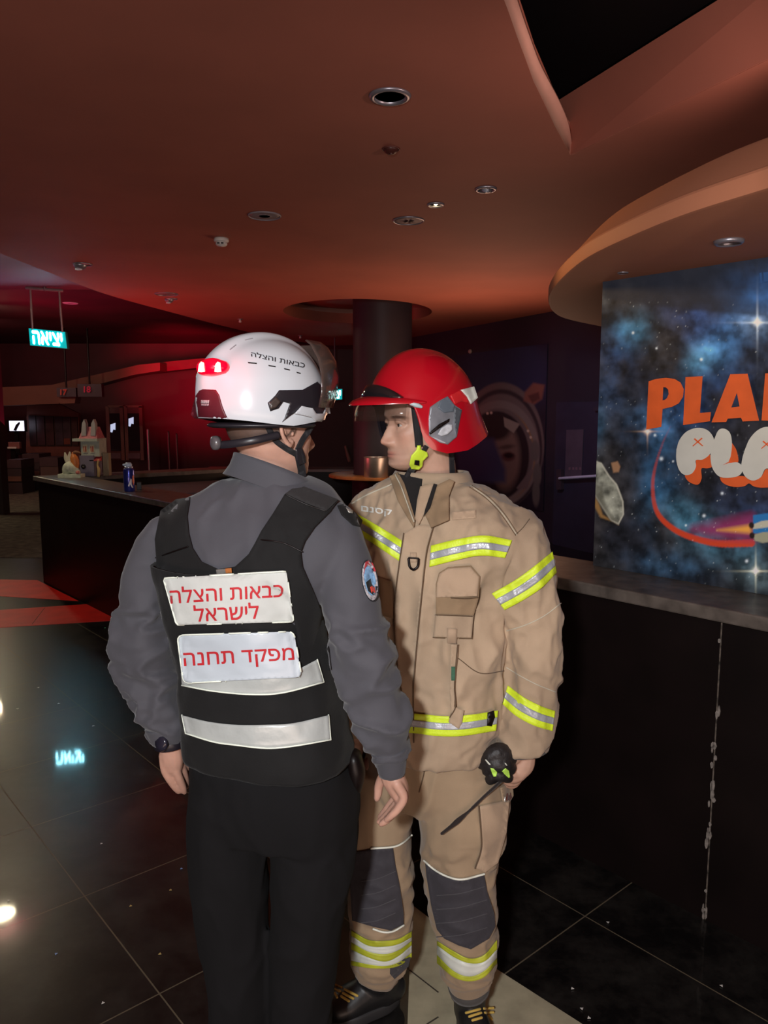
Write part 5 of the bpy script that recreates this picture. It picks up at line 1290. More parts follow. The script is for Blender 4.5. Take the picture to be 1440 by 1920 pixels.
for ln in ([(341, 1285), (401, 1296), (470, 1302), (530, 1299), (607, 1279)], [(348, 1375), (400, 1391), (442, 1397), (500, 1403), (550, 1399), (620, 1387)], [(595, 1237), (607, 1279)], [(616, 1341), (620, 1387)], [(341, 1341), (348, 1375)]):
    mk('strip_piping', pix_line(bV0, ln, 0.0017, 0.008, n=30, Yf=1.55), M_PIPING, parent=vest)
def rounded(q, r=9, n=5):
    q = np.array(q, float); out = []
    for k in range(4):
        p, a, b = q[k], unit(q[k - 1] - q[k]), unit(q[(k + 1) % 4] - q[k])
        for t in np.linspace(0, 1, n): out.append(tuple((p + a * r) * (1 - t) ** 2 + 2 * t * (1 - t) * p + (p + b * r) * t ** 2))
    return out
bV = bvh_of(join(vt, pix_poly(bJ, strL, 0.010, 0.010, L=10, relax=3), pix_poly(bJ, strR, 0.013, 0.012, L=10, relax=3)))
L1 = [(306, 1084), (537, 1071), (551, 1166), (331, 1172)]; L2 = [(332, 1191), (551, 1184), (566, 1270), (344, 1281)]
def label(q, m, off, r):
    pl = rounded(q, r); g = pix_poly(bV, pl, off, 0.005, L=9, relax=14)
    o = mk('label_panel', g, m, parent=vest)
    pl2 = pl + [pl[0]]
    b = bvh_of(g)
    mk('label_piping', pix_line(b, pl2, 0.0017, 0.0026, n=110, straight=True), M_PIPING, parent=vest)
    return b
b1 = label(L1, M_LABEL, 0.008, 5); b2 = label(L2, M_LABEL2, 0.012, 12)
mk('label_lettering', pix_text(b1, 'כבאות והצלה'[::-1], [(317, 1101), (531, 1090), (531, 1119), (320, 1132)], 0.0018, 0.0012, bold=0.016), M_TXT, parent=vest, smooth=False)
mk('label_lettering', pix_text(b1, 'לישראל'[::-1], [(362, 1135), (484, 1129), (486, 1160), (365, 1166)], 0.0018, 0.0012, bold=0.016), M_TXT, parent=vest, smooth=False)
mk('label_lettering', pix_text(b2, 'מפקד תחנה'[::-1], [(343, 1224), (550, 1214), (553, 1246), (346, 1259)], 0.0018, 0.0012, bold=0.016), M_TXT, parent=vest, smooth=False)
mk('woven_tag', pix_poly(bV, [(405, 1068), (434, 1065), (435, 1074), (406, 1077)], 0.010, 0.004, L=6), cloth('tag_grey', (0.14, 0.13, 0.12)), parent=vest)
mk('woven_tag_end', pix_poly(bV, [(422, 1066), (434, 1065), (435, 1074), (423, 1075)], 0.0125, 0.003, L=6), cloth('tag_orange', (0.36, 0.12, 0.03)), parent=vest)

# jacket details: epaulette, arm badge, cuffs, watch
mk('epaulette', pix_poly(bJ, [(632, 948), (646, 944), (668, 962), (680, 976), (676, 988), (660, 984), (640, 966)], 0.009, 0.008, L=7, relax=3), M_VEST, parent=jacket)
mk('epaulette_bar', pix_poly(bJ, [(648, 951), (662, 957), (668, 964), (654, 961)], 0.019, 0.003, L=6), mat('silver_thread', (0.42, 0.42, 0.38), 0.4, metal=0.4), parent=jacket)
def ellpoly(c, r, rot=0, n=28):
    a = math.radians(rot); return [(c[0] + r[0] * math.cos(t) * math.cos(a) - r[1] * math.sin(t) * math.sin(a), c[1] + r[0] * math.cos(t) * math.sin(a) + r[1] * math.sin(t) * math.cos(a)) for t in np.linspace(0, 2 * math.pi, n, endpoint=False)]
BC = (694, 1089); BR = -9
mk('arm_badge', pix_poly(bJ, ellpoly(BC, (15.5, 40), BR), 0.004, 0.003, L=6, Yf=1.53, relax=2), cloth('badge_black', (0.012, 0.012, 0.016)), parent=jacket)
mk('badge_ring', pix_poly(bJ, ellpoly(BC, (14, 37), BR), 0.0055, 0.002, L=6, Yf=1.53, relax=2), cloth('badge_ring', (0.33, 0.31, 0.33), var=0.6, vs=160), parent=jacket)
mk('badge_red_arc', pix_poly(bJ, [(685, 1054), (692, 1050), (699, 1056), (705, 1070), (701, 1074), (695, 1060), (689, 1058), (686, 1072), (682, 1076)], 0.007, 0.002, L=5, Yf=1.53), cloth('badge_red', (0.40, 0.03, 0.04)), parent=jacket)
mk('badge_field', pix_poly(bJ, ellpoly(BC, (10.5, 28), BR), 0.0075, 0.002, L=6, Yf=1.53, relax=2), cloth('badge_blue', (0.13, 0.24, 0.38), var=0.5, vs=90), parent=jacket)
mk('badge_black_shape', pix_poly(bJ, [(686, 1092), (698, 1082), (704, 1094), (706, 1108), (700, 1116), (690, 1108)], 0.0095, 0.002, L=5, Yf=1.53), cloth('badge_dark', (0.008, 0.008, 0.008)), parent=jacket)
mk('badge_emblem', pix_poly(bJ, [(694, 1101), (698, 1098), (700, 1102), (704, 1098), (706, 1108), (703, 1112), (699, 1108), (697, 1112)], 0.0115, 0.002, L=5, Yf=1.53), cloth('badge_emblem_red', (0.60, 0.05, 0.03)), parent=jacket)
# ------------------------------------------------------------ body of the officer
YH = 1.665
hcO = aty(508, 800, YH); axO = head_axes(52, 0)
shO, LO = head_shells(hcO, 52, 0)
def hand_tubes(spec):
    return [tube([aty(*p) for p in pts], rad, n=12, sub=4) for pts, rad in spec]
handR = hand_tubes([
    ([(733, 1425, 1.55), (736, 1455, 1.55), (746, 1476, 1.56), (752, 1492, 1.565)], [(0.024, 0.022), (0.026, 0.020), (0.024, 0.026), (0.018, 0.030)]),
    ([(744, 1470, 1.535), (757, 1495, 1.532), (746, 1517, 1.532), (733, 1530, 1.535), (725, 1537, 1.54)], [.0115, .0098, .0088, .0078, .0062]),
    ([(744, 1470, 1.553), (755, 1498, 1.549), (740, 1522, 1.549), (725, 1538, 1.553), (715, 1545, 1.557)], [.0118, .0102, .0092, .0082, .0066]),
    ([(742, 1468, 1.572), (750, 1496, 1.568), (733, 1520, 1.567), (719, 1535, 1.572), (711, 1541, 1.577)], [.0118, .0102, .0092, .0082, .0066]),
    ([(740, 1466, 1.59), (744, 1490, 1.588), (729, 1512, 1.588), (718, 1526, 1.592), (712, 1532, 1.597)], [.0112, .0098, .0088, .0078, .0062]),
    ([(735, 1450, 1.575), (720, 1456, 1.60), (711, 1472, 1.61), (709, 1487, 1.61), (707, 1497, 1.61)], [.014, .0125, .0105, .0095, .0075])])
handL = hand_tubes([
    ([(318, 1375, 1.70), (320, 1402, 1.70), (322, 1424, 1.705), (324, 1438, 1.712)], [(0.024, 0.021), (0.026, 0.019), (0.027, 0.020), (0.024, 0.020)]),
    ([(306, 1416, 1.700), (309, 1442, 1.703), (318, 1460, 1.710), (329, 1476, 1.722), (335, 1484, 1.730)], [.0105, .0104, .0100, .0090, .0068]),
    ([(322, 1416, 1.700), (329, 1441, 1.703), (336, 1459, 1.712), (343, 1476, 1.726), (346, 1485, 1.735)], [.0108, .0104, .0098, .0086, .0066]),
    ([(331, 1416, 1.716), (340, 1438, 1.726), (346, 1453, 1.738), (349, 1467, 1.754), (350, 1475, 1.764)], [.0110, .0100, .0092, .0082, .0064]),
    ([(334, 1412, 1.732), (343, 1432, 1.748), (347, 1445, 1.764), (349, 1457, 1.780), (349, 1465, 1.788)], [.0108, .0096, .0088, .0078, .0062]),
    ([(334, 1402, 1.712), (344, 1414, 1.728), (350, 1428, 1.742), (351, 1440, 1.752)], [.013, .0115, .0098, .0075])])
under = lambda rows, k: [(((a + b) / 2) - (b - a) / 2 * k, ((a + b) / 2) + (b - a) / 2 * k, y, Y, d * k) for a, b, y, Y, d in rows]
nkO = tube([aty(514, 905, 1.672), aty(504, 872, 1.665), aty(498, 845, 1.662), aty(503, 810, 1.665)], [(0.056, .054), (0.056, .054), (0.0575, .056), (0.058, .062)], n=28)
bodyO = vox(shO + [nkO, body_px(under(jk_rows[2:] + hips[1:3], 0.8), AO), limb_px(armL, 0.9, 0.68), limb_px(armR, 0.9, 0.62), limb_px(legOL, 1.0, 0.75), limb_px(legOR, 1.0, 0.75)] + handR + handL, 0.0032, 2)
def inv_head(c, ax):
    r, f, u = ax
    return lambda V: ((V - c) @ r, (V - c) @ f, (V - c) @ u)
colO = skin_paint(bodyO[0], inv_head(hcO, axO), 0.25, 1.0, SKIN)
body = painted('body', bodyO, colO, M_SKIN, parent=officer)
bBO = bvh_of(bodyO)
for pts in ([(729, 1448), (742, 1453), (757, 1446)], ):
    pass
mk('cuff', limb_px([(729, 1404, 1.55, 36), (733, 1428, 1.55, 30), (735, 1452, 1.55, 25)], 0.95, flat=True), M_GREY, parent=jacket)
mk('cuff', limb_px([(308, 1358, 1.70, 37), (313, 1376, 1.70, 34), (316, 1387, 1.70, 31)], 0.95, flat=True), M_GREY, parent=jacket)
wt_ = mk('watch', limb_px([(316, 1386, 1.70, 29), (318, 1392, 1.70, 30), (319, 1399, 1.70, 29)], 0.95, flat=True), mat('watch_black', (0.012, 0.010, 0.016), 0.4), parent=officer)
mk('watch_face', lathe([(0, 0), (0.017, 0), (0.018, 0.005), (0.015, 0.009), (0, 0.010)], aty(305, 1393, 1.664), 24, axis=(-0.45, -0.85, 0.1)), mat('watch_face', (0.02, 0.018, 0.03), 0.2), parent=wt_)

# ------------------------------------------------------------ white helmet
hO = hcO + axO[2] * 0.035 - axO[1] * 0.014
def prof_white(ph, t, zr):
    c_, s_ = np.cos(ph), np.sin(ph)
    a = np.where(c_ > 0, .141, .152); b = .124; top = .150
    q = t * 1.0
    zz = top * (1 - q) + zr * q if False else None
    el = (1 - q) * math.pi / 2
    rr = math.cos(el) ** 0.86
    Z = top * math.sin(el) ** 1.0
    # below the equator the shell drops almost straight to the rim
    if q > 0.72:
        k = (q - 0.72) / 0.28; e0 = (1 - 0.72) * math.pi / 2
        rr = math.cos(e0) ** 0.86 + 0.052 * math.sin(k * math.pi * 0.72); Z = top * math.sin(e0) * (1 - k) + zr * k
        if k > 0.85: rr = rr - 0.015 * (k - 0.85) / 0.15
    X = b * rr * s_; Yv = a * rr * c_
    crest = np.exp(-(X / .030) ** 4) * (0.013 if q < 0.72 else 0.013 * (1 - (q - .72) / .28))
    side = np.exp(-((np.abs(X) - .085) / .018) ** 2) * 0.004 * (1 - q)
    return X * (1 + 0.06 * crest / .013 * 0), Yv + np.sign(Yv) * crest * rr * 0.8, Z + (crest + side) * (1 - rr * 0.55) + 0 * Z
def rim_white(p):
    c_ = math.cos(p)
    return -0.028 + 0.010 * max(c_, 0) - 0.004 * math.exp(-((abs(p) - 1.7) / 0.5) ** 2) + 0.012 * max(-c_, 0)
M_HWHITE = mat('helmet_white', (0.55, 0.58, 0.62), 0.20, spec=0.35, var=0.03, coat=0.0)
Vh, Fh, inner_at, _ = dome(hO, axO, 120, 44, prof_white, rim_white)
M_HBLK = mat('helmet_black', (0.018, 0.015, 0.020), 0.4, var=0.15)
def line_inside(o, k):
    for p in o.data.polygons:
        if p.index >= k: p.material_index = 1
helmO = mk('helmet', (Vh, Fh), M_HWHITE, parent=officer, angle=50, mats=[M_HBLK]); line_inside(helmO, inner_at)
bH = bvh_of((Vh, Fh))
c2 = lambda pts: [(340 + x * 0.2222, 600 + y * 0.2222) for x, y in pts]
mk('visor_mount', pix_poly(bH, c2([(728, 700), (790, 640), (825, 592), (1025, 588), (1148, 520), (1230, 600), (1230, 700), (1190, 790), (1140, 790), (1110, 745), (1015, 725), (955, 785), (930, 800), (850, 862), (870, 830), (915, 705), (860, 690), (820, 745), (750, 770)]), 0.003, 0.006, L=6, relax=2, Yf=YH), M_HBLK, parent=helmO)
mk('side_clip', pix_poly(bH, c2([(745, 700), (800, 648), (840, 690), (800, 740), (752, 752)]), 0.008, 0.005, L=6, relax=2), mat('clip_brown', (0.05, 0.035, 0.03), 0.35), parent=helmO)
mk('front_edge', pix_poly(bH, c2([(955, 790), (1015, 725), (1110, 745), (1140, 790), (1195, 790), (1222, 730), (1215, 640), (1245, 700), (1258, 790), (1235, 790), (1185, 860), (1130, 855), (1095, 820), (1000, 798)]), 0.009, 0.008, L=6, relax=2, Yf=YH + 0.04), M_HWHITE, parent=helmO)
M_MAROON2 = mat('helmet_rear_maroon', (0.10, 0.008, 0.016), 0.5)
mk('rear_panel', pix_poly(bH, c2([(120, 640), (150, 596), (180, 584), (290, 588), (318, 630), (345, 725), (375, 800), (395, 836), (250, 840), (110, 830), (80, 800), (100, 710)]), 0.003, 0.005, L=6, relax=2, Yf=YH), M_MAROON2, parent=helmO)
mk('rear_sticker', pix_poly(bH, c2([(165, 676), (236, 676), (233, 704), (165, 704)]), 0.006, 0.003, L=5), mat('sticker_pale', (0.40, 0.30, 0.32), 0.5, var=0.6, vs=260), parent=helmO)
mk('rear_sticker', pix_poly(bH, c2([(165, 708), (232, 708), (230, 724), (168, 724)]), 0.006, 0.003, L=5), mat('sticker_pale2', (0.30, 0.20, 0.22), 0.5, var=0.7, vs=300), parent=helmO)
for a, b in (((560, 354), (636, 362)), ((733, 379), (796, 389)), ((865, 405), (915, 417)), ((970, 436), (1007, 446))):
    mk('vent_slot', pix_poly(bH, c2([(a[0], a[1]), (b[0], b[1]), (b[0], b[1] + 9), (a[0] + 4, a[1] + 11)]), 0.0015, 0.003, L=5), M_BLACK, parent=helmO)
for a, b in (((412, 250), (460, 212)), ((540, 170), (600, 156))):
    mk('crest_slot', pix_line(bH, c2([a, b]), 0.0012, 0.0003, n=10), mat('slot_grey', (0.25, 0.25, 0.27), 0.5), parent=helmO)
mk('helmet_lettering', pix_text(bH, 'כבאות והצלה'[::-1], c2([(586, 262), (1046, 356), (1040, 404), (590, 306)]), 0.0022, 0.0012, bold=0.012, L=3), mat('helmet_print', (0.02, 0.02, 0.025), 0.5), parent=helmO, smooth=False)
# rear lamp: pod, red lens, two burning diodes
lens = tube([C0 + unit(ray(384, 690)) * (cast(bH, 400, 690) + 0.004), C0 + unit(ray(400, 688)) * (cast(bH, 404, 688) - 0.008), C0 + unit(ray(418, 689)) * (cast(bH, 418, 689) - 0.003)], [(0.018, 0.016), (0.0195, 0.018), (0.0185, 0.014)], n=24)
mk('rear_lamp', lens, mat('lamp_red_lens', (0.55, 0.0, 0.02), 0.2, emit=(1.0, 0.0, 0.03), es=0.55, coat=0.5), parent=helmO)
bL = bvh_of(lens)
M_LED = mat('lamp_diode', (1, 0.4, 0.3), 0.3, emit=(1.0, 0.24, 0.16), es=9)
for x in (377, 408):
    mk('lamp_diode', pix_poly(bL, [(x - 6, 697), (x - 4, 683), (x, 678), (x + 5, 680), (x + 6, 690), (x + 7, 697), (x, 698)], 0.002, 0.003, L=4), M_LED, parent=helmO)
lp = C0 + unit(ray(392, 690)) * (cast(bL, 392, 690) - 0.035)
lamp('helmet_lamp_glow', 'POINT', tuple(lp), 0.22, (1.0, 0.02, 0.06), shadow_soft_size=0.02)
# raised tinted visor at the front
M_TINT = mat('visor_tinted', (0.10, 0.07, 0.06), 0.08, spec=0.8, alpha=0.55, coat=0.5)
r_, f_, u_ = axO
def arc_sheet(rad, phis, zs, th=0.003, base=hO, ax=axO, bulge=None):
    r, f, u = ax; S = []
    for k, z in enumerate(zs):
        q = rad[k]; S.append([base + r * (q[0] * math.sin(p)) + f * (q[1] * math.cos(p)) + u * z for p in phis])
    n, m = len(zs), len(phis); V = np.array(S).reshape(-1, 3)
    ctr = base + u * np.mean(zs)
    D = V - ctr; D = D / np.linalg.norm(D, axis=1)[:, None]
    W = np.concatenate([V, V - D * th]); F = []; N_ = n * m
    for j in range(n - 1):
        for i in range(m - 1):
            a = j * m + i; F += [(a, a + 1, a + m + 1, a + m), (N_ + a, N_ + a + m, N_ + a + m + 1, N_ + a + 1)]
    for i in range(m - 1): F += [(i, N_ + i, N_ + i + 1, i + 1), ((n - 1) * m + i, (n - 1) * m + i + 1, N_ + (n - 1) * m + i + 1, N_ + (n - 1) * m + i)]
    for j in range(n - 1): F += [(j * m, (j + 1) * m, N_ + (j + 1) * m, N_ + j * m), (j * m + m - 1, N_ + j * m + m - 1, N_ + (j + 1) * m + m - 1, (j + 1) * m + m - 1)]
    return W, F
ph_ = np.linspace(-1.15, 1.15, 40)
mk('raised_visor', arc_sheet([(.128, .152), (.130, .166), (.128, .172), (.118, .168), (.100, .150), (.088, .135)], ph_, [0.005, 0.035, 0.07, 0.105, 0.135, 0.145]), M_TINT, parent=helmO)
# cradle, knob and straps under the shell
arcp = lambda rad, z, p0, p1, n=24: [hcO + r_ * (rad[0] * math.sin(p)) + f_ * (rad[1] * math.cos(p)) + u_ * z for p in np.linspace(p0, p1, n)]
mk('head_band', tube(arcp((.088, .118), 0.004, 1.2, 2 * math.pi - 1.2), [(0.006, 0.022)] * 24, n=14, ref=u_, smooth=False), M_HBLK, parent=helmO)
mk('neck_cradle', tube([hcO + r_ * .080 + f_ * -.03 + u_ * -.016, hcO + r_ * .066 - f_ * .090 - u_ * .028, hcO + r_ * 0.0 - f_ * .122 - u_ * .036, hcO - r_ * .066 - f_ * .090 - u_ * .028], [(0.005, 0.008)] * 4, n=12), M_HBLK, parent=helmO)
kb = hcO - f_ * .124 - u_ * .032
mk('adjusting_knob', lathe([(0, 0), (0.013, 0), (0.015, 0.004), (0.014, 0.012), (0.008, 0.015), (0, 0.015)], kb, 24, axis=tuple(-f_)), mat('knob_grey', (0.09, 0.08, 0.085), 0.3), parent=helmO)
M_STRAP = cloth('strap_black', (0.010, 0.009, 0.011), 0.7)
def strap(path, w, m=M_STRAP, bvh=bBO, off=0.004, Yf=YH, parent=helmO, nm='chin_strap'):
    p = resample(spline(path, 40), 24); t = np.gradient(p, axis=0); t /= np.linalg.norm(t, axis=1)[:, None]; n = np.stack([-t[:, 1], t[:, 0]], -1)
    return mk(nm, pix_grid(bvh, p + n * w / 2, p - n * w / 2, 24, 4, off, 0.003, 10, Yf), m, parent=parent)
strap([(502, 800), (515, 824), (535, 840), (556, 852)], 11)
strap([(589, 786), (581, 804), (568, 824), (558, 844)], 11, Yf=YH - 0.04)
strap([(558, 846), (563, 868), (566, 884), (566, 902)], 15, Yf=YH - 0.03)
mk('strap_buckle', pix_poly(bBO, [(554, 842), (566, 839), (573, 856), (574, 868), (561, 873), (555, 862)], 0.008, 0.007, L=6, relax=4, Yf=YH - .04), M_HBLK, parent=helmO)
for sd in (-1, 1):
    mk('eyeball', lathe([(0, -.012), (.006, -.0104), (.0104, -.006), (.012, 0), (.0104, .006), (.006, .0104), (0, .012)], LO(sd * .031, .0665, 0.0), 16, axis=tuple(f_)), mat('eye_white', (0.42, 0.38, 0.36), 0.2), parent=body)
# ================================================================== THE FIREFIGHTER facing the officer
YF = 1.97; AF = 22
fire = thing('person', 'person in tan firefighter suit and red helmet facing the officer in the black vest', 'person', tuple(aty(800, 1900, YF) * [1, 1, 0]))
ct_rows = [(738, 872, 898, 1.985, .075), (705, 908, 912, 1.985, .092), (668, 950, 936, 1.985, .115), (650, 980, 965, 1.98, .132), (642, 990, 1005, 1.975, .148), (650, 964, 1060, 1.97, .155), (658, 948, 1130, 1.965, .158),
           (664, 948, 1200, 1.96, .155), (670, 948, 1270, 1.96, .155), (676, 940, 1335, 1.96, .158), (684, 930, 1378, 1.96, .160), (690, 925, 1397, 1.96, .158)]
sleL = [(946, 975, 1.93, 48), (962, 1015, 1.90, 62), (978, 1060, 1.885, 64), (986, 1110, 1.88, 62), (998, 1160, 1.875, 54), (1003, 1220, 1.875, 53), (1000, 1290, 1.875, 49), (990, 1345, 1.875, 50), (981, 1385, 1.875, 48), (980, 1404, 1.875, 46)]
sleR = [(690, 985, 2.04, 46), (664, 1060, 2.09, 54), (650, 1160, 2.11, 52), (652, 1260, 2.09, 48), (664, 1340, 2.06, 44), (668, 1376, 2.05, 42)]
cV, cF = vox([body_px(ct_rows, AF, e=2.5), limb_px(sleL, 1.0, flat=True), limb_px(sleR, 1.0, flat=True)], 0.0055, 5)
N = normals(cV, cF); P = proj(cV)
cV = fold(cV, N, box_mask(P, 640, 980, 950, 1330, 60), 0.022, 7, (1.3, 1.3, 0.5), 5.0)
cV = fold(cV, N, box_mask(P, 650, 880, 960, 1010, 40), 0.006, 12, (1.6, 1, 0.6), 15.0)
cV = fold(cV, N, box_mask(P, 900, 960, 1070, 1420, 40), 0.011, 6, (0.9, 0.9, 1.2), 9.0)
cV = fold(cV, N, 0.6 + 0 * P[:, 0], 0.011, 16, (1.2, 1.2, 0.8), 21.0)
cV = cV + N * (0.0022 * fbm(cV * 26, 3))[:, None]
cV = relax(cV, cF, 1)
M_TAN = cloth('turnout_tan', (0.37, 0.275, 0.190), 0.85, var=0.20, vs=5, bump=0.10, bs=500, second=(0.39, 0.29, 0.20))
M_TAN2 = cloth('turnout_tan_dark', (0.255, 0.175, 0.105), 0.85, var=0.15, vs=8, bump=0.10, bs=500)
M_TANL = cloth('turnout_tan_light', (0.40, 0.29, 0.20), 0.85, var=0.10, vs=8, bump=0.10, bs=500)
coat = mk('coat', (cV, cF), M_TAN, parent=fire)
bC = bvh_of((cV, cF))
M_NEON = mat('neon_yellow', (0.62, 0.80, 0.03), 0.5, var=0.06, vs=20, bump=0.15, bs=200)
M_SILV = mat('silver_tape', (0.40, 0.42, 0.46), 0.35, metal=0.2, var=0.12, vs=25, bump=0.15, bs=200)
M_STITCH = cloth('pale_stitch', (0.46, 0.43, 0.34), 0.7)
M_DSEAM = cloth('dark_seam', (0.11, 0.07, 0.04), 0.9)
def tri_band(bvh, top, bot, parent, off=0.005, Yf=1.93, cuts=(0, .34, .68, 1), ms=None, relax_=8):
    T, B = np.array(spline(top, 50)), np.array(spline(bot, 50))
    o = mk('reflective_band', pix_grid(bvh, T, B, 50, 8, off, 0.004, relax_, Yf), M_NEON, parent=parent)
    t, b = T * (1 - cuts[1]) + B * cuts[1], T * (1 - cuts[2]) + B * cuts[2]
    mk('silver_stripe', pix_grid(bvh, t, b, 50, 5, off + 0.0032, 0.004, relax_, Yf), M_SILV, parent=o)
    return o
def mline(bvh, pts, m, r=0.0014, off=0.0008, parent=coat, nm='seam', n=40, Yf=1.93): return mk(nm, pix_line(bvh, pts, r, off, n, Yf), m, parent=parent)
# collar
cbF = collar_band([(728, 888, 915, 1.985, .088), (734, 884, 903, 1.985, .084), (738, 880, 893, 1.985, .080), (742, 876, 886, 1.985, .078)], 0.006, 0.0, AF, 0.0)
mk('collar', cbF, M_TAN, parent=coat)
bCC = bvh_of(join(([*cV.tolist()], [tuple(f) for f in cF.tolist()]), cbF))
def patch(poly, m, off=0.006, th=0.006, nm='panel', parent=coat, bvh=None, L=9, rx=4, Yf=1.9): return mk(nm, pix_poly(bvh or bCC, poly, off, th, L, relax=rx, Yf=Yf), m, parent=parent)
M_DARKC = cloth('dark_lining', (0.012, 0.011, 0.012), 0.9)
patch([(746, 888), (768, 893), (792, 898), (790, 915), (783, 940), (779, 972), (770, 950), (758, 915)], M_DARKC, 0.004, nm='dark_lining')
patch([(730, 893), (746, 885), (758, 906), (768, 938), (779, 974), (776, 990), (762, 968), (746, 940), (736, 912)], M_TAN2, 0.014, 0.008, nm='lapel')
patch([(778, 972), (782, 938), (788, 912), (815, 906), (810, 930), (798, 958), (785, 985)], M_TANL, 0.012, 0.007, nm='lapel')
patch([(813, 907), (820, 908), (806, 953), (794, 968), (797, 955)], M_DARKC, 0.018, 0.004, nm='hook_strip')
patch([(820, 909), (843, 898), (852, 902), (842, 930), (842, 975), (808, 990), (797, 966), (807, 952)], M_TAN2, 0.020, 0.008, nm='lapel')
mline(bCC, [(741, 890), (752, 912), (764, 945), (776, 978)], M_STITCH, 0.0018, 0.024, nm='piping')
# placket, chest details
patch([(757, 1000), (785, 984), (813, 986), (806, 1010), (799, 1040), (791, 1110), (783, 1190), (777, 1260), (775, 1300), (776, 1392), (764, 1392), (758, 1335), (746, 1250), (740, 1180), (742, 1110), (748, 1060)], M_TAN, 0.006, 0.006, nm='front_flap')
for ln, m in (([(813, 986), (806, 1010), (799, 1040), (791, 1110), (783, 1190), (777, 1260), (775, 1300), (776, 1392)], M_DSEAM), ([(757, 1000), (748, 1060), (742, 1110), (740, 1180), (746, 1250), (758, 1335), (764, 1392)], M_DSEAM)):
    mline(bCC, ln, m, 0.0016, 0.010, nm='flap_seam', n=60)
tri_band(bCC, [(660, 958), (690, 975), (722, 994), (754, 1014)], [(660, 995), (690, 1013), (720, 1033), (750, 1053)], coat, 0.006)
tri_band(bCC, [(808, 1023), (853, 1012), (907, 1004), (960, 1013)], [(805, 1063), (853, 1051), (900, 1042), (947, 1046)], coat, 0.006)
bSl = bvh_of((cV, cF))
tri_band(bSl, [(922, 1113), (967, 1087), (1000, 1063), (1036, 1034)], [(946, 1144), (983, 1124), (1017, 1101), (1044, 1073)], coat, 0.005, 1.87)
tri_band(bSl, [(952, 1285), (983, 1308), (1017, 1325), (1041, 1333)], [(942, 1320), (967, 1342), (1000, 1360), (1036, 1371)], coat, 0.005, 1.87)
tri_band(bCC, [(700, 1330), (758, 1336), (800, 1340), (840, 1343), (883, 1340), (934, 1332)], [(700, 1370), (778, 1375), (817, 1380), (867, 1380), (930, 1370)], coat, 0.009)
pk = [(823, 1074), (840, 1063), (883, 1060), (900, 1080), (898, 1120), (888, 1155), (884, 1197), (813, 1195), (817, 1153), (817, 1095)]
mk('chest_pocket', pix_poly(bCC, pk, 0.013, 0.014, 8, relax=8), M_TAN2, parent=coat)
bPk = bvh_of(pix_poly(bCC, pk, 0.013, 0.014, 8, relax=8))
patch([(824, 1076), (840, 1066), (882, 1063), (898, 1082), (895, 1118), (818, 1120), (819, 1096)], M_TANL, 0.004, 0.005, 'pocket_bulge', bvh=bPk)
patch([(816, 1153), (888, 1155), (884, 1196), (812, 1194)], M_TAN, 0.005, 0.006, 'pocket_flap', bvh=bPk)
patch([(838, 1178), (857, 1179), (856, 1208), (838, 1206)], M_TANL, 0.010, 0.004, 'pocket_tab', bvh=bPk)
for ln in ([(812, 1195), (848, 1197), (884, 1197)], [(816, 1153), (850, 1154), (888, 1156)], [(846, 1121), (875, 1122), (896, 1120)], [(902, 1084), (899, 1122), (889, 1155), (885, 1197)]): mline(bPk, ln, M_DSEAM, 0.0014, 0.007, nm='pocket_seam', n=24)
patch([(846, 1208), (860, 1208), (856, 1250), (853, 1290), (852, 1325), (870, 1332), (866, 1356), (860, 1367), (841, 1354), (845, 1335), (843, 1290)], M_TAN, 0.016, 0.006, 'hanging_strap')
mline(bCC, [(858, 1210), (854, 1255), (852, 1290), (854, 1325), (843, 1345)], M_DSEAM, 0.0014, 0.020, nm='strap_seam', n=30)
patch([(846, 1250), (854, 1250), (853, 1276), (846, 1276)], cloth('tag_green', (0.05, 0.13, 0.08)), 0.021, 0.003, 'green_tag')
mk('d_ring', pix_line(bCC, [(766, 1048), (768, 1062), (775, 1068), (783, 1062), (785, 1049)], 0.0030, 0.016, n=30), M_BLACK, parent=coat)
mk('d_ring_bar', pix_line(bCC, [(767, 1046), (784, 1047)], 0.0022, 0.014, n=8), M_BLACK, parent=coat)
patch([(769, 1036), (781, 1036), (781, 1054), (769, 1054)], M_TANL, 0.011, 0.004, 'ring_loop')
patch([(914, 1336), (926, 1332), (928, 1345), (922, 1362), (913, 1361)], M_BLACK, 0.014, 0.010, 'black_clip', rx=2)
patch([(847, 960), (892, 956), (893, 971), (848, 975)], M_TANL, 0.004, 0.003, 'hook_patch')
patch([(690, 1075), (735, 1090), (738, 1160), (700, 1150)], M_TAN2, 0.007, 0.006, 'side_pocket')
for ln in ([(880, 913), (912, 935), (940, 965), (967, 1004)], [(885, 910), (917, 932), (945, 962), (971, 1001)], [(966, 1003), (980, 990), (993, 973)]): mline(bCC, ln, M_DSEAM, 0.0010, 0.0006, n=50)
mline(bCC, [(883, 911), (915, 934), (943, 964), (969, 1003)], M_STITCH, 0.0012, 0.0004, n=50)
for ln in ([(950, 1183), (985, 1172), (1020, 1155), (1052, 1131)], [(950, 1252), (980, 1270), (1010, 1285), (1043, 1298)]): mline(bSl, ln, M_STITCH, 0.0014, 0.0006, nm='sleeve_piping', Yf=1.87)
mline(bCC, [(660, 944), (690, 927), (737, 907)], M_STITCH, 0.0022, 0.001, nm='shoulder_piping')
mline(bCC, [(860, 1235), (900, 1262), (945, 1258)], M_DSEAM, 0.0012, 0.0006, n=40)
mk('name_lettering', pix_text(bCC, 'קסנם'[::-1], [(677, 948), (735, 956), (734, 970), (677, 962)], 0.004, 0.0015, bold=0.05, L=4), mat('white_thread', (0.62, 0.62, 0.58), 0.6), parent=coat, smooth=False)
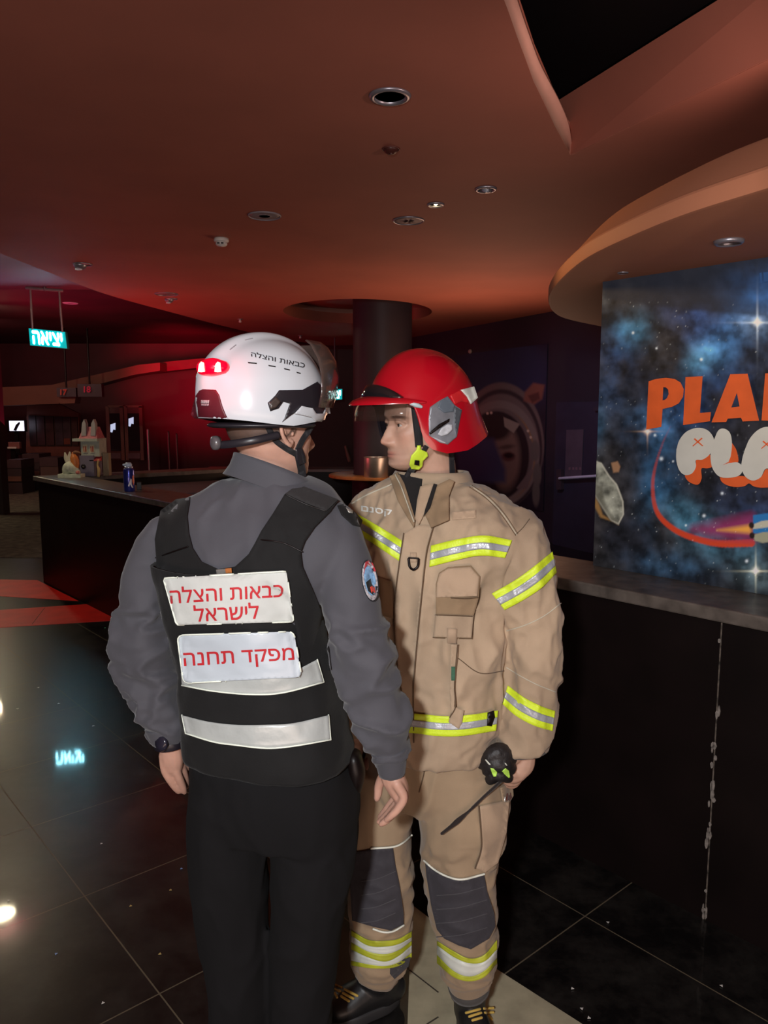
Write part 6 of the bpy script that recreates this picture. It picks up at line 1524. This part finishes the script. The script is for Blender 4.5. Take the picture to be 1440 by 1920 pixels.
mk('cuff_trim', limb_px([(980, 1398, 1.875, 47), (981, 1410, 1.874, 45), (982, 1416, 1.872, 42)], 0.98, flat=True), cloth('cuff_grey', (0.075, 0.068, 0.064)), parent=coat)

# trousers
hipF = [(694, 928, 1375, 1.97, .140), (690, 934, 1420, 1.97, .145), (682, 945, 1465, 1.97, .140), (680, 948, 1500, 1.97, .115)]
lgR = [(862, 1440, 1.93, 84), (869, 1485, 1.925, 85), (868, 1540, 1.92, 84), (862, 1610, 1.915, 72), (862, 1665, 1.905, 66), (870, 1720, 1.895, 62), (876, 1770, 1.895, 58), (876, 1805, 1.90, 55), (878, 1835, 1.905, 44), (880, 1852, 1.905, 37)]
lgL = [(724, 1440, 1.985, 62), (716, 1500, 1.985, 58), (714, 1580, 1.985, 58), (713, 1640, 1.975, 60), (714, 1700, 1.97, 60), (714, 1750, 1.975, 57), (712, 1790, 1.98, 55), (706, 1818, 1.985, 46), (700, 1836, 1.985, 34)]
pV, pF = vox([body_px(hipF, AF), limb_px(lgR, 1.0, flat=True), limb_px(lgL, 1.0, flat=True)], 0.0055, 4)
N = normals(pV, pF); P = proj(pV)
pV = fold(pV, N, box_mask(P, 640, 1390, 970, 1660, 60), 0.010, 7, (1.3, 1.2, 0.6), 4.0)
pV = fold(pV, N, box_mask(P, 640, 1600, 960, 1860, 40), 0.009, 13, (0.8, 0.8, 1.6), 6.0)
pV = relax(pV, pF, 1)
M_PANT = cloth('turnout_trouser_tan', (0.31, 0.225, 0.145), 0.88, var=0.18, vs=5, bump=0.10, bs=500)
pants = mk('trousers', (pV, pF), M_PANT, parent=fire)
bP = bvh_of((pV, pF))
pp = lambda poly, m, off, nm, th=0.006, rx=6, L=9: patch(poly, m, off, th, nm, parent=pants, bvh=bP, rx=rx, L=L, Yf=1.93)
M_PAD = cloth('knee_pad_grey', (0.038, 0.036, 0.044), 0.7, var=0.12, bump=0.15, bs=60)
padR = [(797, 1617), (815, 1632), (840, 1645), (867, 1650), (908, 1640), (914, 1673), (927, 1713), (929, 1737), (917, 1760), (883, 1780), (860, 1773), (833, 1760), (819, 1743), (808, 1697), (799, 1640)]
padL = [(666, 1598), (700, 1592), (737, 1590), (741, 1620), (750, 1663), (757, 1713), (757, 1733), (733, 1745), (700, 1738), (660, 1726), (656, 1660)]
for pd in (padR, padL):
    o = pp(pd, M_PAD, 0.007, 'knee_pad'); g = bvh_of(pix_poly(bP, pd, 0.007, 0.006, 9, relax=6))
    x0, x1 = min(p[0] for p in pd), max(p[0] for p in pd); y0 = min(p[1] for p in pd)
    for k in range(4):
        yy = y0 + 50 + 26 * k
        mk('pad_crease', pix_line(g, [(x0 + 22, yy + 12), ((x0 + x1) / 2, yy + 8), (x1 - 16, yy - 6)], 0.0012, 0.0, n=24), cloth('pad_crease', (0.065, 0.062, 0.07)) , parent=o)
for ln in ([(795, 1614), (815, 1631), (840, 1644), (867, 1649), (908, 1639)], [(696, 1591), (737, 1588), (756, 1580), (772, 1566)], [(700, 1742), (720, 1748), (738, 1746), (757, 1735)]): mline(bP, ln, mat('white_piping', (0.68, 0.70, 0.62), 0.5), 0.0026, 0.006, pants, 'piping')
def stripes(xs, ys, ms):
    for k in range(len(ys) - 1):
        mk('reflective_band', pix_grid(bP, list(zip(xs, ys[k])), list(zip(xs, ys[k + 1])), 40, 4, 0.006 + 0.0006 * (k % 2), 0.004, 8, 1.95), ms[k], parent=pants)
M_NEOND = mat('neon_yellow_worn', (0.42, 0.46, 0.03), 0.5, var=0.2, vs=20)
M_TAPEW = mat('white_tape', (0.60, 0.63, 0.58), 0.4, var=0.10, vs=20)
stripes([658, 690, 722, 748, 772], [(1744, 1762, 1764, 1760, 1746), (1754, 1773, 1775, 1770, 1757), (1766, 1784, 1789, 1781, 1764), (1780, 1795, 1803, 1792, 1772), (1801, 1808, 1811, 1804, 1786), (1810, 1815, 1816, 1811, 1795)], [M_NEOND, M_TAPEW, M_NEOND, M_TAPEW, M_NEOND])
stripes([819, 850, 880, 908, 932], [(1764, 1783, 1797, 1790, 1762), (1772, 1794, 1806, 1803, 1780), (1790, 1820, 1831, 1820, 1796), (1806, 1832, 1840, 1832, 1806)], [M_NEOND, M_TAPEW, M_NEOND])
pp([(732, 1806), (770, 1794), (766, 1812), (740, 1836), (731, 1826)], cloth('cuff_dark', (0.045, 0.043, 0.048)), 0.006, 'cuff_patch')
mk('cuff_trim', limb_px([(879, 1846, 1.905, 40), (881, 1860, 1.905, 37)], 1.0, flat=True), cloth('cuff_trim_grey', (0.06, 0.056, 0.054)), parent=pants)
pp([(898, 1512), (930, 1505), (955, 1500), (950, 1560), (934, 1618), (910, 1636), (893, 1628), (902, 1594)], M_TANL, 0.008, 'cargo_pocket', 0.008)
mline(bP, [(898, 1512), (902, 1560), (902, 1594), (891, 1628)], M_DSEAM, 0.0022, 0.009, pants, 'pocket_edge')
pp([(938, 1478), (953, 1468), (962, 1478), (963, 1492), (955, 1506), (942, 1502)], M_PANT, 0.016, 'pocket_tab', 0.010, L=6)
pp([(950, 1488), (958, 1486), (960, 1496), (954, 1503), (949, 1500)], cloth('tab_red_brown', (0.10, 0.02, 0.012)), 0.023, 'tab_opening', 0.004, L=5)
pp([(946, 1494), (949, 1494), (948, 1503), (945, 1503)], mat('tab_metal', (0.75, 0.75, 0.72), 0.3, metal=0.5), 0.025, 'tab_clip', 0.003, L=5)
for ln in ([(786, 1485), (796, 1445), (800, 1402)],): mline(bP, ln, M_DSEAM, 0.0016, 0.0006, pants, 'seam')

# boots with yellow lace marks
aL = aty(698, 1826, 1.985); aR = aty(880, 1850, 1.905)
bt1 = boot((aL[0] + 0.075, aL[1] + 0.035, 0), (aL[0] - 0.135, aL[1] - 0.045, 0), (aL[0] + .012, aL[1] + .004, .115), M_BOOT, M_SOLE, fire)
bt2 = boot((aR[0] - 0.005, aR[1] + 0.085, 0), (aR[0] + 0.028, aR[1] - 0.195, 0), (aR[0], aR[1] + .012, .125), M_BOOT, M_SOLE, fire)
M_LACE = cloth('lace_yellow', (0.50, 0.34, 0.07), 0.6)
def bv(o):
    V = np.array([v.co[:] for v in o.data.vertices]) + ORG[o.name]; return bvh_of((V, [tuple(p.vertices) for p in o.data.polygons]))
for o, L_ in ((bt1, [((646, 1855), (670, 1867)), ((643, 1862), (662, 1872)), ((640, 1868), (654, 1877)), ((629, 1847), (641, 1852)), ((627, 1855), (638, 1859)), ((628, 1862), (632, 1870))]), (bt2, [((874, 1899), (900, 1892)), ((880, 1906), (902, 1899)), ((886, 1913), (903, 1908)), ((907, 1891), (925, 1890)), ((909, 1899), (925, 1898)), ((916, 1904), (922, 1911))])):
    q = bv(o)
    for a, b in L_: mk('lace_mark', pix_line(q, [a, b], 0.0034, 0.001, n=10), M_LACE, parent=o)

# ------------------------------------------------------------ body, head and helmet
hcF = aty(786, 793, 1.955); axF = head_axes(-117, -2)
shF, LF = head_shells(hcF, -117, -2)
nkF = tube([aty(812, 930, 1.985), aty(813, 900, 1.98), aty(812, 870, 1.975), aty(800, 830, 1.965)], [(0.066, .066), (0.060, .058), (0.056, .056), (0.056, .060)], n=28)
handF = hand_tubes([
    ([(984, 1392, 1.875), (984, 1415, 1.872), (980, 1434, 1.868), (972, 1450, 1.865)], [(0.026, 0.022), (0.028, 0.023), (0.030, 0.023), (0.022, 0.020)]),
    ([(990, 1432, 1.872), (978, 1450, 1.862), (962, 1452, 1.850), (952, 1445, 1.848), (950, 1436, 1.855)], [.0115, .0105, .0098, .0088, .0068]),
    ([(985, 1440, 1.872), (974, 1458, 1.864), (958, 1461, 1.852), (948, 1453, 1.850), (947, 1444, 1.857)], [.0115, .0105, .0098, .0088, .0068]),
    ([(980, 1446, 1.878), (970, 1464, 1.874), (956, 1468, 1.864), (946, 1461, 1.860), (944, 1452, 1.866)], [.0112, .0102, .0094, .0084, .0066]),
    ([(976, 1448, 1.888), (968, 1468, 1.886), (957, 1473, 1.878), (949, 1468, 1.873), (946, 1460, 1.876)], [.0108, .0096, .0088, .0078, .0062]),
    ([(974, 1418, 1.862), (962, 1426, 1.846), (952, 1436, 1.838), (946, 1446, 1.836)], [.014, .0125, .0105, .0078])])
handF2 = hand_tubes([
    ([(668, 1366, 2.05), (667, 1388, 2.05), (665, 1408, 2.05), (664, 1420, 2.05)], [(0.024, 0.02), (0.026, 0.02), (0.028, 0.024), (0.022, 0.024)]),
    ([(658, 1414, 2.03), (656, 1436, 2.03), (658, 1452, 2.03), (662, 1464, 2.035)], [.0112, .0100, .0090, .0068]),
    ([(663, 1416, 2.045), (662, 1440, 2.045), (664, 1458, 2.045), (668, 1470, 2.05)], [.0115, .0102, .0092, .0068]),
    ([(668, 1416, 2.06), (668, 1440, 2.06), (670, 1457, 2.06), (673, 1468, 2.06)], [.0115, .0102, .0092, .0068]),
    ([(672, 1412, 2.075), (673, 1432, 2.075), (675, 1447, 2.075), (677, 1456, 2.07)], [.0108, .0096, .0086, .0064]),
    ([(676, 1396, 2.06), (684, 1408, 2.065), (686, 1420, 2.065), (686, 1430, 2.065)], [.0135, .0115, .0100, .0075])])
bodyF = vox(shF + [nkF, body_px(under(ct_rows[2:] + hipF[2:3], 0.8), AF), limb_px(sleL, 0.9, 0.55), limb_px(sleR, 0.9, 0.55), limb_px(lgR, 1.0, 0.7), limb_px(lgL, 1.0, 0.7)] + handF + handF2, 0.0032, 2)
colF = skin_paint(bodyF[0], inv_head(hcF, axF), 0.12, 1.0, (0.47, 0.285, 0.21))
bodyf = painted('body', bodyF, colF, M_SKIN, parent=fire)
bBF = bvh_of(bodyF)
rF, fF, uF = axF
M_IRIS = mat('iris_dark', (0.035, 0.025, 0.02), 0.15)
for sd in (-1, 1):
    e = mk('eyeball', lathe([(0, -.012), (.006, -.0104), (.0104, -.006), (.012, 0), (.0104, .006), (.006, .0104), (0, .012)], LF(sd * .031, .0652, -0.001), 18, axis=tuple(fF)), MATS['eye_white'], parent=bodyf)
    mk('iris', lathe([(0, .0090), (.0064, .0102), (.0058, .0112), (0, .0126)], LF(sd * .031, .0652, -0.001), 16, axis=tuple(unit(fF + rF * 0.1))), M_IRIS, parent=e)
hF = hcF + uF * 0.0 - fF * 0.004
def rim_red(p):
    d = abs(math.degrees(p))
    return float(np.interp(d, [0, 45, 58, 66, 74, 90, 112, 135, 160, 180], [.060, .056, .040, -.035, -.060, -.072, -.068, -.046, -.030, -.026]))
def prof_red(ph, t, zr):
    c_, s_ = np.cos(ph), np.sin(ph)
    a = np.where(c_ > 0, .143, .158); b = .125; top = .178
    e0 = 0.62
    if t < e0:
        el = (1 - t / e0 * 0.80) * math.pi / 2; rr = math.cos(el) ** 0.90; Z = top * math.sin(el) ** 0.95 + 0 * c_
    else:
        k = (t - e0) / (1 - e0); el = 0.20 * math.pi / 2; r0 = math.cos(el) ** 0.90; z0 = top * math.sin(el) ** 0.95
        Z = z0 * (1 - k) + zr * k
        fl = np.clip(-c_, 0, 1) ** 1.5 * 0.16 * k ** 1.6 + np.clip(np.abs(s_) - .5, 0, 1) * 0.05 * math.sin(k * math.pi)
        rr = r0 + 0.045 * math.sin(k * math.pi / 2) + fl - np.clip(c_, 0, 1) * 0.0
    X = b * rr * s_; Yv = a * rr * c_
    ridge = 0.006 * np.exp(-(X / .028) ** 4)
    return X, Yv, Z + ridge * (np.clip(1 - rr, 0, 1) + 0.15)
M_HRED = mat('helmet_red', (0.42, 0.004, 0.013), 0.22, spec=0.5, var=0.06, coat=0.45)
Vr, Fr, inner_at, _ = dome(hF, axF, 144, 60, prof_red, rim_red)
helmF = mk('helmet', (Vr, Fr), M_HRED, parent=fire, angle=50, mats=[M_HBLK]); line_inside(helmF, inner_at)
bR = bvh_of((Vr, Fr))
phb = np.linspace(-1.22, 1.22, 48)
def brim(rows):
    S = []
    for q0, q1, z in rows:
        e = lambda p: max(math.cos(p * 1.22), 0.0) ** 0.75
        S.append([hF + rF * ((.126 + (q0 - .126) * e(p)) * math.sin(p)) + fF * ((.146 + (q1 - .146) * e(p)) * math.cos(p)) + uF * (.064 + (z - .064) * e(p) - 0.018 * (1 - math.cos(p))) for p in phb])
    return S
rows = brim([(.124, .140, .072), (.130, .160, .068), (.133, .180, .061), (.134, .190, .053), (.133, .191, .049), (.131, .180, .052), (.126, .155, .058), (.120, .138, .062)])
m = len(phb); Vb = np.array(rows).reshape(-1, 3); n = len(rows); Fb = []
for j in range(n):
    for i in range(m - 1):
        a, b = j * m + i, ((j + 1) % n) * m + i; Fb.append((a, a + 1, b + 1, b))
Fb += [tuple(j * m for j in range(n)), tuple(j * m + m - 1 for j in reversed(range(n)))]
mk('brim', (Vb, Fb), M_HRED, parent=helmF, angle=50)
mk('face_shield', arc_sheet([(.126, .150), (.130, .166), (.132, .173), (.131, .175)], np.linspace(-0.95, 0.85, 40), [0.060, 0.045, 0.028, 0.010], base=hF, ax=axF, th=0.002), mat('shield_dark', (0.05, 0.03, 0.022), 0.05, spec=0.9, alpha=0.22, coat=0.3), parent=helmF)
vph = np.linspace(-0.85, 0.70, 48)
vbV, vbF = arc_sheet([(.127, .154), (.126, .154), (.122, .149), (.118, .143)], vph, [0.064, 0.074, 0.088, 0.098], base=hF, ax=axF, th=0.006)
tp = np.clip(1 - np.abs((vph + 0.08) / 0.78) ** 2.2, 0.02, 1); z0 = np.dot(hF, uF) + 0.064
dz = (vbV @ uF) - z0; vbV = vbV - np.outer(dz * (1 - np.tile(tp, 8)), uF)
mk('visor_band', (vbV, vbF), mat('visor_band_black', (0.012, 0.010, 0.012), 0.12, coat=0.6), parent=helmF)
c3 = lambda pts: [(620 + x * 0.23611, 630 + y * 0.23611) for x, y in pts]
hp_ = lambda poly, m_, off, nm, th=0.004, rx=3, L=6, par=helmF: mk(nm, pix_poly(bR, c3(poly), off, th, L, relax=rx, Yf=1.93), m_, parent=par)
M_SIDE = mat('side_panel_grey', (0.21, 0.22, 0.25), 0.35, metal=0.3, var=0.35, vs=22)
sp_ = hp_([(788, 565), (860, 515), (930, 478), (985, 548), (1042, 588), (1022, 690), (1002, 800), (930, 862), (870, 848), (780, 790), (780, 650)], M_SIDE, 0.003, 'side_panel', 0.006)
hp_([(870, 515), (930, 480), (985, 550), (975, 600), (900, 610), (850, 570)], mat('panel_blue_grey', (0.10, 0.125, 0.155), 0.35), 0.006, 'side_panel_dark')
hp_([(985, 560), (1040, 590), (1020, 690), (1000, 790), (980, 700)], mat('panel_charcoal', (0.07, 0.08, 0.095), 0.4), 0.006, 'side_panel_dark')
hp_([(782, 768), (860, 700), (945, 655), (940, 680), (860, 735), (790, 785)], M_BLACK, 0.007, 'panel_groove')
hp_([(850, 780), (880, 730), (930, 700), (965, 705), (965, 745), (930, 780), (880, 795)], mat('highlight_pale', (0.48, 0.50, 0.54), 0.3, var=0.3, vs=60), 0.008, 'panel_highlight')  # highlight on the side panel, built as a pale patch
hp_([(790, 795), (850, 815), (930, 855), (880, 846)], mat('panel_pale', (0.42, 0.42, 0.45), 0.35), 0.0075, 'panel_edge')
hp_([(1032, 428), (1140, 400), (1170, 490), (1112, 542), (1080, 480)], M_TAPEW, 0.003, 'rear_reflector')
hp_([(950, 470), (1025, 432), (1085, 500), (1100, 535), (1040, 520), (985, 545)], mat('helmet_red_recess', (0.55, 0.02, 0.025), 0.3), 0.002, 'rear_recess')
mk('front_latch', tube([C0 + unit(ray(*p)) * (cast(bR, *p, 1.9) - .003) for p in c3([(640, 535), (680, 548), (718, 562)])], [.005, .006, .004], n=10), mat('latch_pale', (0.42, 0.52, 0.55), 0.3), parent=helmF)
def strapF(path, w, off=0.005, Yf_=1.93, nm='chin_strap', m=M_STRAP):
    p = resample(spline(path, 40), 24); t = np.gradient(p, axis=0); t /= np.linalg.norm(t, axis=1)[:, None]; nn_ = np.stack([-t[:, 1], t[:, 0]], -1)
    return mk(nm, pix_grid(bBF, p + nn_ * w / 2, p - nn_ * w / 2, 24, 4, off, 0.004, 10, Yf_), m, parent=helmF)
strapF([(778, 762), (781, 790), (784, 815), (786, 838)], 15)
strapF([(800, 836), (793, 848), (786, 862)], 9)
strapF([(776, 876), (768, 886), (762, 896)], 12)
strapF([(846, 836), (847, 860), (848, 890)], 10, nm='neck_strip')  # black strip down the side of the neck
bk = c3([(680, 905), (688, 870), (715, 868), (715, 900), (768, 925), (772, 955), (735, 990), (728, 1035), (700, 1062), (640, 1056), (624, 1020), (640, 950)])
mk('chin_buckle', pix_poly(bBF, bk, 0.012, 0.012, 5, relax=6, Yf=1.92), mat('buckle_neon', (0.60, 0.80, 0.05), 0.4), parent=helmF)
mk('buckle_hole', pix_poly(bBF, c3([(668, 985), (705, 990), (703, 1030), (664, 1022)]), 0.016, 0.006, 5, relax=4, Yf=1.92), M_BLACK, parent=helmF)

# ------------------------------------------------------------ the thing in the fist
gp = lambda x, y, Y: aty(x, y, Y)
glove = thing('work_glove', 'bunched black glove with neon green patches and dangling dark strap held in the fist', 'glove', tuple(gp(935, 1470, 1.83)))
gs = [tube([gp(955, 1422, 1.84), gp(938, 1412, 1.825), (gp(922, 1418, 1.82)), gp(910, 1432, 1.825)], [.020, .026, .022, .014], n=16),
      tube([gp(955, 1440, 1.835), gp(940, 1432, 1.815), gp(924, 1434, 1.812), gp(912, 1446, 1.82)], [.018, .024, .018, .012], n=16),
      tube([gp(952, 1458, 1.835), gp(938, 1452, 1.815), gp(924, 1456, 1.815), gp(916, 1463, 1.82)], [.014, .018, .013, .009], n=14),
      tube([gp(922, 1420, 1.82), gp(908, 1424, 1.825), gp(902, 1436, 1.835)], [.012, .012, .009], n=12),
      tube([gp(930, 1460, 1.825), gp(918, 1466, 1.82), gp(913, 1460, 1.822)], [.009, .008, .006], n=10)]
gV, gF = vox(gs, 0.003, 3); Ng = normals(gV, gF); gV = gV + Ng * (0.0014 * fbm(gV * 60, 2))[:, None]
mk('palm', (gV, gF), mat('glove_black', (0.014, 0.012, 0.013), 0.55, var=0.3, vs=30, bump=0.2, bs=120), parent=glove)
bG = bvh_of((gV, gF))
c8 = lambda pts: [(820 + x * 0.1389, 1380 + y * 0.1389) for x, y in pts]
M_GREEN = mat('glove_neon', (0.50, 0.85, 0.12), 0.45)
for q in ([(715, 430), (760, 440), (808, 490), (795, 545), (760, 550), (735, 500)], [(872, 475), (920, 432), (968, 470), (982, 560), (960, 565), (910, 520)]): mk('neon_patch', pix_poly(bG, c8(q), 0.003, 0.003, 4, relax=3, Yf=1.81), M_GREEN, parent=glove)
for q in ([(640, 320), (655, 315), (715, 375), (718, 395), (690, 385)], [(905, 360), (925, 365), (948, 400), (930, 400)]): mk('pale_stripe', pix_poly(bG, c8(q), 0.003, 0.002, 4, Yf=1.81), mat('glove_white', (0.6, 0.62, 0.55), 0.5), parent=glove)
mk('dangling_strap', tube([gp(945, 1460, 1.835), gp(925, 1478, 1.805), gp(905, 1496, 1.79), gp(878, 1522, 1.785), (gp(850, 1546, 1.785)), gp(828, 1563, 1.79)], [(.016, .004), (.0135, .004), (.009, .0035), (.0065, .003), (.006, .003), (.004, .003)], n=12, ref=(0.6, 0, 0.6)), cloth('strap_dark_brown', (0.020, 0.014, 0.013)), parent=glove)
